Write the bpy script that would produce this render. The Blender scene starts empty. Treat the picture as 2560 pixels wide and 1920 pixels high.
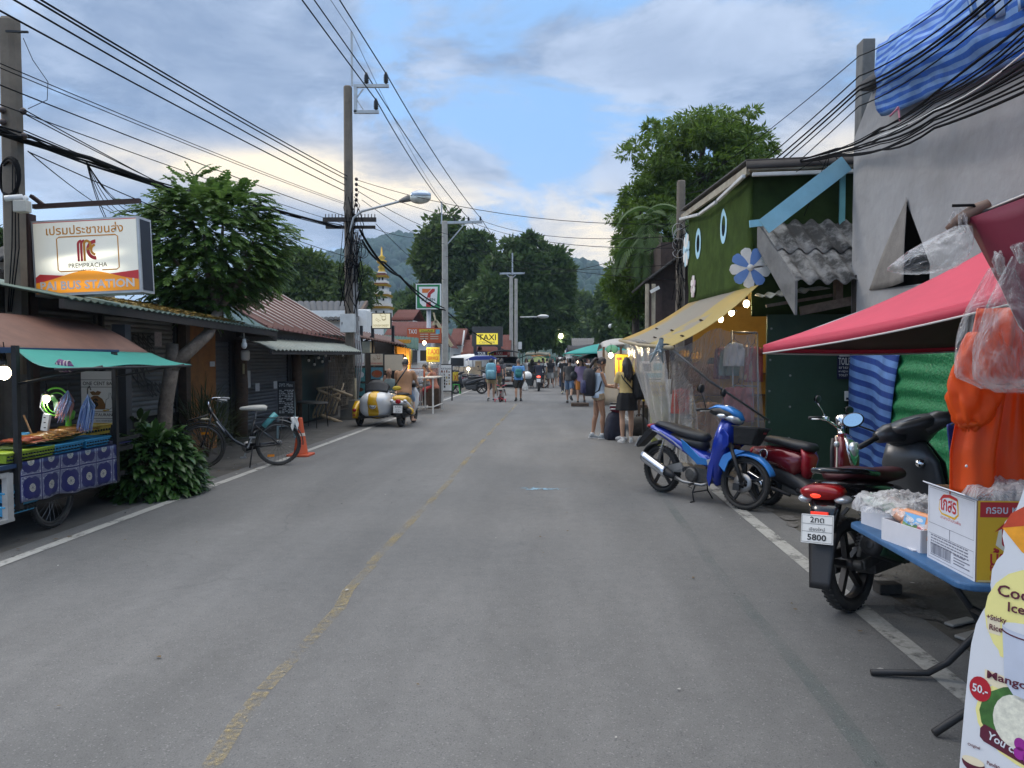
import bpy,bmesh,math,random
from math import sin,cos,pi,radians,sqrt,atan2,exp
from mathutils import Vector as V,Matrix as MX,Euler,noise as MN
scene=bpy.context.scene
COL=scene.collection
# ------------------------------------------------------------------ camera
CAMH=1.62
FPX=1775.0
CAMR=Euler((radians(88.0),0,radians(3.45)))
cd=bpy.data.cameras.new("camera");cam=bpy.data.objects.new("camera",cd);COL.objects.link(cam)
cam.location=(0,0,CAMH);cam.rotation_euler=CAMR
cd.sensor_width=36;cd.lens=36*FPX/2560;cd.clip_start=.05;cd.clip_end=6000
scene.camera=cam
scene.view_settings.view_transform='Standard';scene.view_settings.look='None'
scene.view_settings.exposure=0.65;scene.view_settings.gamma=1.0
scene.cycles.max_bounces=6;scene.cycles.transparent_max_bounces=24
scene.cycles.diffuse_bounces=3;scene.cycles.glossy_bounces=3;scene.cycles.transmission_bounces=4
scene.cycles.volume_bounces=0
scene.cycles.use_denoising=True
SUN_EL,SUN_AZ=radians(26),radians(-68)
# ------------------------------------------------------------------ world
world=bpy.data.worlds.new("World");scene.world=world;world.use_nodes=True
NT=world.node_tree;NT.nodes.clear()
def wn(t,**k):
 n=NT.nodes.new(t)
 for a,b in k.items():setattr(n,a,b)
 return n
def wl(a,b):NT.links.new(a,b)
def wmath(op,a,b=None,c=None,clamp=False):
 n=wn('ShaderNodeMath',operation=op);n.use_clamp=clamp
 for i,q in enumerate((a,b,c)):
  if q is None:continue
  if isinstance(q,(int,float)):n.inputs[i].default_value=q
  else:wl(q,n.inputs[i])
 return n.outputs[0]
def wmix(f,a,b):
 n=wn('ShaderNodeMix',data_type='RGBA')
 for s,q in((0,f),(6,a),(7,b)):
  if isinstance(q,(int,float)):n.inputs[s].default_value=q
  elif isinstance(q,tuple):n.inputs[s].default_value=(*q,1)
  else:wl(q,n.inputs[s])
 return n.outputs[2]
tc=wn('ShaderNodeTexCoord');sep=wn('ShaderNodeSeparateXYZ');wl(tc.outputs['Generated'],sep.inputs[0])
dx,dy,dz=sep.outputs
AZ=wmath('ARCTAN2',dx,dy);EL=wmath('ARCSINE',dz)
def pxang(px,py):
 d=CAMR.to_matrix()@V(((px-1280)/FPX,(960-py)/FPX,-1));d.normalize()
 return atan2(d.x,d.y),math.asin(d.z)
def blob(px,py,sx,sy,amp):
 a,e=pxang(px,py)
 u=wmath('DIVIDE',wmath('SUBTRACT',AZ,a),sx/FPX*1.0);v=wmath('DIVIDE',wmath('SUBTRACT',EL,e),sy/FPX)
 q=wmath('ADD',wmath('MULTIPLY',u,u),wmath('MULTIPLY',v,v))
 return wmath('MULTIPLY',wmath('POWER',2.718,wmath('MULTIPLY',q,-1.0)),amp)
def total(lst):
 s=lst[0]
 for q in lst[1:]:s=wmath('ADD',s,q)
 return s
sky=wn('ShaderNodeTexSky',sky_type='NISHITA');sky.sun_disc=False
sky.sun_elevation=SUN_EL;sky.sun_rotation=SUN_AZ;sky.air_density=1.0;sky.dust_density=1.6;sky.ozone_density=1.2
# flat cloud-sheet coordinates: direction projected on a layer overhead, so clouds shrink to the horizon
zz=wmath('ADD',wmath('MAXIMUM',dz,0.0),0.17)
cmb=wn('ShaderNodeCombineXYZ');wl(wmath('DIVIDE',dx,zz),cmb.inputs[0]);wl(wmath('DIVIDE',dy,zz),cmb.inputs[1])
def wnoise(sc,det,rough,off,dist=0.0):
 mp=wn('ShaderNodeMapping');wl(cmb.outputs[0],mp.inputs[0]);mp.inputs['Location'].default_value=off
 mp.inputs['Scale'].default_value=(sc*.85,sc,sc);mp.inputs['Rotation'].default_value=(0,0,.5)
 n=wn('ShaderNodeTexNoise');wl(mp.outputs[0],n.inputs['Vector']);n.inputs['Scale'].default_value=1.0
 n.inputs['Detail'].default_value=det;n.inputs['Roughness'].default_value=rough;n.inputs['Distortion'].default_value=dist
 return n.outputs[0]
n1=wnoise(1.5,10,.64,(3.1,1.7,0),.7);n2=wnoise(3.4,9,.66,(7.3,2.2,1),.3);n3=wnoise(.7,4,.5,(1.3,9.2,4))
cover=total([blob(1380,110,330,120,.42),blob(1850,160,330,130,.34),blob(560,260,420,150,.30),blob(1180,400,190,85,.36),blob(300,140,420,170,.20),blob(330,440,330,80,.22),blob(1560,390,110,45,.22),blob(1520,470,90,30,.15),blob(1490,610,160,100,.26),blob(830,560,420,90,.34),blob(1330,310,230,110,-.30),blob(1130,260,130,110,-.14),blob(960,110,60,140,-.18),blob(760,420,90,30,-.1),blob(1650,330,160,80,-.12),blob(640,425,260,60,.3),blob(980,480,170,50,.22),blob(2110,420,190,100,.3)])
dens=wmath('ADD',wmath('ADD',wmath('MULTIPLY',n1,1.45),wmath('MULTIPLY',n2,.40)),wmath('SUBTRACT',cover,.95))
mr=wn('ShaderNodeMapRange',interpolation_type='SMOOTHSTEP');wl(dens,mr.inputs[0])
mr.inputs[1].default_value=-.05;mr.inputs[2].default_value=.17
mask=mr.outputs[0]
mr2=wn('ShaderNodeMapRange',interpolation_type='SMOOTHSTEP');wl(wmath('ADD',n2,wmath('MULTIPLY',n3,.5)),mr2.inputs[0])
mr2.inputs[1].default_value=.58;mr2.inputs[2].default_value=.92
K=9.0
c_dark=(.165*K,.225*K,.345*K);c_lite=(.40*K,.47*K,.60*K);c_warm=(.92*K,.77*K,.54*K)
cloudc=wmix(mr2.outputs[0],c_dark,c_lite)
thick=wn('ShaderNodeMapRange',interpolation_type='SMOOTHSTEP');wl(dens,thick.inputs[0]);thick.inputs[1].default_value=.12;thick.inputs[2].default_value=.5
cloudc=wmix(wmath('MULTIPLY',thick.outputs[0],.55),cloudc,(.165*K,.22*K,.335*K))
warm=total([blob(610,425,250,42,1.2),blob(800,395,130,40,.7),blob(930,470,220,40,.9),blob(1490,600,130,90,1.1),blob(2130,400,170,80,.9),blob(1060,500,160,40,.5),blob(330,400,140,30,.35),blob(1190,540,300,60,.35)])
warmf=wmath('MULTIPLY',warm,wmath('ADD',wmath('MULTIPLY',n2,2.0),-.16),clamp=True)
cloudc=wmix(warmf,cloudc,c_warm)
skyc=wmix(.72,sky.outputs[0],(.225*K,.43*K,.76*K))
hz=wn('ShaderNodeMapRange',interpolation_type='SMOOTHSTEP');wl(EL,hz.inputs[0]);hz.inputs[1].default_value=.32;hz.inputs[2].default_value=0.02
skyc=wmix(wmath('MULTIPLY',hz.outputs[0],.45),skyc,(.42*K,.51*K,.64*K))
allc=wmix(wmath('MULTIPLY',mask,.93),skyc,cloudc)
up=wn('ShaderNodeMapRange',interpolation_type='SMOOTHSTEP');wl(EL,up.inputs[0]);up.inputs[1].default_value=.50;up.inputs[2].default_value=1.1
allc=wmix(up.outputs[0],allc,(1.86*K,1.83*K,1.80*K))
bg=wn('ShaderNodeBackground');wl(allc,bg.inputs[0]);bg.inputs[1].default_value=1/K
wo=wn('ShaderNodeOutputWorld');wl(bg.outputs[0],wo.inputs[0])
# ------------------------------------------------------------------ sun (low, behind thin cloud)
sd=bpy.data.lights.new("sun",'SUN');so=bpy.data.objects.new("sun",sd);COL.objects.link(so)
sd.energy=.75;sd.angle=radians(14);sd.color=(1,.91,.80)
so.rotation_euler=V((-sin(SUN_AZ)*cos(SUN_EL),-cos(SUN_AZ)*cos(SUN_EL),-sin(SUN_EL))).to_track_quat('-Z','Y').to_euler()
# ------------------------------------------------------------------ helpers: pixel of the photo -> point at its own distance
CR=CAMR.to_matrix()
def ray(px,py):return CR@V(((px-1280)/FPX,(960-py)/FPX,-1))
def at(px,py,Y):
 d=ray(px,py);return V((0,0,CAMH))+d*(Y/d.y)
def atX(px,py,X):
 d=ray(px,py);return V((0,0,CAMH))+d*(X/d.x)
def G(px,py,z=0):
 d=ray(px,py);return V((0,0,CAMH))+d*((z-CAMH)/d.z)
R=random.Random(11)
def ru(a,b):return R.uniform(a,b)
# ------------------------------------------------------------------ materials
MATS={}
def nn(nt,t,**k):
 n=nt.nodes.new(t)
 for a,b in k.items():setattr(n,a,b)
 return n
def mat(name,col=(.5,.5,.5),rough=.6,metal=0,var=.12,scale=6,bump=0,bscale=60,coat=0,dirt=0,emit=None,estr=1,dcol=(.06,.05,.04),spec=.5,dscale=2.3):
 if name in MATS:return MATS[name]
 m=bpy.data.materials.new(name);m.use_nodes=True;MATS[name]=m
 nt=m.node_tree;b=nt.nodes['Principled BSDF'];L=nt.links.new
 b.inputs['Roughness'].default_value=rough;b.inputs['Metallic'].default_value=metal
 b.inputs['Coat Weight'].default_value=coat;b.inputs['Specular IOR Level'].default_value=spec
 b.inputs['Base Color'].default_value=(*col,1)
 if var or dirt or bump:t=nn(nt,'ShaderNodeTexCoord')
 if var or dirt:
  n=nn(nt,'ShaderNodeTexNoise');n.inputs['Scale'].default_value=scale;n.inputs['Detail'].default_value=5;n.inputs['Roughness'].default_value=.65
  L(t.outputs['Object'],n.inputs['Vector'])
  h=nn(nt,'ShaderNodeMapRange');L(n.outputs[0],h.inputs[0]);h.inputs[1].default_value=.25;h.inputs[2].default_value=.75
  h.inputs[3].default_value=1-var;h.inputs[4].default_value=1+var
  x=nn(nt,'ShaderNodeMix',data_type='RGBA',blend_type='MULTIPLY');x.inputs[0].default_value=1
  x.inputs[6].default_value=(*col,1);L(h.outputs[0],x.inputs[7]);out=x.outputs[2]
  if dirt:
   n2=nn(nt,'ShaderNodeTexNoise');n2.inputs['Scale'].default_value=dscale;n2.inputs['Detail'].default_value=8;n2.inputs['Roughness'].default_value=.7
   L(t.outputs['Object'],n2.inputs['Vector'])
   h2=nn(nt,'ShaderNodeMapRange');L(n2.outputs[0],h2.inputs[0]);h2.inputs[1].default_value=.45;h2.inputs[2].default_value=.72;h2.inputs[4].default_value=dirt
   y=nn(nt,'ShaderNodeMix',data_type='RGBA');L(h2.outputs[0],y.inputs[0]);L(out,y.inputs[6]);y.inputs[7].default_value=(*dcol,1);out=y.outputs[2]
  L(out,b.inputs['Base Color'])
 if bump:
  n=nn(nt,'ShaderNodeTexNoise');n.inputs['Scale'].default_value=bscale;n.inputs['Detail'].default_value=4
  L(t.outputs['Object'],n.inputs['Vector']);bp=nn(nt,'ShaderNodeBump');bp.inputs['Strength'].default_value=bump;bp.inputs['Distance'].default_value=.02
  L(n.outputs[0],bp.inputs['Height']);L(bp.outputs[0],b.inputs['Normal'])
 if emit:
  b.inputs['Emission Color'].default_value=(*emit,1);b.inputs['Emission Strength'].default_value=estr
 return m
def leafmat(name,c1,c2,trans=.35,rough=.5):
 if name in MATS:return MATS[name]
 m=bpy.data.materials.new(name);m.use_nodes=True;MATS[name]=m;nt=m.node_tree;L=nt.links.new
 b=nt.nodes['Principled BSDF'];o=nt.nodes['Material Output']
 g=nn(nt,'ShaderNodeNewGeometry');t=nn(nt,'ShaderNodeTexCoord')
 n=nn(nt,'ShaderNodeTexNoise');n.inputs['Scale'].default_value=1.2;n.inputs['Detail'].default_value=2;L(t.outputs['Object'],n.inputs['Vector'])
 a=nn(nt,'ShaderNodeMath',operation='MULTIPLY_ADD');L(g.outputs['Random Per Island'],a.inputs[0]);a.inputs[1].default_value=.55
 s=nn(nt,'ShaderNodeMath',operation='MULTIPLY_ADD');L(n.outputs[0],s.inputs[0]);s.inputs[1].default_value=1.1;s.inputs[2].default_value=-.33
 L(s.outputs[0],a.inputs[2])
 x=nn(nt,'ShaderNodeMix',data_type='RGBA');L(a.outputs[0],x.inputs[0]);x.inputs[6].default_value=(*c1,1);x.inputs[7].default_value=(*c2,1)
 L(x.outputs[2],b.inputs['Base Color']);b.inputs['Roughness'].default_value=rough;b.inputs['Specular IOR Level'].default_value=.35
 tr=nn(nt,'ShaderNodeBsdfTranslucent');L(x.outputs[2],tr.inputs[0]);ms=nn(nt,'ShaderNodeMixShader');ms.inputs[0].default_value=trans
 L(b.outputs[0],ms.inputs[1]);L(tr.outputs[0],ms.inputs[2]);L(ms.outputs[0],o.inputs[0])
 return m
def plastic(name,col=(.9,.9,.9),alpha=.3,rough=.12,wr=.6,scale=5):
 """thin clear or tinted sheet with wrinkles: part glossy, part see-through"""
 if name in MATS:return MATS[name]
 m=bpy.data.materials.new(name);m.use_nodes=True;MATS[name]=m;nt=m.node_tree;L=nt.links.new
 b=nt.nodes['Principled BSDF'];o=nt.nodes['Material Output']
 b.inputs['Base Color'].default_value=(*col,1);b.inputs['Roughness'].default_value=rough;b.inputs['Specular IOR Level'].default_value=.8
 t=nn(nt,'ShaderNodeTexCoord');n=nn(nt,'ShaderNodeTexNoise');n.inputs['Scale'].default_value=scale;n.inputs['Detail'].default_value=5;n.inputs['Distortion'].default_value=1.5
 mp=nn(nt,'ShaderNodeMapping');mp.inputs['Scale'].default_value=(1,1,.45);L(t.outputs['Object'],mp.inputs[0]);L(mp.outputs[0],n.inputs['Vector'])
 bp=nn(nt,'ShaderNodeBump');bp.inputs['Strength'].default_value=wr;bp.inputs['Distance'].default_value=.05;L(n.outputs[0],bp.inputs['Height']);L(bp.outputs[0],b.inputs['Normal'])
 tr=nn(nt,'ShaderNodeBsdfTransparent');tr.inputs[0].default_value=(.93,.93,.92,1)if col[0]>.6 and col[1]>.6 else(*[min(1,c*1.5+.25)for c in col],1)
 lw=nn(nt,'ShaderNodeLayerWeight');lw.inputs[0].default_value=.45;L(bp.outputs[0],lw.inputs['Normal'])
 f=nn(nt,'ShaderNodeMath',operation='MULTIPLY_ADD');L(lw.outputs['Facing'],f.inputs[0]);f.inputs[1].default_value=.45;f.inputs[2].default_value=alpha;f.use_clamp=True
 ms=nn(nt,'ShaderNodeMixShader');L(f.outputs[0],ms.inputs[0]);L(tr.outputs[0],ms.inputs[1]);L(b.outputs[0],ms.inputs[2]);L(ms.outputs[0],o.inputs[0])
 return m
def stripes(name,c1,c2,axis,freq,duty=.5,rough=.55,bump=.35,trans=.15,skew=0):
 """woven sheet with printed stripes"""
 if name in MATS:return MATS[name]
 m=mat(name,c1,rough,var=0);nt=m.node_tree;L=nt.links.new;b=nt.nodes['Principled BSDF']
 t=nn(nt,'ShaderNodeTexCoord');s=nn(nt,'ShaderNodeSeparateXYZ');L(t.outputs['UV'],s.inputs[0])
 sk_=nn(nt,'ShaderNodeMath',operation='MULTIPLY_ADD');L(s.outputs[1-axis],sk_.inputs[0]);sk_.inputs[1].default_value=skew;L(s.outputs[axis],sk_.inputs[2])
 k=nn(nt,'ShaderNodeMath',operation='MULTIPLY');L(sk_.outputs[0],k.inputs[0]);k.inputs[1].default_value=freq
 f=nn(nt,'ShaderNodeMath',operation='FRACT');L(k.outputs[0],f.inputs[0])
 g=nn(nt,'ShaderNodeMath',operation='GREATER_THAN');L(f.outputs[0],g.inputs[0]);g.inputs[1].default_value=duty
 x=nn(nt,'ShaderNodeMix',data_type='RGBA');L(g.outputs[0],x.inputs[0]);x.inputs[6].default_value=(*c1,1);x.inputs[7].default_value=(*c2,1)
 n=nn(nt,'ShaderNodeTexNoise');n.inputs['Scale'].default_value=5;n.inputs['Detail'].default_value=5;L(t.outputs['Object'],n.inputs['Vector'])
 h=nn(nt,'ShaderNodeMapRange');L(n.outputs[0],h.inputs[0]);h.inputs[1].default_value=.3;h.inputs[2].default_value=.7;h.inputs[3].default_value=.72;h.inputs[4].default_value=1.15
 y=nn(nt,'ShaderNodeMix',data_type='RGBA',blend_type='MULTIPLY');y.inputs[0].default_value=1;L(x.outputs[2],y.inputs[6]);L(h.outputs[0],y.inputs[7])
 L(y.outputs[2],b.inputs['Base Color'])
 if bump:
  bp=nn(nt,'ShaderNodeBump');bp.inputs['Strength'].default_value=bump;bp.inputs['Distance'].default_value=.04;L(n.outputs[0],bp.inputs['Height']);L(bp.outputs[0],b.inputs['Normal'])
 if trans:
  o=nt.nodes['Material Output'];tl=nn(nt,'ShaderNodeBsdfTranslucent');L(y.outputs[2],tl.inputs[0]);ms=nn(nt,'ShaderNodeMixShader');ms.inputs[0].default_value=trans
  L(b.outputs[0],ms.inputs[1]);L(tl.outputs[0],ms.inputs[2]);L(ms.outputs[0],o.inputs[0])
 return m
def cloth(name,col,trans=.25,rough=.75,var=.1,bump=.2,bscale=9):
 if name in MATS:return MATS[name]
 m=mat(name,col,rough,var=var,scale=4,bump=bump,bscale=bscale);nt=m.node_tree;L=nt.links.new
 b=nt.nodes['Principled BSDF'];o=nt.nodes['Material Output'];tl=nn(nt,'ShaderNodeBsdfTranslucent');tl.inputs[0].default_value=(*col,1)
 ms=nn(nt,'ShaderNodeMixShader');ms.inputs[0].default_value=trans;L(b.outputs[0],ms.inputs[1]);L(tl.outputs[0],ms.inputs[2]);L(ms.outputs[0],o.inputs[0])
 return m
 # ------------------------------------------------------------------ mesh builder
TEXTS={}
def text_geo(s,bold=0):
 k=(s,bold)
 if k not in TEXTS:
  c=bpy.data.curves.new('lettering','FONT');c.body=s;c.size=1;c.resolution_u=2;c.offset=bold
  o=bpy.data.objects.new('lettering',c);me=o.to_mesh()
  vs=[tuple(q.co)for q in me.vertices];fs=[tuple(p.vertices)for p in me.polygons]
  o.to_mesh_clear();bpy.data.objects.remove(o);bpy.data.curves.remove(c)
  xs=[q[0]for q in vs]or[0,1];ys=[q[1]for q in vs]or[0,1]
  TEXTS[k]=(vs,fs,min(xs),max(xs),min(ys),max(ys))
 return TEXTS[k]
class Fr:
 """a flat frame in space: origin o, u to the right, v up, n out towards the reader"""
 def __init__(s,o,u,v):
  s.o=V(o);s.u=V(u).normalized();v=V(v);s.n=s.u.cross(v).normalized();s.v=s.n.cross(s.u).normalized()
 def p(s,x,y,z=0):return s.o+s.u*x+s.v*y+s.n*z
class MB:
 def __init__(s):s.v=[];s.f=[];s.mi=[];s.sm=[];s.m=0;s.M=None;s.uv={}
 def add(s,vs,fs,smooth=False,uvs=None):
  k=len(s.v)
  if s.M is not None:vs=[s.M@V(q)for q in vs]
  s.v.extend([tuple(q)for q in vs])
  for i,f in enumerate(fs):
   if uvs:s.uv[len(s.f)]=[uvs[j]for j in f]
   s.f.append(tuple(j+k for j in f));s.mi.append(s.m);s.sm.append(smooth)
  return s
 def box(s,c,d,rot=None):
  a,b,e=d[0]/2,d[1]/2,d[2]/2;c=V(c)
  vs=[V((x*a,y*b,z*e))for x in(-1,1)for y in(-1,1)for z in(-1,1)]
  if rot is not None:vs=[rot@q for q in vs]
  return s.add([c+q for q in vs],[(0,1,3,2),(4,6,7,5),(0,4,5,1),(2,3,7,6),(0,2,6,4),(1,5,7,3)])
 def bar(s,a,b,w,h=None,up=(0,0,1)):
  a,b=V(a),V(b);d=b-a;z=d.normalized();u=V(up)
  if abs(z.dot(u))>.98:u=V((0,1,0))
  x=u.cross(z).normalized();y=z.cross(x)
  return s.box((a+b)/2,(w,h or w,d.length),MX((x,y,z)).transposed())
 def tube(s,pts,r,n=8,caps=True,closed=False):
  pts=[V(p)for p in pts];N=len(pts);rr=r if isinstance(r,(list,tuple))else[r]*N
  vs,fs=[],[];ref=None
  for i,p in enumerate(pts):
   if closed:t=pts[(i+1)%N]-pts[i-1]
   else:t=pts[min(i+1,N-1)]-pts[max(i-1,0)]
   if t.length<1e-9:t=V((0,0,1))
   t.normalize()
   if ref is None:
    ref=V((0,0,1))if abs(t.z)<.9 else V((1,0,0))
    ref=(ref-t*ref.dot(t)).normalized()
   else:
    q=ref-t*ref.dot(t)
    if q.length>1e-6:ref=q.normalized()
   b=t.cross(ref)
   for k in range(n):
    a=2*pi*k/n;vs.append(p+(ref*cos(a)+b*sin(a))*rr[i])
  for i in range(N if closed else N-1):
   j=(i+1)%N
   for k in range(n):fs.append((i*n+k,i*n+(k+1)%n,j*n+(k+1)%n,j*n+k))
  if caps and not closed:fs+=[tuple(range(n-1,-1,-1)),tuple((N-1)*n+k for k in range(n))]
  return s.add(vs,fs,n>4)
 def lathe(s,prof,c=(0,0,0),ax=(0,0,1),n=20,smooth=True,a0=0,a1=2*pi):
  """profile of (radius, height along the axis)"""
  z=V(ax).normalized();u=V((1,0,0))if abs(z.x)<.9 else V((0,1,0));x=(u-z*u.dot(z)).normalized();y=z.cross(x);c=V(c)
  full=abs(a1-a0-2*pi)<1e-6;m=n if full else n+1;vs,fs=[],[]
  for(r,h)in prof:
   for k in range(m):
    a=a0+(a1-a0)*k/n;vs.append(c+z*h+(x*cos(a)+y*sin(a))*r)
  for i in range(len(prof)-1):
   for k in range(n):fs.append((i*m+k,i*m+(k+1)%m,(i+1)*m+(k+1)%m,(i+1)*m+k))
  return s.add(vs,fs,smooth)
 def ell(s,c,r,n=12,m=8,rot=None):
  c=V(c);vs,fs=[],[]
  for i in range(m+1):
   t=pi*i/m
   for k in range(n):
    a=2*pi*k/n;q=V((r[0]*sin(t)*cos(a),r[1]*sin(t)*sin(a),r[2]*cos(t)))
    if rot is not None:q=rot@q
    vs.append(c+q)
  for i in range(m):
   for k in range(n):fs.append((i*n+k,(i+1)*n+k,(i+1)*n+(k+1)%n,i*n+(k+1)%n))
  return s.add(vs,fs,True)
 def torus(s,c,ax,Rr,r,n=24,m=8,a0=0,a1=2*pi):
  z=V(ax).normalized();u=V((1,0,0))if abs(z.x)<.9 else V((0,1,0));x=(u-z*u.dot(z)).normalized();y=z.cross(x);c=V(c)
  full=abs(a1-a0-2*pi)<1e-6
  return s.tube([c+(x*cos(a0+(a1-a0)*k/n)+y*sin(a0+(a1-a0)*k/n))*Rr for k in range(n if full else n+1)],r,m,closed=full)
 def grid(s,fn,nu,nv,smooth=True,closed_u=False):
  vs,uvs,fs=[],[],[]
  for j in range(nv+1):
   for i in range(nu+1):vs.append(V(fn(i/nu,j/nv)));uvs.append((i/nu,j/nv))
  for j in range(nv):
   for i in range(nu):a=j*(nu+1)+i;fs.append((a,a+1,a+nu+2,a+nu+1))
  return s.add(vs,fs,smooth,uvs)
 def sheet(s,fn,nu,nv,th,smooth=True):
  """a grid with thickness th along its own normals"""
  P=[[V(fn(i/nu,j/nv))for i in range(nu+1)]for j in range(nv+1)];vs,uvs=[],[]
  for sd in(0,1):
   for j in range(nv+1):
    for i in range(nu+1):
     a=P[j][min(i+1,nu)]-P[j][max(i-1,0)];b=P[min(j+1,nv)][i]-P[max(j-1,0)][i];n=a.cross(b)
     n=n.normalized()if n.length>1e-9 else V((0,0,1))
     vs.append(P[j][i]-n*th*sd);uvs.append((i/nu,j/nv))
  fs=[];K=(nu+1)*(nv+1);W=nu+1
  for j in range(nv):
   for i in range(nu):
    a=j*W+i;fs.append((a,a+1,a+W+1,a+W));a+=K;fs.append((a,a+W,a+W+1,a+1))
  rim=[i for i in range(nu+1)]+[j*W+nu for j in range(1,nv+1)]+[nv*W+i for i in range(nu-1,-1,-1)]+[j*W for j in range(nv-1,0,-1)]
  for q in range(len(rim)):
   a,b=rim[q],rim[(q+1)%len(rim)];fs.append((b,a,a+K,b+K))
  return s.add(vs,fs,smooth,uvs)
 def loft(s,rings,smooth=True,caps=True):
  n=len(rings[0]);vs=[q for r in rings for q in r];fs=[]
  for i in range(len(rings)-1):
   for k in range(n):fs.append((i*n+k,i*n+(k+1)%n,(i+1)*n+(k+1)%n,(i+1)*n+k))
  if caps:fs+=[tuple(range(n-1,-1,-1)),tuple((len(rings)-1)*n+k for k in range(n))]
  return s.add(vs,fs,smooth)
 def hull(s,secs,n=14,p=2.4,y=0,smooth=True):
  """body along a path in the xz plane: sections (x, z, half width, half height)"""
  rings=[];N=len(secs)
  for i,(x,z,hw,hh)in enumerate(secs):
   a=secs[max(i-1,0)];b=secs[min(i+1,N-1)];t=V((b[0]-a[0],0,b[1]-a[1])).normalized();nrm=V((-t.z,0,t.x));r=[]
   for k in range(n):
    q=2*pi*k/n;cx,sy=cos(q),sin(q)
    r.append(V((x,y,z))+V((0,1,0))*(abs(cx)**(2/p)*math.copysign(hw,cx))+nrm*(abs(sy)**(2/p)*math.copysign(hh,sy)))
   rings.append(r)
  return s.loft(rings,smooth)
 def prism(s,pts,y0,y1,plane='xz'):
  """outline extruded: in xz from y0 to y1"""
  n=len(pts);mk=(lambda a,b,y:(a,y,b))if plane=='xz' else((lambda a,b,y:(a,b,y))if plane=='xy' else(lambda a,b,y:(y,a,b)))
  vs=[mk(a,b,y0)for a,b in pts]+[mk(a,b,y1)for a,b in pts]
  fs=[tuple(range(n)),tuple(range(2*n-1,n-1,-1))]+[(i,n+i,n+(i+1)%n,(i+1)%n)for i in range(n)]
  return s.add(vs,fs)
  # flat artwork in a frame
 def poly(s,F,pts,z):return s.add([F.p(x,y,z)for x,y in pts],[tuple(range(len(pts)))])
 def rect(s,F,x0,y0,x1,y1,z):return s.poly(F,[(x0,y0),(x1,y0),(x1,y1),(x0,y1)],z)
 def disc(s,F,x,y,rx,ry=None,z=.003,n=20,a0=0,a1=2*pi):return s.poly(F,[(x+rx*cos(a0+(a1-a0)*k/n),y+(ry or rx)*sin(a0+(a1-a0)*k/n))for k in range(n if a1-a0>6.28 else n+1)],z)
 def ring(s,F,pts,w,z,closed=True):
  n=len(pts);P=[V((a,b,0))for a,b in pts];vs,fs=[],[]
  for i in range(n):
   t=(P[(i+1)%n]-P[i-1])if closed else(P[min(i+1,n-1)]-P[max(i-1,0)]);t.normalize();q=V((-t.y,t.x,0))*w/2
   a,b=P[i]+q,P[i]-q;vs+=[F.p(a.x,a.y,z),F.p(b.x,b.y,z)]
  for i in range(n if closed else n-1):j=(i+1)%n;fs.append((2*i,2*i+1,2*j+1,2*j))
  return s.add(vs,fs)
 def text(s,F,t,x,y,h,z=.004,al='c',w=None,bold=0,slant=0):
  vs,fs,x0,x1,y0,y1=text_geo(t,bold)
  k=h/max(.2,(y1-y0));kx=w/(x1-x0)if w else k
  ox={'c':-(x0+x1)/2,'l':-x0,'r':-x1}[al]
  return s.add([F.p(x+(a+ox)*kx+(b-y0)*k*slant,y+(b-y0)*k,z)for a,b,_ in vs],fs)
 def board(s,F,w,h,d,x=0,y=0,z=0):
  """a box whose front lies in the frame, w by h about (x, y), d thick behind z"""
  rot=MX((F.u,F.v,F.n)).transposed();return s.box(F.p(x,y,z-d/2),(w,h,d),rot)
 def build(s,name,mats,parent=None,loc=None,bevel=0,sub=0,solid=0,seg=2):
  me=bpy.data.meshes.new(name);me.from_pydata(s.v,[],s.f)
  for m in(mats if isinstance(mats,(list,tuple))else[mats]):me.materials.append(m)
  me.polygons.foreach_set('material_index',s.mi);me.polygons.foreach_set('use_smooth',s.sm)
  if s.uv:
   uvl=me.uv_layers.new(name='UVMap')
   for fi,q in s.uv.items():
    for k,li in enumerate(me.polygons[fi].loop_indices):uvl.data[li].uv=q[k]
  me.update();o=bpy.data.objects.new(name,me);COL.objects.link(o)
  if parent is not None:o.parent=parent
  if loc is not None:o.location=loc
  if solid:q=o.modifiers.new('solid','SOLIDIFY');q.thickness=solid
  if bevel:q=o.modifiers.new('bevel','BEVEL');q.width=bevel;q.segments=seg;q.limit_method='ANGLE'
  if sub:q=o.modifiers.new('sub','SUBSURF');q.levels=q.render_levels=sub
  return o
def tag(o,label=None,cat=None,group=None,kind=None):
 for k,q in(('label',label),('category',cat),('group',group),('kind',kind)):
  if q:o[k]=q
 return o
def thing(name,label,cat,loc=(0,0,0),rz=0,group=None):
 o=bpy.data.objects.new(name,None);COL.objects.link(o);o.empty_display_size=.1
 o.location=loc;o.rotation_euler=(0,0,rz)
 return tag(o,label,cat,group)
def copy_tree(o,parent=None):
 c=o.copy();COL.objects.link(c)
 if parent is not None:c.parent=parent
 for ch in list(o.children):copy_tree(ch,c)
 return c
def pt(name,parent,mats,fn,**k):
 """one part: fn fills a builder"""
 b=MB();fn(b);return b.build(name,mats,parent,**k)
def sag(a,b,d,n=14):
 a,b=V(a),V(b);return[a.lerp(b,i/n)-V((0,0,4*d*(i/n)*(1-i/n)))for i in range(n+1)]
def remesh(mb,name,mats,parent,vox,smooth=4):
 o=mb.build(name,mats,None);q=o.modifiers.new('r','REMESH');q.mode='VOXEL';q.voxel_size=vox;q.use_smooth_shade=True
 w=o.modifiers.new('s','SMOOTH');w.iterations=smooth;w.factor=.5
 bpy.context.view_layer.update();dg=bpy.context.evaluated_depsgraph_get();me=bpy.data.meshes.new_from_object(o.evaluated_get(dg))
 old=o.data;o.modifiers.clear();o.data=me;bpy.data.meshes.remove(old);me.name=name
 for p in me.polygons:p.use_smooth=True
 if parent is not None:o.parent=parent
 return o
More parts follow.
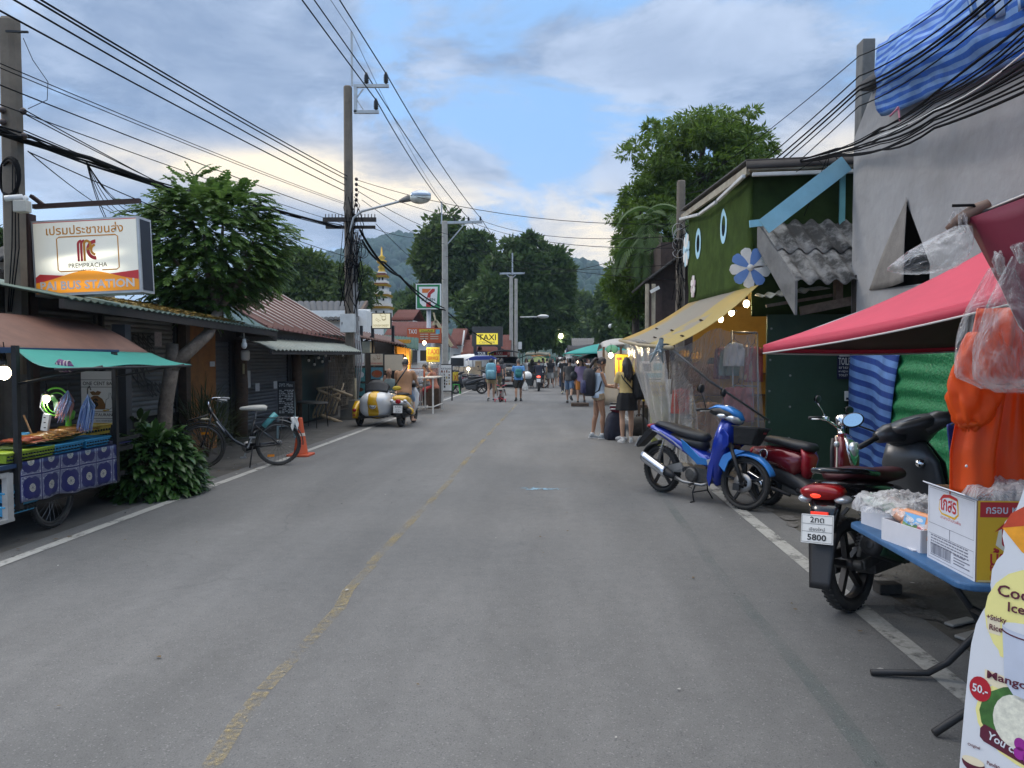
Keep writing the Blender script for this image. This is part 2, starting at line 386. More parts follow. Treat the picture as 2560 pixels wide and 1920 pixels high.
black=mat('black_plastic',(.016,.016,.018),.45,var=.2,bump=.05)
rubber=mat('tyre_rubber',(.018,.018,.018),.8,var=.25,scale=20,dirt=.35,dcol=(.10,.09,.08))
chrome=mat('chrome',(.75,.75,.76),.16,1,var=.06)
steel=mat('dull_steel',(.32,.32,.32),.42,.9,var=.2,dirt=.3)
darksteel=mat('black_steel',(.03,.03,.032),.5,.4,var=.3,dirt=.2)
white=mat('white_paint',(.74,.74,.72),.5,var=.06,dirt=.12)
glass=mat('dark_glass',(.02,.025,.03),.06,0,var=0,spec=.8)
wood=mat('old_wood',(.09,.055,.035),.8,var=.4,scale=14,bump=.3,dirt=.4)
concrete=mat('weathered_concrete',(.165,.138,.108),.85,var=.22,scale=5,bump=.25,bscale=45,dirt=.55,dcol=(.09,.08,.065))
wire_m=mat('cable_black',(.007,.007,.008),.8,var=0,spec=.1)
# ================================================================== THE SETTING
def struct(name,b,m,**k):return tag(b.build(name,m,**k),kind='structure')
def asphalt():
 m=mat('asphalt',(.17,.172,.178),.82,var=0);nt=m.node_tree;L=nt.links.new;b=nt.nodes['Principled BSDF']
 t=nn(nt,'ShaderNodeTexCoord')
 def noise(sc,det,r=.6,vec=None):
  n=nn(nt,'ShaderNodeTexNoise');n.inputs['Scale'].default_value=sc;n.inputs['Detail'].default_value=det;n.inputs['Roughness'].default_value=r
  L(vec or t.outputs['Object'],n.inputs['Vector']);return n.outputs[0]
 def rng(x,a,bb,c,d):
  h=nn(nt,'ShaderNodeMapRange');L(x,h.inputs[0])
  for i,q in enumerate((a,bb,c,d)):h.inputs[i+1].default_value=q
  return h.outputs[0]
 def mul(a,c):
  x=nn(nt,'ShaderNodeMix',data_type='RGBA',blend_type='MULTIPLY');x.inputs[0].default_value=1;L(a,x.inputs[6]);L(c,x.inputs[7]);return x.outputs[2]
 mp=nn(nt,'ShaderNodeMapping');mp.inputs['Scale'].default_value=(1.0,.12,1);L(t.outputs['Object'],mp.inputs[0])
 grit=noise(140,3,.8);mid=noise(9,6,.75);big=noise(.55,5,.6);lanes=noise(1.5,4,.55,mp.outputs[0])
 base=nn(nt,'ShaderNodeMix',data_type='RGBA');L(rng(big,.3,.7,0,1),base.inputs[0]);base.inputs[6].default_value=(.112,.112,.111,1);base.inputs[7].default_value=(.150,.148,.145,1)
 o=mul(base.outputs[2],rng(lanes,.3,.7,.82,1.14));o=mul(o,rng(mid,.3,.7,.88,1.10));o=mul(o,rng(grit,.36,.64,.78,1.22))
 # pale and dark chips of aggregate
 vo=nn(nt,'ShaderNodeTexVoronoi');vo.inputs['Scale'].default_value=150;L(t.outputs['Object'],vo.inputs['Vector'])
 sp=nn(nt,'ShaderNodeSeparateColor');L(vo.outputs['Color'],sp.inputs[0])
 chip=nn(nt,'ShaderNodeMix',data_type='RGBA');L(rng(sp.outputs[0],.965,.975,0,.42),chip.inputs[0]);L(o,chip.inputs[6]);chip.inputs[7].default_value=(.26,.26,.255,1)
 dk=nn(nt,'ShaderNodeMix',data_type='RGBA');L(rng(sp.outputs[1],.945,.955,0,.5),dk.inputs[0]);L(chip.outputs[2],dk.inputs[6]);dk.inputs[7].default_value=(.055,.056,.06,1)
 # old patches and stains
 st=noise(1.1,9,.72);y=nn(nt,'ShaderNodeMix',data_type='RGBA');L(rng(st,.57,.72,0,.6),y.inputs[0]);L(dk.outputs[2],y.inputs[6]);y.inputs[7].default_value=(.085,.085,.088,1)
 # hair cracks
 v2=nn(nt,'ShaderNodeTexVoronoi',feature='DISTANCE_TO_EDGE');v2.inputs['Scale'].default_value=.42
 w=nn(nt,'ShaderNodeMix',data_type='VECTOR');w.inputs[0].default_value=.35;L(t.outputs['Object'],w.inputs[4])
 nv=nn(nt,'ShaderNodeTexNoise');nv.inputs['Scale'].default_value=1.6;nv.inputs['Detail'].default_value=6;L(t.outputs['Object'],nv.inputs['Vector']);L(nv.outputs[1],w.inputs[5]);L(w.outputs[1],v2.inputs['Vector'])
 cr=nn(nt,'ShaderNodeMath',operation='MULTIPLY');L(rng(v2.outputs[0],.0,.005,.3,0),cr.inputs[0]);L(rng(big,.5,.62,0,1),cr.inputs[1])
 z=nn(nt,'ShaderNodeMix',data_type='RGBA');L(cr.outputs[0],z.inputs[0]);L(y.outputs[2],z.inputs[6]);z.inputs[7].default_value=(.05,.05,.05,1)
 L(z.outputs[2],b.inputs['Base Color'])
 bp=nn(nt,'ShaderNodeBump');bp.inputs['Strength'].default_value=.5;bp.inputs['Distance'].default_value=.008;L(grit,bp.inputs['Height']);L(bp.outputs[0],b.inputs['Normal'])
 return m
def worn(name,col,lo,hi,rough=.8,alpha=1,sc=22,sub=3):
 """road paint scuffed away in patches, the asphalt below showing through"""
 m=mat(name,col,rough,var=.2,scale=30);nt=m.node_tree;L=nt.links.new;b=nt.nodes['Principled BSDF'];o=nt.nodes['Material Output']
 t=nn(nt,'ShaderNodeTexCoord');n=nn(nt,'ShaderNodeTexNoise');n.inputs['Scale'].default_value=sc;n.inputs['Detail'].default_value=8;n.inputs['Roughness'].default_value=.72
 L(t.outputs['Object'],n.inputs['Vector']);n2=nn(nt,'ShaderNodeTexNoise');n2.inputs['Scale'].default_value=sub;n2.inputs['Detail'].default_value=3;L(t.outputs['Object'],n2.inputs['Vector'])
 a=nn(nt,'ShaderNodeMath',operation='ADD');L(n.outputs[0],a.inputs[0]);L(n2.outputs[0],a.inputs[1])
 h=nn(nt,'ShaderNodeMapRange');L(a.outputs[0],h.inputs[0]);h.inputs[1].default_value=lo;h.inputs[2].default_value=hi;h.inputs[4].default_value=alpha
 tr=nn(nt,'ShaderNodeBsdfTransparent');ms=nn(nt,'ShaderNodeMixShader');L(h.outputs[0],ms.inputs[0]);L(tr.outputs[0],ms.inputs[1]);L(b.outputs[0],ms.inputs[2]);L(ms.outputs[0],o.inputs[0])
 return m
A=asphalt()
b=MB()
def strip(b,x0,x1,y0,y1,z,ny=1,wob=0):
 for j in range(ny):
  a,c=y0+(y1-y0)*j/ny,y0+(y1-y0)*(j+1)/ny;w0,w1=wob*sin(a*2.1),wob*sin(c*2.1)
  b.add([(x0,a,z),(x1+w0,a,z),(x1+w1,c,z),(x0,c,z)],[(0,1,2,3)])
b.add([(-2600,-60,-.05),(2600,-60,-.05),(2600,3000,-.05),(-2600,3000,-.05)],[(0,1,2,3)])
struct('ground',b,mat('dry_ground',(.12,.105,.08),.95,var=.35,scale=.7,dirt=.5,dcol=(.05,.07,.03)))
b=MB();strip(b,-4.62,2.30,-6,230,0);struct('road',b,A)
b=MB();strip(b,-14,-4.62,-6,60,-.004,1)
struct('left_pavement',b,mat('stained_concrete',(.085,.08,.073),.85,var=.3,scale=3.5,bump=.3,bscale=70,dirt=.75,dcol=(.05,.047,.042),dscale=1.6))
b=MB();strip(b,2.30,14,-6,60,-.004,1)
struct('right_verge',b,mat('dirty_verge',(.095,.088,.078),.9,var=.35,scale=5,bump=.6,bscale=40,dirt=.85,dcol=(.055,.045,.035),dscale=1.9))
b=MB();strip(b,-4.42,-4.31,-6,200,.005,1);b.m=0
struct('left_edge_line',b,worn('line_white',(.36,.355,.335),.62,.95,sc=16))
b=MB();strip(b,1.92,2.05,-6,200,.005,1);struct('right_edge_line',b,worn('line_white_scuffed',(.32,.315,.295),.70,1.0,sc=14))
yl=worn('line_yellow',(.34,.26,.11),.90,1.32,alpha=.75,sc=30,sub=1.4)
b=MB()
def dash(p,q,w):
 p,q=G(*p),G(*q);strip(b,p.x-w/2,p.x+w/2,p.y,q.y,.005)if False else b.add([(p.x-w/2,p.y,.005),(p.x+w/2,p.y,.005),(q.x+w/2,q.y,.005),(q.x-w/2,q.y,.005)],[(0,1,2,3)])
for p,q in(((420,2090),(585,1825)),((660,1725),(850,1520)),((872,1475),(930,1415)),((925,1412),(1128,1200)),((1128,1195),(1174,1142)),((1174,1138),(1292,1010)),((585,1822),(655,1731)),((850,1518),(871,1476))):dash(p,q,.08)
struct('yellow_centre_line',b,yl)
b=MB()
pts=[G(*p)for p in((1640,1220),(1700,1300),(1770,1400),(1850,1500),(1935,1600),(2020,1700),(2100,1800),(2190,1920))]
for i in range(len(pts)-1):
 p,q=pts[i],pts[i+1];b.add([(p.x-.04,p.y,.006),(p.x+.05,p.y,.006),(q.x+.05,q.y,.006),(q.x-.04,q.y,.006)],[(0,1,2,3)])
struct('faded_green_line',b,worn('line_green',(.05,.125,.115),.80,1.25,alpha=.2,sc=9,sub=1.2))
b=MB();c=G(1362,1222);b.add([(c.x+(.30+.08*sin(5*a))*cos(a),c.y+(.10+.03*cos(3*a))*sin(a),.006)for a in[k*pi/10 for k in range(20)]],[tuple(range(20))])
struct('blue_paint_mark',b,worn('paint_mark_blue',(.22,.36,.46),1.0,1.14,alpha=.8,sc=9,sub=7))
# broken edge of the asphalt on the right, and the gutter
b=MB()
for j in range(60):
 y0=1.5+j*.33
 for s_ in range(2):
  a=ru(0,6);r=ru(.02,.09);cx,cy=2.31+ru(-.05,.12),y0+ru(-.2,.2)
  b.add([(cx+r*cos(a+k)*ru(.6,1.3),cy+r*1.8*sin(a+k)*ru(.6,1.3),.002+.00012*(2*j+s_))for k in(0,1,2,3,4,5)],[(0,1,2,3,4,5)])
tag(b.build('broken_asphalt_edge',mat('crumbled_asphalt',(.115,.108,.10),.95,var=.4,scale=30,bump=.5)),kind='structure')
# small litter and dry leaves in the gutters: nobody could count it
b=MB()
for k in range(420):
 if k%3:x,y=R.choice((ru(-4.9,-4.35),ru(2.05,2.9),ru(-6.0,-4.4))),ru(2.4,22)
 else:x,y=ru(-4.3,2.0),ru(1.8,16)
 r=ru(.006,.022)if k%3 else ru(.005,.013);a=ru(0,6)
 b.m=R.choice((0,0,1,2));b.add([(x+r*cos(a+q)*(1.5 if q in(0,3.1)else.7),y+r*sin(a+q)*1.2,.008+ru(0,.008))for q in(0,1.5,3.1,4.6)],[(0,1,2,3)])
tag(b.build('litter',[mat('dry_leaf',(.12,.08,.04),.9),mat('grit_pale',(.34,.33,.31),.9),mat('grit_dark',(.04,.04,.04),.9)]),kind='stuff')
# ------------------------------------------------------------------ hills
def hill(name,label,x0,x1,y,prof,m,depth,sc,seed):
 """a wooded ridge: crest heights over x, sloping to the viewer and away"""
 b=MB();nx,ny=150,26
 def crest(x):
  for(a,ha),(c,hc)in zip(prof,prof[1:]):
   if x<=c:t=max(0,(x-a)/(c-a));t=t*t*(3-2*t);return ha+(hc-ha)*t
  return prof[-1][1]
 def fn(u,v):
  x=x0+(x1-x0)*u;t=v*1.25;yy=y-depth*(1-t);h=crest(x)*(sin(min(t,1)*pi/2)**1.15 if t<=1 else cos((t-1)*1.2))
  h+=(MN.fractal(V((x/sc,yy/sc,seed)),1.0,2.0,5)*.09+MN.fractal(V((x/11,yy/11,seed)),.8,2.0,3)*.018)*crest(x)*min(1,t*2)
  return(x,yy,h-.5)
 b.grid(fn,nx,ny)
 # tree tops along the upper slopes, so that the outline is leafy
 for k in range(5200):
  u,v=R.random(),.25+.58*R.random()if k%4 else ru(.72,.84);p=V(fn(u,v));r=ru(2.4,5.0)*(1+.5*(y>800))if k%9 else ru(5,7.5)
  b.ell((p.x,p.y,p.z+r*.3),(r*ru(.7,1.1),r*.8,r*ru(.8,1.3)),6,4)
 return tag(b.build(name,m),kind='structure')
hm=mat('forest_hill',(.018,.046,.028),.95,var=.55,scale=.05,bump=1.0,bscale=.12)
def hx(px,Y):return at(px,898,Y).x
def hz_(py,Y):return at(1280,py,Y).z
Y1=900
hill('left_hill',None,hx(350,Y1),hx(1500,Y1),Y1,[(hx(p,Y1),hz_(q,Y1))for p,q in((350,840),(600,770),(740,745),(830,675),(900,648),(975,632),(1040,614),(1110,640),(1250,720),(1400,790),(1500,850))],hm,420,120,3)
Y2=760
hill('right_hill',None,hx(1180,Y2),hx(2400,Y2),Y2,[(hx(p,Y2),hz_(q,Y2))for p,q in((1180,790),(1330,690),(1405,672),(1450,668),(1500,684),(1560,712),(1680,740),(2000,760),(2400,800))],hm,400,120,8)
Y3=420
hill('middle_hill',None,hx(1150,Y3),hx(2000,Y3),Y3,[(hx(p,Y3),hz_(q,Y3))for p,q in((1150,860),(1400,800),(1460,775),(1520,778),(1620,770),(1800,800),(2000,850))],hm,150,60,5)
# ================================================================== PEOPLE AND MACHINES: BUILDERS
def person(label,loc,rz,H=1.7,skin=(.36,.20,.13),top=None,bottom=None,hair=(.015,.012,.01),hairdo='short',legs=((0,0),(0,0)),arms=((0,8,10,0),(0,8,10,0)),lean=0,head=(0,0),shoes=None,vox=.013,female=False,group=None,seat=0,width=1.0,face=False,sleeve=.5,twist=0):
 """a standing, walking or seated figure facing local +y; legs: (thigh forward, knee bend), arms: (forward, out, elbow, inwards) in degrees; [0] is the right side (+x)"""
 root=thing('person',label,'person',loc,rz,group);k=H/1.7;W=width
 def P(x,y,z):return V((x*k*W,y*k*W,z*k))
 hipz=.92
 ll=.44;ls=.42;joints={}
 foot_low=9
 for i,sx in((0,1),(1,-1)):
  th,kn=legs[i];hp=V((sx*.088,0,0));a=radians(th);b=radians(th-kn)
  knee=hp+V((sx*.01,sin(a)*ll,-cos(a)*ll));ank=knee+V((0,sin(b)*ls,-cos(b)*ls));joints['l%d'%i]=[hp,knee,ank,b]
  foot_low=min(foot_low,ank.z)
 dz=-foot_low+.075 if not seat else hipz+seat
 for i in(0,1):joints['l%d'%i]=[q+V((0,0,dz))for q in joints['l%d'%i][:3]]+[joints['l%d'%i][3]]
 hz=dz;Ln=MX.Rotation(-radians(lean),3,'X')@MX.Rotation(radians(twist),3,'Z')
 def T(x,y,z):q=Ln@V((x,y,z-hipz));return V((q.x,q.y,q.z+hz))
 def pk(v):return V((v.x*k*W,v.y*k*W,v.z*k))
 sw=.165 if female else.195
 for i,sx in((0,1),(1,-1)):
  fw,out,el,inn=[radians(q)for q in arms[i]]
  sh=T(sx*sw,0,1.39);d=MX.Rotation(fw,3,'X')@V((sx*sin(out),0,-cos(out)));elb=sh+Ln@d*.285
  d2=MX.Rotation(fw+el,3,'X')@V((sx*sin(out)*.5-sx*sin(inn),0,-cos(out)));d2.normalize();wr=elb+Ln@d2*.245;joints['a%d'%i]=[sh,elb,wr,(Ln@d2)]
 secs=[(.80,.10,.085,0),(.86,.160 if female else.150,.112,-.01),(.93,.168 if female else.158,.115,-.012),(1.03,.128 if female else.148,.093,0),(1.12,.125 if female else.150,.090,.005),(1.24,.145 if female else.168,.105,.012),(1.34,.155 if female else.185,.100,.005),(1.41,.125 if female else.145,.078,-.005),(1.445,.065,.060,-.008),(1.50,.050,.055,.002),(1.55,.05,.055,.012)]
 def trunk(b,lo,hi,g=0,flare=0):
  rings=[]
  zs=[q[0]for q in secs]
  use=[q for q in secs if lo<=q[0]<=hi]
  def mid(z):
   for a,c in zip(secs,secs[1:]):
    if a[0]<=z<=c[0]:t=(z-a[0])/(c[0]-a[0]);return tuple(p+(q-p)*t for p,q in zip(a,c))
   return secs[0]if z<secs[0][0]else secs[-1]
  use=[mid(lo)]+[q for q in use if q[0]not in(lo,hi)]+[mid(hi)]
  for j,(z,hx_,hy,oy)in enumerate(use):
   f=flare*(1-j/max(1,len(use)-1))
   rings.append([pk(T((hx_+g+f)*abs(cos(q))**.85*math.copysign(1,cos(q)),oy+(hy+g+f)*abs(sin(q))**.85*math.copysign(1,sin(q)),z))for q in[2*pi*n/20 for n in range(20)]])
  b.loft(rings)
 def limb(b,pts,rad,n=10):b.tube([pk(q)for q in pts],[r*k for r in rad],n);[b.ell(pk(q),(r*k,r*k,r*k),8,6)for q,r in zip(pts,rad)]
 hd=T(0,.022,1.615);HR=Ln@MX.Rotation(radians(-head[0]),3,'X')@MX.Rotation(radians(head[1]),3,'Z')
 if abs(head[1])or head[0]:pass
 def HP(x,y,z):return pk(hd+HR@V((x,y,z)))
 hrot=HR
 b=MB();trunk(b,.80,1.55)
 b.ell(HP(0,0,.01),(.074*k,.094*k,.108*k),14,10,hrot);b.ell(HP(0,.03,-.055),(.054*k,.060*k,.058*k),12,8,hrot)
 b.ell(HP(0,.092,-.012),(.014*k,.022*k,.022*k),8,6,hrot);b.tube([HP(0,.08,.03),HP(0,.104,-.018)],[.009*k,.014*k],6)
 for sx in(1,-1):b.ell(HP(sx*.076,-.008,.0),(.013*k,.022*k,.032*k),8,6,hrot)
 thg=.085 if female else.082
 for i,sx in((0,1),(1,-1)):
  hp,kn,an,bb=joints['l%d'%i];kn2=kn.lerp(an,.28)+V((0,-.012,0))
  limb(b,[hp,hp.lerp(kn,.45),kn,kn2,kn.lerp(an,.7),an],[thg,.074,.053,.056,.041,.036])
  if not shoes:
   f=V((sx*.25,cos(bb*.6),sin(bb*.6)*.8)).normalized();limb(b,[an+V((0,-.03,-.045)),an+f*.10+V((0,0,-.045)),an+f*.18+V((0,0,-.055))],[.034,.032,.020],8)
  sh,el,wr,d2=joints['a%d'%i]
  limb(b,[sh,sh.lerp(el,.5),el,el.lerp(wr,.3),wr],[.050,.043,.036,.037,.024]if not female else[.042,.036,.030,.031,.021])
  side=d2.cross(V((0,1,.3))).normalized();pn=d2.cross(side).normalized();pal=wr+d2*.045
  b.ell(pk(pal),(.042*k,.018*k,.048*k),8,6,MX((side,pn,d2)).transposed())
  for q in range(4):
   ln=(.062,.074,.070,.054)[q];o=side*(.033-.022*q);p0=wr+d2*.078+o;p1=p0+d2*ln*.5+pn*.010*sx*0;p2=p1+(d2*.8+pn*.5).normalized()*ln*.5
   b.tube([pk(p0),pk(p1),pk(p2)],[.0105*k,.0100*k,.0085*k],6)
  b.tube([pk(wr+d2*.02+side*.03),pk(wr+d2*.055+side*.055+pn*.012),pk(wr+d2*.085+side*.055+pn*.022)],[.013*k,.0115*k,.009*k],6)
 sk=mat('skin_%02d%02d'%(int(skin[0]*100),int(skin[1]*100)),skin,.55,var=.08,scale=9)
 body=remesh(b,'body',sk,root,vox*k,3)
 if top:
  kind,col=top[0],top[1];m=cloth('cloth_%d_%d_%d'%tuple(int(c*999)for c in col),col,.06,.8,bump=.35,bscale=14)
  b=MB();lo=.86 if kind!='crop' else.99;trunk(b,lo,1.445 if kind!='tank' else 1.40,.016,.012 if kind=='tee' else.004)
  for i,sx in((0,1),(1,-1)):
   sh,el,wr,_=joints['a%d'%i]
   if kind in('tee','crop','long'):
    e=sh.lerp(el,1-sleeve*.0-.38)if kind!='long' else None
    if kind=='long':limb(b,[sh,sh.lerp(el,.5),el,wr.lerp(el,.12)],[.062,.058,.050,.038])
    else:b.tube([pk(sh-V((sx*.03,0,0))),pk(sh),pk(sh.lerp(el,.3)),pk(e)],[.07*k,.066*k,.064*k,.062*k],12);b.ell(pk(sh),(.066*k,)*3,10,7)
   else:b.tube([pk(sh+V((-sx*.05,0,.025))),pk(sh+V((-sx*.07,.01,.06)))],[.03*k,.02*k],8)
  remesh(b,'shirt' if kind!='tank' else 'tank_top',m,root,vox*k*1.1,2)
 if bottom:
  kind,col=bottom[0],bottom[1];m=cloth('cloth_%d_%d_%d'%tuple(int(c*999)for c in col),col,.04,.85,bump=.35,bscale=14)
  b=MB();trunk(b,.82,1.02,.016)
  if kind=='skirt':
   rings=[]
   for z,g in((1.02,.026),(.93,.032),(.85,.042),(.74,.058),(.655,.07)):
    hx_,hy,oy=(.165,.115,-.01)if z<.95 else(.138,.10,0)
    rings.append([pk(T((hx_+g+.007*cos(8*q))*cos(q),oy+(hy+g+.007*cos(8*q))*sin(q),z))for q in[2*pi*n/40 for n in range(40)]])
   b.loft(rings)
  else:
   t={'shorts':.48,'short':.22,'bermuda':.9,'trousers':1}[kind]
   for i in(0,1):
    hp,kn,an,_=joints['l%d'%i];e=hp.lerp(kn,t)
    wd=.026 if kind!='trousers' else.014
    b.tube([pk(hp+V((0,0,.03))),pk(hp.lerp(e,.5)),pk(e)],[(thg+.018)*k,(thg+.010+wd*.3)*k,(thg-.03*t+wd)*k],14)
    if kind=='trousers':b.tube([pk(e),pk(kn.lerp(an,.5)),pk(an+V((0,0,-.01)))],[(thg-.012)*k,.066*k,.06*k],12)
  remesh(b,{'skirt':'skirt','trousers':'trousers'}.get(kind,'shorts'),m,root,vox*k*1.1,2)
 if shoes:
  for i,sx in((0,1),(1,-1)):
   hp,kn,an,bb=joints['l%d'%i];f=V((sx*.22,cos(bb*.6),sin(bb*.6)*.9)).normalized();s_=f.cross(V((0,0,1))).normalized();u_=s_.cross(f)
   rings=[]
   for t,hw,hh,up in((-.075,.02,.02,-.03),(-.068,.036,.040,-.03),(-.01,.040,.050,-.022),(.05,.041,.042,-.034),(.11,.046,.030,-.046),(.165,.040,.022,-.053),(.19,.018,.014,-.06)):
    c=an+f*t+u_*up;rings.append([pk(c+s_*cos(q)*hw+u_*max(-.8,sin(q))*hh)for q in[2*pi*n/14 for n in range(14)]])
   b=MB();b.loft(rings)
   if len(shoes)>3 or True:b.m=1;b.loft([[pk(an+f*t+u_*(h_)+s_*cos(q)*hw+u_*sin(q)*.012)for q in[2*pi*n/12 for n in range(12)]]for t,hw,h_ in((-.08,.03,-.066),(-.06,.042,-.066),(.05,.045,-.066),(.12,.049,-.066),(.19,.03,-.064),(.20,.015,-.062))])
   b.m=2;b.tube([pk(an+V((0,0,-.01))),pk(an+V((0,-.004,.05)))],[.041*k,.040*k],10)
   sc=shoes[0];b.build('shoe',[mat('shoe_%d_%d_%d'%tuple(int(c*99)for c in sc),sc,.6,var=.3,scale=25),mat('shoe_sole_%d'%int(shoes[1]*99),(shoes[1],)*3,.7),mat('sock_%d'%int(shoes[2]*99),(shoes[2],)*3,.85)],root)
 if hairdo!='bald':
  b=MB();hm_=mat('hair_%d_%d'%(int(hair[0]*999),int(hair[2]*999)),hair,.42,var=.4,scale=30)
  g=1.09;vs,fs=[],[];n,m_=20,10
  for i in range(m_+1):
   for q in range(n):
    a=2*pi*q/n;front=max(0,sin(a));low=(.92 if hairdo!='crew' else.80)-.38*front**1.2;t=pi*low*.72*i/m_
    rr=1+.03*sin(7*a+i)
    vs.append(HP(.074*g*rr*sin(t)*cos(a),-.004+.096*g*rr*sin(t)*sin(a),.012+.112*g*cos(t)))
  for i in range(m_):
   for q in range(n):fs.append((i*n+q,(i+1)*n+q,(i+1)*n+(q+1)%n,i*n+(q+1)%n))
  fs.append(tuple(m_*n+q for q in range(n)));b.add(vs,fs,True)
  if hairdo=='ponytail':
   b.ell(HP(0,-.105,.045),(.022*k,.022*k,.022*k));b.tube([HP(0,-.10,.05),HP(0,-.15,.03),HP(.005,-.175,-.05),HP(.01,-.185,-.16),HP(.0,-.18,-.25)],[.020*k,.034*k,.040*k,.032*k,.008*k],10)
  if hairdo=='long':
   for q in range(26):
    a=pi+pi*(q+.5)/26*1.0;x,y=.082*cos(a),-.002+.100*sin(a);j=ru(-.02,.02);L_=ru(.34,.42)-abs(cos(a))*.10
    pp=[HP(x*.9,y*.9,.06),HP(x*1.06,y*1.06,-.03)]+[HP(x*(1.12-.12*w)+.013*sin(5*w*2+q)+j*w,y*1.1-.02*w+.012*cos(7*w+q*2)-.012,-.03-L_*w)for w in(.25,.5,.75,1)]
    b.tube(pp,[.016*k,.021*k,.022*k,.021*k,.017*k,.004*k],7)
  b.build('hair',hm_,root)
 if face:
  for sx in(1,-1):
   b=MB();b.ell(HP(sx*.031,.083,.018),(.011*k,.006*k,.006*k),8,6,hrot);b.build('eye',mat('eye_dark',(.02,.015,.012),.3,var=0),root)
   b=MB();b.tube([HP(sx*.016,.0905,.036),HP(sx*.032,.088,.041),HP(sx*.048,.077,.036)],.0035*k,5);b.build('eyebrow',mat('eye_dark'),root)
  b=MB();b.tube([HP(-.020,.083,-.055),HP(0,.0915,-.053),HP(.020,.083,-.055)],[.003*k,.0052*k,.003*k],6);b.build('mouth',mat('lips',(.24,.08,.07),.5,var=0),root)
 root['_j']=0;del root['_j']
 J={a:[root_pt(loc,rz,pk(q))for q in c[:3]]for a,c in joints.items()}
 return root,J,(lambda x,y,z:root_pt(loc,rz,pk(T(x,y,z))))
def root_pt(loc,rz,p):return V(loc)+MX.Rotation(rz,3,'Z')@p
def backpack(label,T,rz,w=.30,h=.46,d=.17,col=(.02,.022,.04),col2=None,group=None,z0=.98,name='backpack',off=.12,cat='backpack'):
 """T maps trunk coordinates of the wearer to the world; the pack hangs behind the back"""
 base=T(0,-off-d/2,z0);r=thing(name,label,cat,base,rz,group)
 m=mat('pack_%d_%d_%d'%tuple(int(c*99)for c in col),col,.7,var=.25,bump=.4,bscale=25)
 m2=mat('pack_%d_%d_%d'%tuple(int(c*99)for c in(col2 or col)),col2 or col,.7,var=.25,bump=.4,bscale=25)
 b=MB();rings=[]
 for z,s_ in((0,.80),(.03*h/.46,.97),(.2*h/.46,1.03),(.33*h/.46,1),(.42*h/.46,.86),(h,.55)):
  rings.append([V((w/2*s_*abs(cos(q))**.6*math.copysign(1,cos(q)),d/2*s_*abs(sin(q))**.6*math.copysign(1,sin(q)),z))for q in[2*pi*n/18 for n in range(18)]])
 b.loft(rings);b.build('bag_body',m,r)
 b=MB();rings=[]
 for z,s_ in((.05,.7),(.07,.95),(.20*h/.46,1),(.26*h/.46,.8)):
  rings.append([V((w*.38*s_*abs(cos(q))**.6*math.copysign(1,cos(q)),-d*.5+d*.28*s_*abs(sin(q))**.6*math.copysign(1,sin(q)),z))for q in[2*pi*n/16 for n in range(16)]])
 b.loft(rings);b.build('front_pocket',m2,r)
 for sx in(1,-1):
  b=MB();b.tube([(sx*w*.28,d*.45,.05),(sx*w*.42,d*.45+.07,.12),(sx*w*.40,d*.45+.16,h*.75),(sx*w*.33,d*.45+.10,h+.03),(sx*w*.25,d*.40,h*.92)],.016,6);b.build('shoulder_strap',mat('black_plastic'),r)
 return r
 # ------------------------------------------------------------------ wheels and motorbikes (local x forward, y left, z up)
alloy=mat('black_alloy',(.022,.022,.024),.4,.5,var=.15,dirt=.35,dcol=(.12,.10,.08))
def wheel(par,x,r,w,spokes=5,rimm=None,disc=0,y=0,name='wheel',wire=0,hub=.035,z=None,steer=0):
 h=thing(name,None,None);h.parent=par;h.location=(x,y,r if z is None else z);h.rotation_euler=(0,0,steer);del_props(h)
 b=MB();q=r-w*.55
 prof=[(q-.012,-w*.28),(q+.01,-w*.46),(q+w*.25,-w*.5),(r-w*.10,-w*.34),(r-.003,-w*.16),(r,0),(r-.003,w*.16),(r-w*.10,w*.34),(q+w*.25,w*.5),(q+.01,w*.46),(q-.012,w*.28)]
 b.lathe(prof,(0,0,0),(0,1,0),40)
 if w>.05:
  for k in range(44):
   a=2*pi*k/44
   for sg in(1,-1):c,s_=cos(a+.03*sg),sin(a+.03*sg);b.box((c*(r-.004),sg*w*.2,s_*(r-.004)),(.014,w*.26,.008),MX.Rotation(-a-pi/2+.0,3,'Y'))
 b.build('tyre',rubber,h)
 b=MB();b.lathe([(q-.025,-w*.30),(q-.006,-w*.33),(q-.004,-w*.1),(q-.02,-w*.06),(q-.02,w*.06),(q-.004,w*.1),(q-.006,w*.33),(q-.025,w*.30),(q-.030,0),(q-.025,-w*.30)],(0,0,0),(0,1,0),40)
 b.lathe([(0,-w*.5),(hub,-w*.5),(hub*1.15,-w*.2),(hub*1.15,w*.2),(hub,w*.5),(0,w*.5)],(0,0,0),(0,1,0),16)
 if wire:
  for k in range(wire):
   a=2*pi*k/wire;a2=a+(.5 if k%2 else-.5);sg=1 if k%4<2 else-1
   b.tube([(cos(a2)*hub,sg*w*.4,sin(a2)*hub),(cos(a)*(q-.02),0,sin(a)*(q-.02))],.0016 if r>.3 else.0022,4)
 else:
  for k in range(spokes):
   a=2*pi*k/spokes+.3
   b.bar((cos(a)*hub*.7,0,sin(a)*hub*.7),(cos(a+.08)*(q-.018),0,sin(a+.08)*(q-.018)),w*.36,.032,up=(0,1,0))
 b.build('rim',rimm or alloy,h)
 if disc:
  b=MB();b.lathe([(.055,disc),(.105,disc),(.105,disc+.005*(1 if disc>0 else-1)),(.055,disc+.005*(1 if disc>0 else-1))],(0,0,0),(0,1,0),28)
  for k in range(6):a=k*pi/3;b.bar((0,disc,0),(cos(a)*.07,disc,sin(a)*.07),.012,.004,up=(0,1,0))
  b.build('brake_disc',steel,h)
 return h
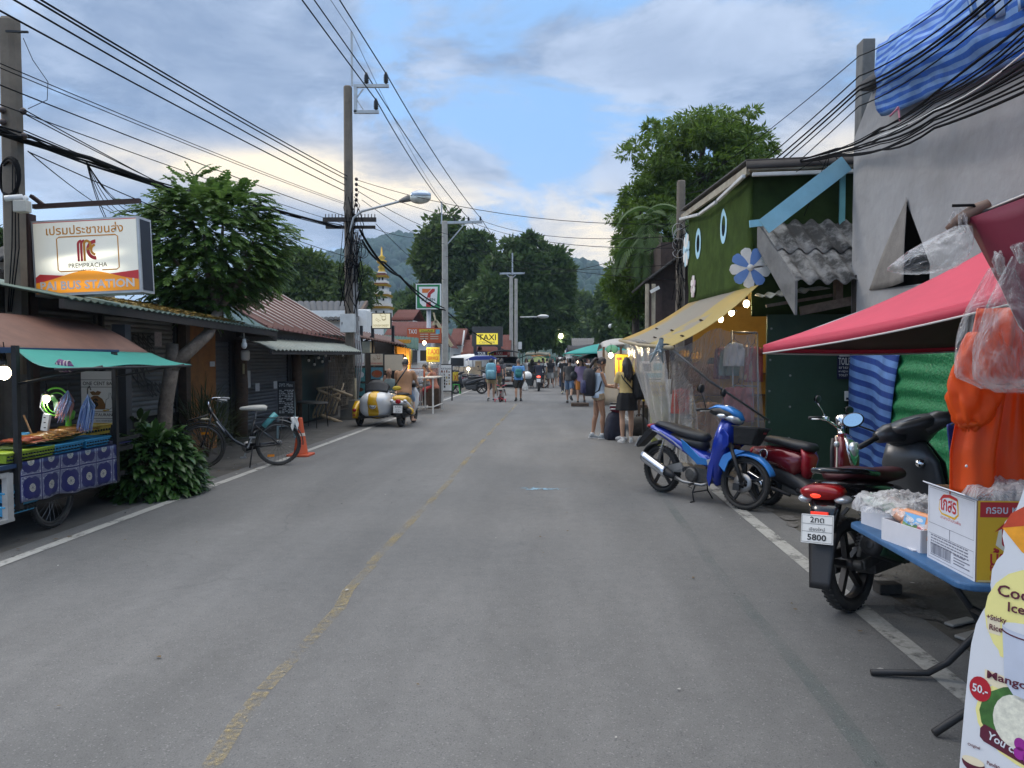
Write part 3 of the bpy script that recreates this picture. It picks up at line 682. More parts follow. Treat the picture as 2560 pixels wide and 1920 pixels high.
def del_props(o):
 for k in('label','category'):
  if k in o:del o[k]
def mirror(par,base,top,face=(-1,0,.1),rx=.062,rz=.046,stalk=None,glassm=None):
 b=MB();b.tube([base,V(base).lerp(V(top),.5)+V((.01,0,.0)),top],.006,8);f=V(face).normalized();u=V((0,0,1)).cross(f).normalized();w=f.cross(u);rot=MX((u,w,f)).transposed()
 c=V(top)+w*.03
 b2=MB();b2.ell(c-f*.008,(rx,rz,.022),16,10,rot)
 o=b2.build('mirror',black,par);b.build('stalk',stalk or black,o)
 b3=MB();F=Fr(c+f*.0125,u,w);b3.disc(F,0,0,rx*.86,rz*.84,.003,20);b3.build('mirror_glass',glassm or mat('mirror_glass',(.7,.72,.72),.03,1,var=0),o)
 return o
def plate(par,F,w,h,lines,name='number_plate'):
 b=MB();b.board(F,w,h,.004);b.m=1;b.ring(F,[(-w*.47,-h*.46),(w*.47,-h*.46),(w*.47,h*.46),(-w*.47,h*.46)],w*.012,.0022)
 b.m=1
 for s_,y,hh,ww,bold in lines:b.text(F,s_,0,y,hh,.0024,'c',ww,bold)
 if len(lines)==3:
  for yy in(h*.17,-h*.10):b.rect(F,-w*.47,yy-.001,w*.47,yy+.001,.0022)
 return b.build(name,[mat('plate_white',(.70,.70,.68),.4,var=.05,dirt=.1),mat('plate_black',(.02,.02,.02),.5,var=0)],par)
def shock(b,p,q,r=.022,n=9):
 p,q=V(p),V(q);b.tube([p,q],r*.4,8)
 pts=[]
 ax=(q-p).normalized();u=ax.cross(V((0,1,0))).normalized();v=ax.cross(u)
 for i in range(n*10+1):a=2*pi*i/10;pts.append(p.lerp(q,.15+.6*i/(n*10))+(u*cos(a)+v*sin(a))*r)
 b.tube(pts,r*.18,5)
def fender(b,x,z,r,w,a0,a1,th=.005,lip=.025,n=18):
 """mudguard arc over a wheel, angles in degrees from +x upwards"""
 def fn(u,v):
  a=radians(a0+(a1-a0)*u);t=(v-.5)*2;rr=r-lip*abs(t)**3
  taper=.55+.45*sin(pi*min(1,max(0,u*.9+.05)))
  return(x+cos(a)*rr,t*w/2*taper,z+sin(a)*rr)
 b.sheet(fn,n,8,th)
 # ------------------------------------------------------------------ the three parked motorbikes
def steer(r,names,deg,px=.42,pz=.9,rake=.42):
 ax=V((-rake,0,1)).normalized();T=MX.Translation((px,0,pz))@MX.Rotation(radians(deg),4,ax)@MX.Translation((-px,0,-pz))
 for c in r.children:
  n=c.name.split('.')[0]
  if n in names or(n=='wheel' and c.location.x>0):c.matrix_basis=T@c.matrix_basis
def place(o,rear,front):
 r,f=V(rear),V(front);c=(r+f)/2;o.location=(c.x,c.y,0);o.rotation_euler=(0,0,atan2(f.y-r.y,f.x-r.x))
bl=mat('paint_blue',(.012,.040,.36),.22,.25,var=.05,coat=.7,dirt=.06)
lb=mat('paint_light_blue',(.02,.19,.55),.22,.25,var=.05,coat=.7)
rd=mat('paint_dark_red',(.14,.006,.012),.2,.2,var=.05,coat=.8)
rd2=mat('paint_red',(.34,.008,.018),.22,.2,var=.05,coat=.8)
vinyl=mat('seat_vinyl',(.018,.019,.022),.5,var=.15,bump=.15,bscale=120)
lens=mat('lamp_lens',(.62,.64,.66),.06,.6,var=.25,scale=30)
amber=mat('amber_lens',(.55,.20,.02),.15,var=.1);redlens=mat('red_lens',(.30,.008,.010),.12,var=.3,scale=30)
enginem=mat('engine_grey',(.10,.098,.095),.5,.6,var=.35,scale=20,bump=.2,dirt=.5)
def blue_bike():
 r=thing('motorcycle','shiny blue step-through motorcycle with black basket parked beside the white edge line','motorcycle')
 wheel(r,-.61,.285,.085,5);wheel(r,.61,.285,.075,5,disc=-.052,steer=radians(-8))
 pt('seat',r,vinyl,lambda b:b.hull([(-.70,.83,.05,.016),(-.62,.84,.09,.030),(-.45,.815,.115,.040),(-.25,.775,.125,.052),(-.08,.745,.115,.060),(.05,.725,.090,.058),(.10,.715,.05,.035)],16))
 pt('seat_base',r,black,lambda b:b.hull([(-.40,.72,.10,.03),(-.15,.66,.11,.06),(.03,.64,.09,.07),(.08,.63,.05,.05)],14))
 def tail(b):
  b.hull([(-.80,.815,.035,.016),(-.72,.785,.085,.035),(-.55,.735,.115,.055),(-.35,.665,.125,.070),(-.15,.585,.125,.075),(.04,.500,.120,.075),(.17,.44,.11,.06),(.22,.42,.08,.04)],18)
 pt('tail_panel',r,bl,tail)
 def swoosh(b):
  for sy in(1,-1):
   b.prism([(-.20,.70),(-.12,.66),(.08,.52),(.22,.50),(.27,.56),(.19,.44),(.05,.43),(-.16,.58)],sy*.122,sy*.136)
 pt('side_swoosh',r,lb,swoosh,bevel=.004)
 st_m=mat('silver_trim',(.55,.56,.58),.3,.5,var=.1)
 for sy in(1,-1):
  pt('silver_stripe',r,st_m,lambda b:b.prism([(-.66,.765),(-.50,.725),(-.30,.645),(-.18,.565),(-.20,.60),(-.33,.668),(-.52,.745)],sy*.120,sy*.138))
  pt('silver_stripe',r,st_m,lambda b:b.prism([(.20,.50),(.235,.40),(.225,.30),(.245,.40),(.30,.52),(.28,.53)],sy*.150,sy*.1575))
  pt('lettering',r,st_m,lambda b:b.text(Fr((-.50,sy*.1345,.742),(sy*-1,0,sy*.33),(.3,0,1)),'Wave',0,-.015,.032,.003,'c',None,0,.3))
 pt('leg_shield',r,bl,lambda b:b.hull([(.355,.985,.06,.05),(.375,.91,.115,.085),(.375,.80,.165,.105),(.35,.68,.18,.105),(.315,.56,.17,.100),(.285,.44,.155,.085),(.26,.33,.13,.065),(.245,.24,.08,.04),(.24,.20,.04,.02)],20,2.8))
 def flare(b):
  for sy in(1,-1):b.prism([(.42,.88),(.50,.79),(.49,.69),(.36,.58),(.30,.46),(.27,.30),(.235,.20),(.20,.30),(.22,.45),(.30,.62),(.34,.78)],sy*.135,sy*.160)
 pt('shield_wing',r,bl,flare,bevel=.010)
 pt('front_mudguard',r,lb,lambda b:fender(b,.61,.285,.335,.15,20,150,lip=.045))
 def mg(b):
  for sy in(1,-1):b.prism([(.33,.45),(.36,.56),(.50,.64),(.62,.63),(.50,.57),(.44,.50),(.40,.38)],sy*.055,sy*.082)
 pt('mudguard_side',r,lb,mg,bevel=.006)
 def fork(b):
  for sy in(1,-1):
   b.tube([(.44,sy*.082,.70),(.53,sy*.086,.48),(.61,sy*.086,.285)],[.021,.021,.026],10);b.ell((.61,sy*.085,.285),(.034,.024,.034))
  b.tube([(.33,0,1.0),(.45,0,.66)],.028,10);b.box((.46,0,.665),(.07,.19,.03));b.box((.545,-.075,.24),(.07,.035,.075))
 pt('fork',r,darksteel,fork)
 def cowl(b):
  b.hull([(.17,1.025,.07,.020),(.22,1.035,.13,.045),(.31,1.03,.155,.065),(.40,.995,.145,.070),(.47,.955,.10,.050),(.50,.93,.05,.02)],18)
 pt('handlebar_cover',r,black,cowl)
 pt('headlight_cowl',r,lb,lambda b:b.hull([(.16,1.06,.06,.012),(.26,1.082,.115,.036),(.38,1.06,.13,.050),(.48,1.01,.10,.044),(.54,.955,.045,.018)],16))
 pt('headlight',r,lens,lambda b:b.hull([(.36,.985,.145,.024),(.44,.968,.135,.050),(.50,.945,.095,.050),(.53,.93,.045,.025)],16))
 for sy in(1,-1):pt('turn_signal',r,lens,lambda b:b.ell((.36,sy*.135,.985),(.065,.030,.028),12,8,MX.Rotation(sy*-.5,3,'Z')))
 hb=pt('handlebar',r,darksteel,lambda b:b.tube([(.16,.34,1.03),(.21,.20,1.045),(.23,0,1.03),(.21,-.20,1.045),(.16,-.34,1.03)],.011,8))
 for sy in(1,-1):
  pt('grip',hb,black,lambda b:b.tube([(.205,sy*.22,1.045),(.155,sy*.35,1.03)],.018,10));pt('lever',hb,steel,lambda b:b.tube([(.235,sy*.19,1.035),(.25,sy*.24,1.03),(.20,sy*.36,1.015)],.006,6))
  mirror(r,(.20,sy*.22,1.05),(.16,sy*.30,1.235),(-1,sy*-.1,.05),.056,.052)
 def bask(b):
  for k in range(2):
   pass
  b.loft([[(.46+q[0]*.28,q[1]*w,z)for q in((0,-1),(1,-1),(1,1),(0,1))]for z,w in((.70,.135),(.90,.175))],False)
 bk=pt('basket',r,mat('basket_cloth',(.014,.014,.015),.8,var=.3,bump=.5,bscale=20),lambda b:b.loft([[V((.50+x*dx,y,z))for x,y in((0,-w),(1,-w),(1,w),(0,w))]for z,w,dx in((.695,.135,.20),(.80,.160,.245),(.885,.180,.28))],False),bevel=.018)
 pt('basket_frame',bk,darksteel,lambda b:b.tube([(.495,-.185,.888),(.785,-.185,.888),(.785,.185,.888),(.495,.185,.888)],.006,6,closed=True))
 F=Fr((.775,-.04,.84),(0,1,0),(.15,0,1));F=Fr((.772,.02,.835),(0,1,0),(.30,0,1))
 pt('basket_badge',bk,mat('badge_red',(.42,.02,.02),.5,var=0),lambda b:b.rect(F,-.045,-.010,.045,.010,.006))
 pt('exhaust_pipe',r,steel,lambda b:b.tube([(.18,-.06,.23),(.10,-.12,.20),(-.15,-.135,.205),(-.30,-.14,.245)],[.018,.018,.020,.026],10))
 mf=pt('muffler',r,darksteel,lambda b:b.tube([(-.27,-.145,.24),(-.36,-.155,.275),(-.56,-.165,.36),(-.76,-.17,.44),(-.775,-.17,.445)],[.030,.050,.056,.056,.030],14))
 pt('heat_shield',mf,mat('muffler_chrome',(.62,.63,.66),.22,.9,var=.1),lambda b:b.sheet(lambda u,v:V((-.38-.37*u,-.165,.282+.155*u))+V((0,-cos(v*2.4-1.0)*.066,sin(v*2.4-1.0)*.066)),8,8,.004))
 def eng(b):
  b.box((.02,0,.30),(.30,.18,.17));b.lathe([(0,-.145),(.07,-.145),(.085,-.12),(.085,.12),(.07,.145),(0,.145)],(-.05,0,.30),(0,1,0),18)
  b.tube([(.10,0,.33),(.26,0,.36)],.065,12)
  for q in range(6):b.box((.13+.022*q,0,.35),(.008,.17,.15))
  b.tube([(-.02,-.14,.20),(-.02,-.20,.175),(.05,-.22,.17)],.009,6);b.tube([(.03,.13,.21),(.0,-.22,.21)],.012,8)
 pt('engine',r,enginem,eng,bevel=.008)
 def swing(b):
  for sy in(1,-1):b.bar((-.20,sy*.085,.33),(-.63,sy*.085,.285),.028,.05);
  b.prism([(-.62,.30),(-.22,.42),(-.18,.36),(-.30,.30)],-.108,-.095)
 pt('swing_arm',r,mat('alloy_silver',(.42,.42,.42),.4,.8,var=.2,dirt=.3),swing)
 def sh(b):
  for sy in(1,-1):shock(b,(-.60,sy*.11,.33),(-.48,sy*.115,.66))
 pt('shock_absorber',r,steel,sh)
 pt('rear_mudguard',r,black,lambda b:(fender(b,-.61,.285,.345,.15,95,165,lip=.04),b.prism([(-.70,.74),(-.80,.76),(-.985,.56),(-.97,.52)],-.07,.07)))
 F=Fr((-.955,0,.60),(0,-1,0),(.62,0,1))
 plate(r,F,.17,.15,[])
 pt('tail_light',r,redlens,lambda b:b.hull([(-.83,.80,.045,.018),(-.79,.80,.07,.028),(-.74,.795,.075,.030)],12))
 def st(b):b.tube([(.0,-.10,.19),(-.02,-.13,.10),(.03,-.16,.005)],.009,6);b.tube([(.0,.10,.19),(-.02,.13,.10),(.03,.16,.005)],.009,6);b.tube([(-.02,-.13,.10),(-.02,.13,.10)],.008,6);b.tube([(.03,-.16,.008),(.03,-.22,.008)],.009,6)
 pt('centre_stand',r,darksteel,st)
 return r
o=blue_bike();steer(o,('handlebar','mirror','fork','front_mudguard','mudguard_side','handlebar_cover','headlight_cowl','headlight','turn_signal','basket'),17);p,q=G(1660,1231),G(1858,1272);place(o,p,q)
def red_scooter():
 r=thing('scooter','dark red retro scooter with chrome handlebars parked against the green plywood wall','scooter')
 wheel(r,-.58,.245,.095,5);wheel(r,.62,.25,.085,5)
 pt('seat',r,vinyl,lambda b:b.hull([(-.66,.79,.07,.03),(-.55,.80,.115,.045),(-.35,.785,.135,.055),(-.12,.765,.135,.06),(.02,.76,.12,.055),(.07,.755,.08,.03)],18))
 pt('rear_body',r,rd,lambda b:b.hull([(-.82,.60,.04,.04),(-.74,.62,.11,.08),(-.55,.61,.16,.12),(-.32,.60,.165,.135),(-.14,.56,.15,.16),(-.05,.52,.13,.15)],20))
 [pt('body_badge',r,chrome,lambda b:b.torus((-.52,sy*.155,.62),(0,1,0),.055,.012,20,6))for sy in(1,-1)]
 pt('seat_front_panel',r,rd2,lambda b:b.hull([(-.02,.74,.12,.03),(.02,.64,.125,.05),(.0,.52,.10,.06),(-.02,.40,.05,.05)],18))
 pt('side_cover',r,black,lambda b:b.hull([(-.70,.40,.05,.04),(-.45,.42,.13,.10),(-.20,.38,.14,.12),(.05,.30,.14,.09),(.20,.25,.14,.05)],16))
 pt('floor_board',r,black,lambda b:b.hull([(-.02,.27,.15,.05),(.15,.245,.17,.045),(.33,.25,.17,.05),(.42,.32,.15,.05),(.46,.45,.13,.04)],16))
 pt('front_apron',r,rd,lambda b:b.hull([(.40,.93,.09,.06),(.455,.85,.14,.075),(.49,.72,.165,.075),(.50,.60,.165,.075),(.49,.48,.14,.07),(.49,.38,.10,.05)],20))
 pt('inner_apron',r,black,lambda b:b.hull([(.36,.90,.10,.03),(.395,.78,.15,.03),(.42,.60,.16,.03),(.42,.44,.14,.03)],14))
 pt('apron_trim',r,mat('trim_ivory',(.62,.58,.48),.4,var=.05),lambda b:[b.tube([(.42,sy*.115,.93),(.47,sy*.150,.84),(.50,sy*.172,.70),(.505,sy*.170,.58),(.50,sy*.145,.46)],.008,6)for sy in(1,-1)])
 pt('chrome_emblem',r,chrome,lambda b:(b.hull([(.45,.93,.055,.03),(.52,.86,.08,.03),(.555,.76,.085,.03),(.56,.66,.05,.03),(.555,.60,.02,.02)],16)))
 pt('headlight',r,lens,lambda b:b.ell((.555,0,.80),(.055,.066,.085),18,12))
 pt('vent_slots',r,black,lambda b:[b.box((.575,q*.035,.54),(.02,.010,.05))for q in(-1.5,-.5,.5,1.5)])
 for sy in(1,-1):pt('turn_signal',r,lens,lambda b:b.ell((.47,sy*.155,.845),(.03,.028,.034),12,8))
 pt('front_mudguard',r,rd,lambda b:fender(b,.62,.25,.30,.16,30,165,lip=.06))
 pt('fork',r,darksteel,lambda b:[b.tube([(.47,sy*.08,.52),(.62,sy*.09,.25)],.02,8)for sy in(1,-1)])
 hb=pt('handlebar',r,chrome,lambda b:(b.tube([(.22,.36,1.06),(.30,.26,1.085),(.36,.10,1.03),(.38,0,.99),(.36,-.10,1.03),(.30,-.26,1.085),(.22,-.36,1.06)],.013,10),b.tube([(.38,0,1.0),(.42,0,.90)],.035,12)))
 pt('speedometer',hb,chrome,lambda b:b.lathe([(0,-.05),(.055,-.05),(.066,-.03),(.066,.05),(.055,.065),(0,.065)],(.39,0,1.09),(-.35,0,1),20))
 for sy in(1,-1):
  pt('grip',hb,black,lambda b:b.tube([(.29,sy*.27,1.083),(.20,sy*.385,1.055)],.019,10));pt('lever',hb,chrome,lambda b:b.tube([(.33,sy*.22,1.075),(.33,sy*.28,1.07),(.24,sy*.40,1.045)],.007,6))
  pt('switch_box',hb,chrome,lambda b:b.box((.31,sy*.225,1.08),(.06,.06,.05)),bevel=.008)
  mirror(r,(.31,sy*.23,1.09),(.27,sy*.40,1.235),(-1,sy*.15,.1),.078,.044,chrome)
 pt('muffler',r,darksteel,lambda b:b.tube([(-.1,-.14,.20),(-.35,-.17,.24),(-.42,-.175,.26),(-.75,-.18,.36),(-.77,-.18,.365)],[.02,.025,.05,.052,.03],12))
 pt('heat_shield',r,chrome,lambda b:b.sheet(lambda u,v:V((-.44-.28*u,-.178,.265+.09*u))+V((0,-cos(v*2.2-1.0)*.058,sin(v*2.2-1.0)*.058)),6,6,.004))
 pt('engine',r,enginem,lambda b:(b.box((-.32,.09,.26),(.5,.10,.16)),b.box((-.15,-.02,.27),(.25,.16,.14))),bevel=.02)
 pt('rear_mudguard',r,black,lambda b:fender(b,-.58,.245,.30,.15,60,190,lip=.04))
 pt('tail_light',r,redlens,lambda b:b.hull([(-.86,.62,.03,.03),(-.82,.63,.08,.05),(-.76,.63,.10,.06)],12))
 F=Fr((.4405,.0,.60),(0,1,0),(0,0,1))
 pt('tax_sticker',r,mat('sticker_paper',(.55,.55,.58),.5),lambda b:b.rect(Fr((.47,.155,.66),(-.35,.9,0),(0,0,1)),-.05,-.05,.03,.06,.012))
 pt('side_stand',r,darksteel,lambda b:b.tube([(.02,.10,.20),(.0,.16,.08),(.03,.22,.004)],.01,6))
 return r
o=red_scooter();steer(o,('handlebar','mirror','fork','front_mudguard'),16);place(o,V((2.33,8.02,0)),V((2.89,7.06,0)));o.rotation_euler.x=radians(-5);o.scale=(.92,)*3
def black_scooter():
 r=thing('scooter','black scooter with white number plate seen from behind next to the blue table','scooter')
 wheel(r,-.62,.275,.10,5,name='wheel');wheel(r,.62,.28,.085,5)
 mar=mat('maroon_vinyl',(.085,.012,.016),.45,var=.15,bump=.1,bscale=80);gl=mat('paint_black',(.012,.012,.013),.18,.1,var=.1,coat=.8);gr=mat('paint_gunmetal',(.10,.10,.102),.34,.5,var=.1)
 pt('seat',r,mar,lambda b:b.hull([(-.70,.80,.06,.02),(-.62,.815,.11,.035),(-.45,.80,.13,.045),(-.20,.76,.135,.05),(.02,.755,.11,.045),(.08,.75,.06,.02)],18))
 pt('grab_rail',r,gl,lambda b:(b.tube([(-.45,.15,.80),(-.62,.145,.83),(-.76,.08,.845),(-.78,0,.848),(-.76,-.08,.845),(-.62,-.145,.83),(-.45,-.15,.80)],.017,10)))
 pt('rear_body',r,gl,lambda b:b.hull([(-.84,.735,.07,.03),(-.76,.735,.12,.05),(-.58,.705,.155,.075),(-.32,.65,.165,.10),(-.10,.58,.155,.13),(.02,.52,.14,.13)],20))
 pt('tail_light',r,redlens,lambda b:b.hull([(-.872,.715,.10,.028),(-.85,.725,.128,.045),(-.80,.73,.135,.048)],16))
 pt('brake_glow',r,mat('brake_lamp',(.5,.02,.01),.3,emit=(1,.05,.02),estr=1.1),lambda b:b.ell((-.867,.02,.712),(.012,.035,.016)))
 for sy in(1,-1):pt('turn_signal',r,lens,lambda b:b.ell((-.81,sy*.115,.685),(.055,.045,.026),12,8,MX.Rotation(sy*.5,3,'Z')))
 pt('tail_cover',r,gl,lambda b:b.hull([(-.80,.68,.105,.03),(-.815,.61,.09,.045),(-.83,.54,.075,.045),(-.86,.46,.065,.025)],14))
 pt('reflector',r,mat('reflector_red_glow',(.6,.03,.02),.2,emit=(1,.06,.02),estr=.35,var=.1),lambda b:b.box((-.879,0,.60),(.012,.105,.038),MX.Rotation(.1,3,'Y')),bevel=.003)  # gleam of the reflector put in as a faint red glow
 pt('mud_flap',r,black,lambda b:b.sheet(lambda u,v:(-.865-.085*v,(u-.5)*(.17-.05*v),.50-.31*v),6,8,.006))
 F=Fr((-.918,0,.525),(0,-1,0),(.22,0,1));plate(r,F,.195,.165,[('2กด',.035,.034,.085,.012),('เชียงใหม่',-.011,.021,.095,0),('5800',-.066,.036,.115,.022)])
 hb=pt('handlebar_cover',r,gr,lambda b:b.hull([(.12,1.045,.09,.02),(.20,1.05,.16,.058),(.33,1.00,.17,.085),(.43,.93,.11,.06),(.47,.88,.05,.02)],18))
 pt('handlebar',hb,darksteel,lambda b:b.tube([(.13,.35,1.00),(.20,.17,1.03),(.22,0,1.02),(.20,-.17,1.03),(.13,-.35,1.00)],.013,8))
 pt('speedometer',hb,mat('dial_glass',(.10,.12,.15),.05,var=.4,scale=20,spec=.9),lambda b:b.ell((.20,0,1.070),(.055,.095,.018),18,8,MX.Rotation(.25,3,'Y')))
 for sy in(1,-1):
  pt('bar_shroud',hb,gr,lambda b:b.tube([(.25,sy*.08,1.02),(.215,sy*.17,1.035),(.18,sy*.235,1.025)],[.075,.062,.040],12))
  pt('grip',hb,black,lambda b:b.tube([(.18,sy*.235,1.025),(.125,sy*.365,.995)],.019,10));pt('lever',hb,steel,lambda b:b.tube([(.215,sy*.22,1.015),(.22,sy*.27,1.01),(.16,sy*.375,.985)],.006,6))
  mirror(r,(.21,sy*.20,1.045),(.20,sy*.335,1.15),(-1,sy*.1,.1),.072,.052)
 pt('inner_apron',r,gr,lambda b:b.hull([(.30,.93,.13,.05),(.34,.80,.19,.06),(.38,.62,.20,.06),(.36,.42,.18,.06),(.28,.30,.16,.05)],16))
 pt('ignition_lock',r,chrome,lambda b:b.lathe([(0,0),(.024,0),(.030,-.01),(.030,-.03)],(.262,-.09,.80),(-1,0,.2),16))
 pt('front_apron',r,gl,lambda b:b.hull([(.40,.92,.11,.05),(.46,.78,.18,.07),(.49,.62,.18,.07),(.48,.45,.13,.06)],16))
 pt('front_mudguard',r,gl,lambda b:fender(b,.62,.28,.33,.15,20,160,lip=.05))
 pt('fork',r,darksteel,lambda b:[b.tube([(.46,sy*.08,.55),(.62,sy*.085,.28)],.02,8)for sy in(1,-1)])
 pt('floor_board',r,black,lambda b:b.hull([(-.05,.30,.14,.06),(.12,.26,.16,.05),(.28,.26,.16,.05)],14))
 pt('engine',r,enginem,lambda b:(b.box((-.35,.105,.28),(.56,.085,.15)),b.box((-.30,-.03,.27),(.35,.14,.15)),b.tube([(-.62,-.10,.275),(-.62,.10,.275)],.03,10),b.bar((-.62,-.095,.275),(-.36,-.11,.30),.03,.06)),bevel=.018)
 pt('muffler',r,darksteel,lambda b:(b.tube([(-.10,-.12,.22),(-.30,-.17,.28),(-.36,-.175,.31),(-.68,-.185,.415),(-.70,-.185,.42)],[.02,.03,.060,.062,.045],16),b.lathe([(.012,0),(.026,0),(.030,-.01)],(-.705,-.185,.423),(-1,0,.3),12)))
 pt('green_cover',r,mat('paint_dark_green',(.012,.05,.025),.35,var=.1),lambda b:b.sheet(lambda u,v:V((-.38-.30*u,-.185,.315+.10*u))+V((0,-cos(v*2.2-.9)*.068,sin(v*2.2-.9)*.068)),6,6,.005))
 pt('shock_absorber',r,steel,lambda b:shock(b,(-.64,-.085,.33),(-.50,-.10,.62),.026))
 pt('side_stand',r,darksteel,lambda b:b.tube([(.0,.10,.22),(-.02,.17,.10),(.0,.23,.005)],.01,6))
 return r
o=black_scooter();steer(o,('handlebar_cover','mirror','fork','front_mudguard'),36);place(o,G(2100,1523)+V((.11,.03,0)),V((2.87,5.50,0)));o.rotation_euler.x=radians(-6);o.scale=(1.08,)*3
# ================================================================== RIGHT SIDE
WX=3.70
plaster=mat('grey_wall_sheet',(.315,.315,.32),.75,var=.12,scale=2.2,bump=.9,bscale=6,dirt=.35,dcol=(.24,.23,.22),dscale=1.3)
def wallp(px,py):return atX(px,py,WX)
far_e=wallp(2140,345);z_top0=far_e.z
r=thing('grey_building','grey rendered wall building beside the green turf house, blue tarp bundled on its balcony','building',(WX,far_e.y,0))
YF=far_e.y
def L_(p):return V(p)-V((WX,YF,0))
b=MB()
# the sheet wall has a tear: outline with the slit cut out, as a fan of quads around it
tear_top,tear_l,tear_r=wallp(2272,505),wallp(2180,726),wallp(2330,660)
def wy(px):return wallp(px,898).y
zt=lambda y:z_top0+min(.42,(YF-y)*.9)-max(0,YF-y-.5)*.06
def panel(b,y0,z0a,z1a,y1,z0b,z1b):
 b.add([L_((WX,y0,z0a)),L_((WX,y1,z0b)),L_((WX,y1,z1b)),L_((WX,y0,z1a))],[(0,1,2,3)],False)
yL,yT,yR=tear_l.y,tear_top.y,tear_r.y;zb=1.95;YN=1.0
panel(b,YF,zb,zt(YF),yL,zb,zt(yL));panel(b,yL,tear_l.z,zt(yL),yT,tear_top.z,zt(yT));panel(b,yT,tear_top.z,zt(yT),yR,tear_r.z,zt(yR));panel(b,yR,tear_r.z,zt(yR),YN,tear_r.z,zt(YN))
panel(b,yR,zb,tear_r.z,YN,zb,tear_r.z);panel(b,yL,zb,tear_l.z,yR,zb,tear_l.z-.05)
panel(b,yL,tear_l.z-.05,tear_l.z,yR,tear_l.z-.05,tear_r.z-.02)if False else None
b.build('wall_sheet',plaster,r,solid=-.02)
b=MB()
def curl(u,v):
 a=tear_l.lerp(tear_top,u);c=tear_top.lerp(V((WX,yT+.02,tear_l.z)),1-u)if False else None
 w=1.5*(1-u)**.9+.02
 return L_(a+V((-.03-.10*v*v*(1-u)-.02*sin(3*u),-.75*w*v*.9,-.06*v*(1-u)+.05*v*v)))
b.sheet(curl,12,8,.004);b.build('peeled_flap',mat('flap_underside',(.20,.185,.17),.8,var=.2,dirt=.4,bump=.4),r)
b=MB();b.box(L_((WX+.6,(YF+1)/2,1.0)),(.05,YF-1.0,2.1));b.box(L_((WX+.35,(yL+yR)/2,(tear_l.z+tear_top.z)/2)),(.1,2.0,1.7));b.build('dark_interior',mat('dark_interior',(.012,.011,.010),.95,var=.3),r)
b=MB();b.box(L_((WX+.25,YF+.03,z_top0/2)),(.5,.06,z_top0));b.build('side_wall',plaster,r)
b=MB();b.sheet(lambda u,v:L_((WX-.14+1.1*v,YF-.45-(YF-1.6)*u,zt(YF-.45-(YF-1.6)*u)+.10)),4,12,.10);b.build('balcony_slab',mat('dark_slab',(.07,.07,.075),.8,var=.2,dirt=.4),r)
ct=wallp(2173,68);b=MB();b.box(L_((WX+.12,YF+.07,(ct.z+3.4)/2)),(.15,.20,ct.z-3.4),MX.Rotation(.008,3,'Y'));b.build('concrete_column',mat('column_grey',(.15,.155,.155),.85,var=.2,dirt=.5,bump=.2),r,bevel=.01)
b=MB();b.box(L_((WX+.03,YF-.08,1.35)),(.12,.12,2.6));b.build('door_post',mat('post_dark',(.035,.03,.028),.8,var=.3),r)
b=MB()
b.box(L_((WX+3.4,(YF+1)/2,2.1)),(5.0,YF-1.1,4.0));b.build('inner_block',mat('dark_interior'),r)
# bundled blue tarp on the balcony
tarpm=stripes('tarp_blue',(.020,.13,.56),(.20,.38,.74),1,11,.50,bump=.5)
def tarp(name,label,fn,nu,nv,par=None,m=None,th=.006):
 b=MB();b.sheet(fn,nu,nv,th);o=b.build(name,m or tarpm,par);return tag(o,label,'tarpaulin')if label else o
TPX=WX-.22
P00,P10,P11,P01=atX(2184,112,TPX),atX(2720,-280,TPX),atX(2780,60,TPX),atX(2190,290,TPX)
def bulge(u,v):
 p=P00.lerp(P10,u).lerp(P01.lerp(P11,u),v);o=.13*sin(pi*min(1,v*1.0))**.6*min(1,u*5+.15)**.5
 n=MN.noise(V((u*6,v*3,1)))*.07+MN.noise(V((u*17,v*9,4)))*.03
 return p+V((.06-o-n,0,n*.12-.05*sin(pi*u*5)*v*.3))
tarp('tarpaulin','blue and white striped tarp bulging over the edge of the grey wall balcony',bulge,46,22)
def fold(u,v):
 p=atX(2428+170*u,50-40*u,TPX-.1).lerp(atX(2420+190*u,-60-60*u,TPX-.1),v);return p+V((-.06*sin(9*u)-.05*v,0,.03*sin(14*u)*(1-v)))
tarp('tarpaulin','short folded corner of striped tarp lying over the bulging tarp',fold,20,6,m=stripes('tarp_blue_turned',(.035,.16,.52),(.34,.50,.76),0,7,.5,bump=.5))
# tarp strip and green net closing the opening under the wall
s0,s1,s2,s3=wallp(2139,846),wallp(2274,840),wallp(2212,1235),wallp(2139,1235)
def hang(u,v):
 p=s0.lerp(s1,u).lerp(s3.lerp(s2,u),v);return p+V((-.05-.03*sin(u*9+v)-.02*sin(v*5),0,0))
tarp('tarpaulin','narrow striped blue tarp hanging beside the green shade net',hang,16,24,m=stripes('tarp_blue_slant',(.018,.06,.28),(.14,.28,.60),1,13,.48,bump=.4,skew=-.12))
net=mat('shade_net',(.012,.17,.060),.5,var=.3,scale=30,bump=.9,bscale=35)
g0,g1,g2,g3=wallp(2210,838),wallp(2620,800),wallp(2700,1330),wallp(2205,1250)
def netf(u,v):
 p=g0.lerp(g1,u).lerp(g3.lerp(g2,u),v);return p+V((-.015-.018*sin(v*60+sin(u*9))*(.5+.5*sin(u*7))-.03*sin(u*7),0,.0))
b=MB();b.sheet(netf,30,90,.004);tag(b.build('shade_net',net),'green woven shade net closing the doorway under the grey wall','net')
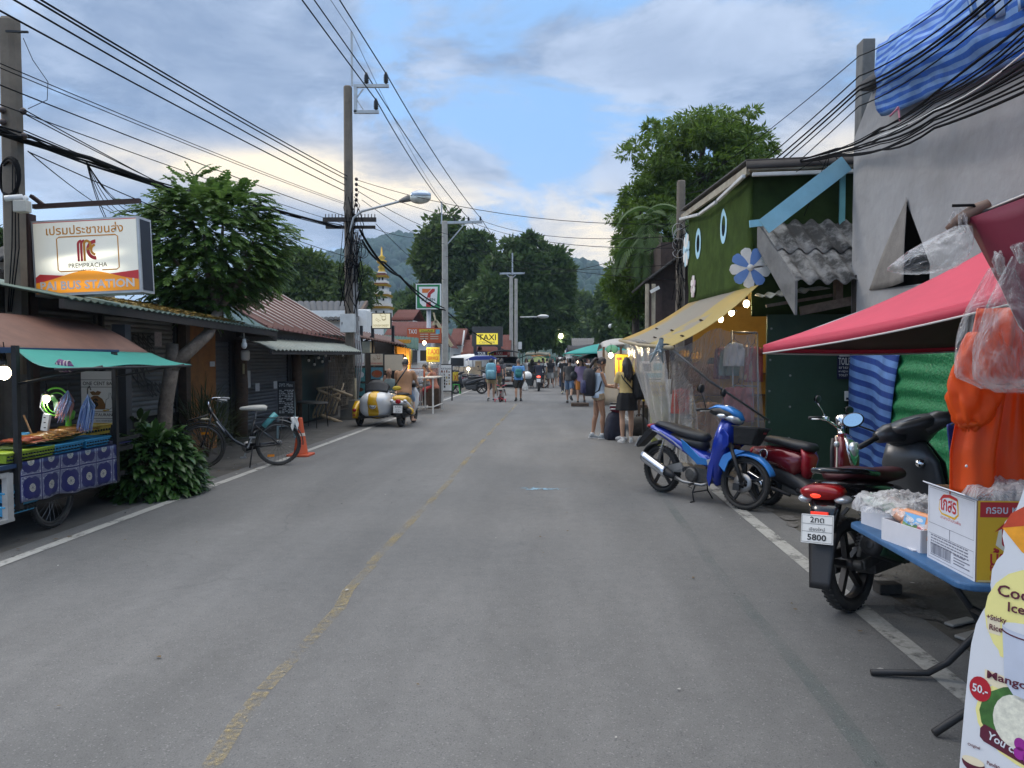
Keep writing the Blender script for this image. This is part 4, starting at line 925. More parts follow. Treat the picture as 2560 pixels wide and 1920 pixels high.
# ------------------------------------------------------------------ house clad in artificial turf
def turf(name,c1,c2):
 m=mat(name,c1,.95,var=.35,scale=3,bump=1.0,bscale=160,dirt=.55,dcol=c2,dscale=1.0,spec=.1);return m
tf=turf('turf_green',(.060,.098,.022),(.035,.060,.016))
TX=2.66;TY0,TY1=9.80,14.25
c_top=at(1860,438,TY0);far_top=atX(1708,556,TX);bz0,bz1=at(1885,722,TY0).z,atX(1722,762,TX).z
h=thing('turf_house','two storey house clad in artificial green turf with white flower cutouts','house',(TX,TY0,0))
def lh(p):return V(p)-V((TX,TY0,0))
b=MB()
def frontp(u,v):y=TY0+(TY1-TY0)*u;z0=bz0+(bz1-bz0)*u;z1=c_top.z+(far_top.z-c_top.z)*u;return lh((TX+.025*MN.noise(V((u*6,v*4,0))),y,z0+(z1-z0)*v))
b.grid(frontp,24,14);b.build('turf_front',tf,h,solid=.04)
b=MB();b.grid(lambda u,v:lh((TX+.0+1.55*u,TY0+.02*MN.noise(V((u*4,v*4,3))),2.2+(c_top.z+.04-2.2)*v)),12,12);b.build('turf_side',turf('turf_shaded',(.040,.066,.020),(.026,.046,.014)),h,solid=.04)  # same turf as the front, its shade put into a darker green
fl=at(1905,870,TY0);fr=at(2140,870,TY0)
b=MB();b.box(lh(((fl.x+4.4)/2+.05,TY0-.03,1.10)),(4.4-fl.x,.05,2.24));b.build('plywood_wall',mat('plywood_green',(.018,.050,.026),.6,var=.2,scale=3,dirt=.25,dcol=(.05,.08,.06),bump=.1),h)
b=MB();[b.ell(lh((fl.x+.10+.012*sin(q*9)+.25*(q%2),TY0-.057,.35+.21*q)),(.016,.004,.016),8,4)for q in range(9)];b.build('screw_heads',mat('screw_grey',(.22,.24,.22),.6),h)
# roof edge: dark sheet, rotted timber and white gutter
rz=c_top.z
b=MB();b.sheet(lambda u,v:lh((TX-.16+1.9*v,TY0-.22+(TY1+.5-TY0)*u,rz+.12+.05*v+(far_top.z-rz)*u)),12,4,.03);b.sheet(lambda u,v:lh((TX-.16+1.85*v,TY0-.24+.03*u,rz+.02+.05*v+.10*u)),2,4,.02);b.build('roof',mat('dark_roof_sheet',(.035,.03,.028),.7,var=.3,dirt=.3),h)
b=MB();b.bar(lh((TX-.12,TY0-.18,rz+.02)),lh((TX-.10,TY1+.4,far_top.z+.02)),.05,.10);b.bar(lh((TX-.12,TY0-.18,rz+.03)),lh((TX+1.5,TY0-.18,rz+.06)),.10,.05);b.build('fascia',mat('weathered_fascia',(.33,.30,.23),.8,var=.3,dirt=.6,dcol=(.16,.08,.04)),h)
gt=mat('gutter_white',(.55,.56,.55),.45,var=.1,dirt=.3)
for(a,c)in(((TX-.17,TY0-.15,rz-.05),(TX-.17,TY0+1.35,rz-.04)),((TX-.17,TY0+1.45,rz-.04),(TX-.17,TY0+2.7,rz+.03)),((TX-.17,TY0+2.8,rz+.04),(TX-.17,TY1+.2,far_top.z-.05)),((TX-.08,TY0-.22,rz-.05),(TX+1.45,TY0-.22,rz-.02))):
 b=MB();b.bar(lh(a),lh(c),.05,.05);b.build('gutter',gt,h,bevel=.01)
bd0,bd1=at(1910,566,9.25),at(2116,408,9.25)
b=MB();b.bar(lh(bd0),lh(bd1),.21,.03,up=(0,1,0));b.build('blue_board',mat('board_pale_blue',(.22,.48,.62),.6,var=.15,scale=3,dirt=.2,dcol=(.35,.5,.55)),h)
b=MB();b.box(lh((at(2106,470,9.7).x,9.7,3.75)),(.07,.03,.75));b.build('corner_board',mat('board_teal',(.16,.42,.44),.6),h)
b=MB();b.bar(lh(at(1874,560,9.6)),lh(at(1910,556,9.6)),.09,.03,up=(0,1,0));b.build('board_end',mat('board_pale_blue'),h)
# oval windows and flowers fixed on the front
Ff=Fr((TX-.03,0,0),(0,-1,0),(0,0,1))
def fr_at(px,py):p=atX(px,py,TX-.03);return-p.y,p.z
for(px,py,w_,h_)in((1811,565,.215,.275),(1747,609,.25,.28)):
 x,z=fr_at(px,py);F=Fr(lh((TX-.03,0,0)),(0,-1,0),(0,0,1));b=MB();n=28
 ins=[(x+.55*w_*cos(2*pi*k/n),z+.58*h_*sin(2*pi*k/n))for k in range(n)];out=[(x+w_*(1+.03*sin(k*2))*cos(2*pi*k/n),z+h_*sin(2*pi*k/n))for k in range(n)]
 vs=[F.p(a,c,.015)for a,c in out]+[F.p(a,c,.015)for a,c in ins];b.add(vs,[(k,(k+1)%n,n+(k+1)%n,n+k)for k in range(n)]);b.m=1;b.poly(F,ins,.006)
 b.build('oval_window',[mat('board_light_blue',(.36,.62,.74),.55,var=.08),glass],h)
def flower(name,cx,cz,R_,cols,F,rot=0,start=0,n=9,label=None,squash=1):
 fl_=thing(name,label,'decoration',F.p(cx,cz,.02))
 for k in range(n):
  a=rot+2*pi*k/n;b=MB();pts=[]
  for q in range(13):
   t=q/12;w=.20*sin(pi*min(1,t*.62+.05))**1.0;pts.append((R_*(.16+.84*t),R_*(.06+w*.95)if t<.9 else R_*.2*sqrt(max(0,(1-t)/.1))))
  o2=[(x,y)for x,y in pts]+[(x,-y)for x,y in reversed(pts)]
  P=[(F.u*((x*cos(a)-y*sin(a))*squash)+F.v*(x*sin(a)+y*cos(a)))for x,y in o2];z0=F.n*(.006+.003*(k%2))
  m_=len(P);b.add([q+z0 for q in P]+[q+z0+F.n*.012 for q in P],[tuple(range(m_-1,-1,-1)),tuple(range(m_,2*m_))]+[(i,(i+1)%m_,m_+(i+1)%m_,m_+i)for i in range(m_)])
  b.build('petal',cols[k%len(cols)],fl_)
 b=MB();b.lathe([(0,.03),(R_*.16,.03),(R_*.17,.0)],(0,0,0),F.n,16);b.build('flower_centre',cols[0],fl_)
 return fl_
pw=mat('petal_white',(.74,.72,.68),.6,var=.1,dirt=.25);pb=mat('petal_blue',(.13,.25,.55),.6,var=.1,dirt=.1);pp=mat('petal_pink',(.58,.47,.50),.6,var=.1,dirt=.2);pl=mat('petal_pale_blue',(.42,.62,.72),.6,var=.1)
Fs=Fr((0,TY0-.06,0),(1,0,0),(0,0,1));q=at(1874,670,TY0-.06)
flower('flower_cutout',q.x,q.z,.275,[pw,pb,pw,pb,pw,pb,pw,pb,pw],Fs,rot=.45,label='white and blue petalled flower board on the corner of the turf house')
x,z=fr_at(1737,716);flower('flower_cutout',x,z,.22,[pp,pw],Ff,rot=.3,n=8,label='small pinkish flower board low on the turf front above the awning')
x,z=fr_at(1720,625);flower('flower_cutout',x,z,.34,[pl,pw],Ff,rot=.2,n=9,label='pale blue flower board at the far end of the turf front')
# asbestos cement lean-to roof between the turf house and the grey wall
asb=mat('asbestos_cement',(.24,.235,.225),.9,var=.35,scale=7,bump=.4,bscale=30,dirt=2.4,dcol=(.055,.053,.05),dscale=2.4)
a0,a1=at(1897,562,9.72),at(1992,706,8.92);hb_=thing('lean_to_roof','corrugated grey cement lean-to roof between turf house and grey wall','roof',(a1.x,a1.y,0))
def lean(u,v,dz=0,x1=1.4):
 p=a0.lerp(a1,v);return V((p.x+x1*u,p.y,p.z+.034*sin(u*x1*2*pi/.21)+dz))-V((a1.x,a1.y,0))
for v0,v1,dz,x1 in((0,.52,.03,1.4),(.44,1,0,1.25)):
 b=MB();b.sheet(lambda u,v:lean(u,v0+(v1-v0)*v,dz,x1),130,5,.007);b.build('corrugated_sheet',asb,hb_)
b=MB();p0,p1=a0-V((a1.x,a1.y,0)),V((0,0,a1.z));b.add([p0+V((-.02,0,.02)),p1+V((-.02,0,.02)),p1+V((-.02,0,-.40)),p0+V((-.02,0,-.30)),p0+V((.01,0,.02)),p1+V((.01,0,.02)),p1+V((.01,0,-.40)),p0+V((.01,0,-.30))],[(0,1,2,3),(7,6,5,4),(0,4,5,1),(1,5,6,2),(2,6,7,3),(3,7,4,0)]);b.build('side_board',mat('board_grey',(.16,.16,.158),.85,var=.25,dirt=.6,dcol=(.05,.05,.05)),hb_)
lw0,lw1=at(1900,745,9.4),at(2068,722,9.4)
b=MB();b.sheet(lambda u,v:lw0.lerp(lw1,u)+V((0,.35*v-.1,.02*sin(u*2*pi*6)*(1 if u<.75 else 0)+.06*v))-V((a1.x,a1.y,0)),60,2,.008);b.build('small_corrugated_sheet',mat('old_clear_sheet',(.30,.30,.25),.6,var=.25,dirt=.5),hb_)
b=MB();b.bar(at(2000,778,9.35)-V((a1.x,a1.y,0)),at(2150,748,9.2)-V((a1.x,a1.y,0)),.10,.11);b.bar(at(1915,765,9.45)-V((a1.x,a1.y,0)),at(2080,738,9.4)-V((a1.x,a1.y,0)),.05,.04);b.bar(at(2095,690,9.3)-V((a1.x,a1.y,0)),at(2095,760,9.3)-V((a1.x,a1.y,0)),.09,.09);b.build('timber_beam',mat('raw_timber',(.16,.115,.08),.85,var=.35,scale=20,bump=.3,dirt=.4),hb_)
# dark gabled roof of older house behind
b=MB();b.sheet(lambda u,v:V((3.9+2.2*u,11.2-.9*v,4.6-1.4*v+.06*sin(u*2.2*2*pi/.26))),40,4,.02);tag(b.build('tiled_roof',mat('old_dark_tiles',(.06,.057,.055),.9,var=.4,bump=.3,dirt=.5)),'old dark corrugated roof rising behind the lean-to','roof')
# toilet sign and switch box
so_=at(2120,908,9.72);t=thing('toilet_sign','dark toilet price sign with Thai lettering and red 5 on the green plywood','sign',so_)
b=MB();F=Fr((0,0,0),(1,0,0),(0,0,1));w_=.27;b.board(F,w_,.42,.02);b.m=1;b.rect(F,-.115,.09,.06,.185,.003);b.rect(F,.075,.09,.125,.185,.003);b.text(F,'TOILET',-.03,-.025,.10,.004,'c',.19,.01)
b.m=0;b.text(F,'ห้องน้ำ',-.028,.105,.06,.006,'c',.15,.01);b.disc(F,.10,.165,.010,None,.006,10);b.rect(F,.088,.105,.112,.15,.006)
b.m=2;b.text(F,'5',.085,-.19,.27,.005,'c',.09,.02);b.m=1
for q in range(3):b.text(F,('ชาย','หญิง','WC')[q]if q<2 else 'TOILET',-.06,-.075-.05*q,.03,.005,'c',.12)
b.build('board',[mat('sign_navy',(.012,.014,.05),.5),mat('sign_white',(.72,.72,.70),.5,var=.05),mat('sign_red',(.42,.02,.02),.5,var=.05)],t)
e=at(2119,990,9.70);t=thing('switch_box','small white electric switch box with cord on the dark post','switch',e)
pt('box',t,white,lambda b:b.box((0,0,0),(.075,.04,.13)),bevel=.006);pt('cord',t,wire_m,lambda b:b.tube([(0,0,-.065),(-.01,0,-.25),(.0,.0,-.6)],.006,6));pt('label',t,mat('sign_navy'),lambda b:b.rect(Fr((0,-.0205,0),(1,0,0),(0,0,1)),-.028,-.05,.028,-.02,.001))
# ------------------------------------------------------------------ clothes shop under the turf house with yellow awning
sh_=thing('clothes_shop','open fronted clothes shop with yellow lit walls under the turf house','shop',(TX,TY0,0))
yw=mat('wall_ochre',(.52,.33,.07),.75,var=.12,scale=3,dirt=.15)
b=MB();b.box(lh((3.6,13.85,1.35)),(1.9,.08,2.7));b.build('end_wall',yw,sh_)
b=MB();b.box(lh((4.5,11.85,1.35)),(.08,4.0,2.7));b.build('back_wall',yw,sh_)
b=MB();b.box(lh((3.6,11.85,2.66)),(1.9,4.0,.08));b.build('ceiling',mat('board_ochre',(.40,.28,.08),.8),sh_)
b=MB();b.box(lh((3.55,11.85,.05)),(2.0,4.0,.10));b.build('floor',mat('shop_floor',(.09,.08,.07),.7),sh_)
b=MB();b.box(lh((3.45,13.55,.95)),(1.7,.35,.03));b.box(lh((3.45,13.55,1.35)),(1.7,.35,.03));b.box(lh((3.45,13.55,.5)),(1.7,.35,.03));b.build('shelf',wood,sh_)
# awning
F1,F2=at(1553,848,14.4),at(1676,866,8.42);U2,U1=at(1896,712,9.35),V((TX-.04,14.2,bz1+.02))
def awn(u,v):
 p=F1.lerp(F2,u).lerp(U1.lerp(U2,u),v);return p-V((0,0,.10*sin(pi*v)*(.6+.4*u)+.02*sin(u*17)*sin(pi*v)))
def awnmat():
 m=mat('awning_yellow',(.50,.34,.08),.6,var=0);nt=m.node_tree;L=nt.links.new;b=nt.nodes['Principled BSDF'];t=nn(nt,'ShaderNodeTexCoord');s=nn(nt,'ShaderNodeSeparateXYZ');L(t.outputs['UV'],s.inputs[0])
 n=nn(nt,'ShaderNodeTexNoise');n.inputs['Scale'].default_value=2.2;n.inputs['Detail'].default_value=7;L(t.outputs['Object'],n.inputs['Vector'])
 a=nn(nt,'ShaderNodeMath',operation='MULTIPLY_ADD');L(n.outputs[0],a.inputs[0]);a.inputs[1].default_value=.5;L(s.outputs[0],a.inputs[2])
 r_=nn(nt,'ShaderNodeValToRGB');L(a.outputs[0],r_.inputs[0]);e=r_.color_ramp.elements;e[0].position=.30;e[0].color=(.52,.34,.07,1);e[1].position=.52;e[1].color=(.36,.33,.27,1)
 for p_,c in((.95,(.34,.30,.24,1)),(1.12 if False else 1.0,(.48,.37,.12,1))):q=e.new(p_);q.color=c
 L(r_.outputs[0],b.inputs['Base Color']);o=nt.nodes['Material Output'];tl=nn(nt,'ShaderNodeBsdfTranslucent');L(r_.outputs[0],tl.inputs[0]);ms=nn(nt,'ShaderNodeMixShader');ms.inputs[0].default_value=.35;L(b.outputs[0],ms.inputs[1]);L(tl.outputs[0],ms.inputs[2]);L(ms.outputs[0],o.inputs[0])
 return m
aw=thing('shop_awning','sagging faded yellow awning on bamboo pole over the clothes shop front','awning',(TX,TY0,0))
pt('canvas',aw,awnmat(),lambda b:b.sheet(lambda u,v:lh(awn(u,v)),30,14,.006))
pt('front_pole',aw,mat('bamboo',(.30,.25,.16),.7,var=.3,scale=20),lambda b:b.tube([lh(F1+V((-.02,.1,-.02))),lh(F1.lerp(F2,.5)+V((0,0,-.05))),lh(F2+V((0,-.12,-.02)))],.028,8))
for u,v in((.32,.34),(.66,.30),(.62,.12),(.78,.55),(.90,.22)):
 p=awn(u,v);pt('tape_patch',aw,mat('tape_dark',(.06,.04,.03),.8),lambda b:b.box(lh(p+V((0,0,.012))),(.05,.12,.012),MX.Rotation(.45,3,'Y')))
pt('tie_rag',aw,mat('rag_blue',(.36,.45,.50),.8,bump=.5),lambda b:[b.tube([lh(F2+V((-.02,.5,.03))),lh(F2+V((ru(-.1,.05),.5+ru(-.2,.2),ru(-.1,.10)))),lh(F2+V((ru(-.16,.06),.5+ru(-.3,.3),ru(-.22,.02))))],[.02,.03,.008],6)for k in range(9)])
# three lamps under the awning: real lit bulbs
bulb_m=mat('lit_bulb',(1,.9,.7),.4,var=0,emit=(1,.84,.55),estr=7)
def bulb(p,label,e=8,r=.045,col=(1,.80,.50),cap=black,cat='lamp',name='bulb_lamp',g=None,shade=False):
 o=thing(name,label,cat,p,0,g);pt('bulb',o,bulb_m,lambda b:b.ell((0,0,0),(r,r,r*1.15)));pt('socket',o,cap,lambda b:b.lathe([(0,r*2.2),(r*.45,r*2.2),(r*.5,r*1.0),(0,r*1.0)],(0,0,0),(0,0,1),12))
 pt('cord',o,wire_m,lambda b:b.tube([(0,0,r*2.1),(.01,.0,r*3.5),(.0,0,r*5)],.005,5))
 if shade:pt('lamp_shade',o,darksteel,lambda b:b.lathe([(.02,.075),(.09,.02),(.085,.02),(.018,.072)],(0,0,0),(0,0,1),16))
 if e:
  l=bpy.data.lights.new('bulb_light','POINT');l.energy=e;l.color=col;l.shadow_soft_size=r*1.2;lo=bpy.data.objects.new('bulb_light',l);COL.objects.link(lo);lo.parent=o;lo.location=(0,0,-r*1.6)
 return o
bulb(at(1866,759,9.95),'lit bulb highest under the yellow awning next to the turf corner',9,.045)
bulb(at(1829,781,11.0),'middle lit bulb of three under the yellow awning',9,.045,shade=True)
bulb(at(1802,798,12.0),'lowest lit bulb of three under the yellow awning',9,.045)
# clear plastic rain curtains
cur=plastic('clear_sheet',(.80,.81,.82),.15,.14,1.0,5)
def curtain(label,top,bot,nu,nv,amp,seed,pull=.0):
 def fn(u,v):
  i=u*(len(top)-1);k=min(int(i),len(top)-2);a=top[k].lerp(top[k+1],i-k);i=u*(len(bot)-1);k=min(int(i),len(bot)-2);c=bot[k].lerp(bot[k+1],i-k)
  p=a.lerp(c,v);w=(.25+.75*v)
  return p+V((amp*w*(sin(u*31+seed+3*v)*.6+MN.noise(V((u*9,v*4,seed)))),amp*w*(cos(u*23+seed*2)*.5+MN.noise(V((u*7,v*5,seed+9)))),-.05*sin(pi*u*3)*(1-v)))
 b=MB();b.grid(fn,nu,nv);return tag(b.build('plastic_curtain',cur),label,'curtain')
curtain('clear plastic rain curtain hanging from the road edge of the yellow awning',[F1,F1.lerp(F2,.5),F1.lerp(F2,.92)],[V((1.95,13.4,.35)),V((1.75,12.2,.25)),V((1.85,11.2,.15))],60,24,.07,1)
curtain('clear plastic rain curtain pulled in under the near end of the awning',[F2+V((0,.1,0)),at(1790,830,9.3),at(1890,828,9.55)],[V((1.95,10.6,.10)),V((2.3,9.75,.12)),V((2.85,9.62,.15))],70,26,.05,5)
curtain('gathered clear plastic curtain hanging to the floor beside the shop counter',[at(1672,880,11.2),at(1730,960,10.6)],[V((1.80,11.2,.05)),V((2.15,10.5,.05))],40,20,.06,8)
tag(MB().tube([at(1674,868,8.6),at(1770,950,8.9),at(1920,1050,9.5)],.016,8).build('prop_pole',steel),'grey metal pole slanting from the awning corner down to the plywood','pole')
# clothes rail with hanging clothes
rk=thing('clothes_rack','steel clothes rail standing inside the plastic curtain','rack',at(1850,1120,9.75).xyz*1.0);rk.location.z=.1;cl=rk.location.copy()
rt=[at(1829,830,9.75),at(1893,832,9.75)]
pt('upright',rk,steel,lambda b:b.tube([rt[0]+V((0,0,.02))-cl,V((rt[0].x+.07,9.75,.1))-cl],.013,8));pt('upright',rk,steel,lambda b:b.tube([rt[1]-cl,V((rt[1].x+.05,9.75,.1))-cl],.013,8))
pt('rail',rk,steel,lambda b:b.tube([rt[0]-cl,rt[1]-cl],.014,8));pt('lower_rail',rk,steel,lambda b:b.tube([rt[0]-cl-V((-.02,0,.72)),rt[1]-cl-V((0,0,.72))],.010,8))
def garment(label,p,w,hh,col,kind='top',rz=0,cat='garment',col2=None):
 m=cloth('cloth_%d_%d_%d'%tuple(int(c*999)for c in col),col,.1,.8,bump=.35,bscale=14)
 g=thing('hanging_garment',label,cat,p,rz)
 def fn(u,v):
  x=(u-.5)*w*(.72+.28*min(1,v*3)if kind=='top' else 1+.1*v);d=.5-abs(u-.5);z=-hh*v-(.05*(1-d*2)if v<.25 else 0)+(-.07*exp(-((u-.5)/.16)**2)if v<.01 else 0)
  return(x,.02*sin(u*19+v*3)+.012*sin(v*9+u*5),z)
 pt('cloth',g,m,lambda b:b.sheet(fn,18,16,.012));pt('hanger',g,darksteel,lambda b:b.tube([(-w*.34,0,-.05),(0,0,.03),(w*.34,0,-.05)],.005,5));pt('hook',g,darksteel,lambda b:b.tube([(0,0,.03),(0,0,.07),(.02,0,.085)],.004,5))
 return g
hp=lambda px,py,y:at(px,py,y)
garment('white sleeveless top hanging at the front of the clothes rail',hp(1836,852,9.70),.27,.34,(.66,.66,.70))
garment('grey green top hanging behind the white top',hp(1828,862,9.85),.30,.42,(.20,.27,.25))
garment('long beige dress on the right end of the rail',hp(1868,858,9.80),.16,.50,(.40,.28,.18),'dress')
garment('red brown dress on the far end of the rail',hp(1886,862,9.78),.22,.50,(.34,.07,.06),'dress')
garment('dark red dress behind the rail beside the grey top',hp(1806,864,9.95),.20,.46,(.20,.05,.05),'dress')
garment('pink patterned trousers hanging low on the rail',hp(1846,962,9.72),.40,.50,(.42,.13,.13),'dress')
garment('red orange bag dress hanging by the curtain',hp(1702,968,11.4),.26,.42,(.50,.04,.02),'dress')
garment('orange cloth hanging behind the plastic near the shop floor',hp(1770,1000,11.0),.34,.60,(.36,.22,.13),'dress')
garment('brown dress hanging in the shop depth',hp(1760,905,11.8),.5,.55,(.16,.09,.05),'dress')
garment('dark patterned cloth hanging from the shop shelf',hp(1725,900,12.6),.6,.6,(.09,.06,.05),'dress')
for k,(px,py)in enumerate(((1711,880),(1742,886))):garment(('yellow cloth flower decoration nearer the pole','second yellow cloth flower decoration')[k],hp(px,py-8,12.6),.16,.14,(.62,.36,.03),'dress',cat='decoration')
for k,(px,w_,hh,col)in enumerate(((1690,.4,.22,(.07,.05,.04)),(1740,.5,.18,(.30,.12,.05)),(1795,.5,.28,(.06,.06,.07)),(1840,.3,.2,(.2,.16,.1)))):
 p=at(px,960,13.5);b=MB();b.loft([[V((p.x+w_*s_*cos(q)*.5,p.y-.02+.12*s_*sin(q),1.37+z))for q in[2*pi*n/14 for n in range(14)]]for z,s_ in((0,.95),(.05,1),(hh*.7,.95),(hh,.6))])
 tag(b.build('folded_clothes',mat('stack_%d'%k,col,.85,var=.4,scale=15,bump=.5)),('dark folded clothes on the shop shelf at the left','rust coloured folded clothes on the shop shelf','black bulky bag pile on the shop shelf','tan folded cloth on the shop shelf at the right')[k],'clothes')
 # ================================================================== NEAR RIGHT: umbrellas, table, raincoats, ice cream board
red_c=cloth('umbrella_red',(.62,.06,.105),.22,.6,var=.08,bump=.12,bscale=6)
pipe=mat('piping_white',(.6,.58,.56),.6,var=.05)
UC=V((3.05,4.20,2.62));A_=at(1909,862,5.0);C_=V((2.20,2.66,2.03));D_=V((3.85,5.75,1.80));E_=V((4.55,3.35,1.85))
um=thing('market_umbrella','large pinkish red square market umbrella over the blue folding table','umbrella',(UC.x,UC.y,0));uo=V((UC.x,UC.y,0))
def pan(a,c):
 def fn(u,v):
  e=a.lerp(c,u)-V((0,0,.0));p=e.lerp(UC,v);s_=sin(pi*v)*.10+.04*sin(pi*u)*(1-v);return p-V((0,0,s_))-uo
 return fn
cor=[A_,C_,E_,D_]
for i in range(4):pt('canopy_panel',um,red_c,lambda b:b.sheet(pan(cor[i],cor[(i+1)%4]),14,14,.004))
und=mat('shaded_coating_brown',(.085,.045,.035),.8)  # added underside sheet: brown coating, darkened to carry the canopy's own shade
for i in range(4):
 pt('shaded_coating',um,und,lambda b:b.sheet(lambda u,v:pan(cor[i],cor[(i+1)%4])(u,v)-V((0,0,.022)),10,10,.003))
 a,c=cor[i],cor[(i+1)%4]
 pt('valance',um,red_c,lambda b:b.sheet(lambda u,v:a.lerp(c,u)-V((0,0,.04*sin(pi*u)+.055*v))-uo,16,2,.003))
 pt('piping',um,pipe,lambda b:b.tube([a.lerp(c,q/16)-V((0,0,.04*sin(pi*q/16)+.058))-uo for q in range(17)],.006,6))
 pt('rib',um,steel,lambda b:b.tube([a-uo-V((0,0,.02)),a.lerp(UC,.5)-uo-V((0,0,.13)),UC-uo-V((0,0,.06))],.008,6))
pt('pole',um,steel,lambda b:b.tube([(0,0,0),(0,0,2.6)],.022,10))
pt('base',um,concrete,lambda b:b.lathe([(0,.14),(.2,.14),(.25,.08),(.26,0),(0,0)],n=20))
# second umbrella, darker, whose drooping corner comes in at the right edge
pur=cloth('umbrella_purple_red',(.20,.018,.045),.25,.5,var=.1,bump=.2,bscale=5)
K_=at(2414,548,2.75);UC2=V((3.15,1.75,2.95))
u2=thing('market_umbrella','dark purplish red umbrella corner with wooden knob at the right edge','umbrella',(UC2.x,UC2.y,0));uo2=V((UC2.x,UC2.y,0))
o1,o2_=V((1.75,.75,2.25)),V((4.4,3.0,2.25));o3=V((4.5,.6,2.25))
c2=[K_,o1,o3,o2_]
for i in range(4):
 a,c=c2[i],c2[(i+1)%4]
 pt('canopy_panel',u2,pur,lambda b:b.sheet(lambda u,v:a.lerp(c,u).lerp(UC2,v)-V((0,0,.16*sin(pi*v)*(.5+u*(1-u)*2)))-uo2,14,12,.004))
val0,val1=at(2494,765,2.62),at(2600,690,2.3)
def val(u,v):
 a=K_.lerp(o1,u);L_=.34*exp(-((u-.12)/.09)**2)+.13+.02*sin(u*30);d=V((.10*v*(1-u),0,0))
 return a+d-V((0,0,L_*v))-uo2
pt('valance',u2,pur,lambda b:b.sheet(val,40,8,.003))
pt('piping',u2,pipe,lambda b:b.tube([V(val(q/40,1))for q in range(41)],.004,5))
pt('knob',u2,mat('knob_wood',(.13,.07,.05),.6,var=.4,dirt=.3),lambda b:b.tube([K_-uo2+V((-.055,.02,-.035)),K_-uo2+V((-.02,0,-.005)),K_-uo2+V((.03,-.01,.03)),K_-uo2+V((.07,-.02,.055))],[.012,.026,.028,.016],10))
pt('string',u2,wire_m,lambda b:b.tube([K_-uo2+V((-.05,0,.05)),K_-uo2+V((.01,-.03,.045)),K_-uo2+V((.04,-.02,.02)),K_-uo2+V((.02,.02,.0))],.006,5))
pt('rib',u2,steel,lambda b:b.tube([K_-uo2,UC2-uo2-V((0,0,.1))],.008,6));pt('pole',u2,steel,lambda b:b.tube([(0,0,0),(0,0,2.9)],.022,10))
# clear bags hanging on the knob
bagp=plastic('clear_bag',(.82,.83,.86),.0,.07,.6,12)
def bag_(label,top,w,h,seed,m=bagp,d=.10,off=V((0,0,0)),cat='plastic bag'):
 o=thing('plastic_bag',label,cat,top)
 def fn(u,v):
  a=2*pi*u;r_=(.25+.75*sin(min(1,v*1.25)*pi/2))if v<.9 else 1-(v-.9)*5;n=.22*MN.noise(V((3*cos(a),3*sin(a)+seed,v*5)))+.10*MN.noise(V((8*cos(a),8*sin(a)+seed,v*11)))
  return V((w/2*r_*(cos(a)+n*.6),d*r_*(sin(a)+n),-h*v+.02*n))+off*v
 pt('bag_film',o,m,lambda b:b.grid(fn,40,22));pt('knot',o,m,lambda b:[b.tube([(0,0,-.02),(ru(-.03,.03),ru(-.03,.03),.03),(ru(-.05,.05),ru(-.04,.04),.06)],[.014,.016,.003],6)for q in range(3)])
 return o
bag_('empty clear plastic bag blowing from the knob of the purple umbrella',K_+V((-.02,-.02,-.03)),.24,.20,3,off=V((-.16,.0,.03)))
bag_('long clear plastic bag hanging below the knob over the raincoats',at(2505,670,2.58),.34,.42,8,off=V((.02,-.02,0)))
bag_('loose clear film at the right edge over the raincoats',at(2560,640,2.5),.30,.46,14)
# orange raincoats hanging from the umbrella
org=cloth('raincoat_orange',(.85,.115,.010),.38,.42,var=.08,bump=.5,bscale=7)
rc=thing('raincoat','bright orange plastic raincoat with gathered sleeve hanging over the table','raincoat',at(2520,790,3.05));ro=rc.location.copy()
def coat(u,v):
 x0=2420-8*v+(-20 if v>.75 else 0)*0;x0=2445-60*min(1,v*1.3);p=at(x0+(2760-x0)*u,770+470*v,3.05)
 return p+V((0,.035*sin(u*19+1.5*v)+.018*sin(u*47)*(1-v*.4),0))-ro
pt('coat_body',rc,org,lambda b:b.sheet(coat,60,26,.003))
def slv(u,v):
 a=2*pi*u;p=at(2462-38*v**1.2+0*v,830+245*v,2.98)-ro;r_=(.050+.055*sin(pi*min(1,v*1.02))**.8)*(1 if v<.9 else 1-(v-.9)*7);n=.006*sin(a*5+v*8)+.005*sin(a*11-v*15)+.008*MN.noise(V((a*2,v*9,0)))
 return p+V(((r_+n)*cos(a)*1.05,(r_*.55+n)*sin(a),.01*sin(a*7)*v))
pt('sleeve',rc,org,lambda b:b.grid(slv,36,30));pt('cuff',rc,org,lambda b:b.torus(at(2424,1062,2.98)-ro,(0,.2,1),.030,.012,18,6));pt('snap_button',rc,white,lambda b:b.ell(at(2416,1165,2.96)-ro,(.006,.004,.006),8,5))
rb=thing('raincoat','dark blue folded raincoat hanging behind the orange one','raincoat',at(2405,1090,3.35));pt('coat_body',rb,cloth('raincoat_blue',(.012,.035,.20),.1,.45,bump=.4),lambda b:b.sheet(lambda u,v:V((-.07+.24*u+.02*v,.03*sin(u*7),.05-.17*v+.05*u)),14,8,.006));pt('hanger',rb,darksteel,lambda b:b.tube([(-.05,0,.05),(.05,0,.10),(.1,0,.6)],.004,5))
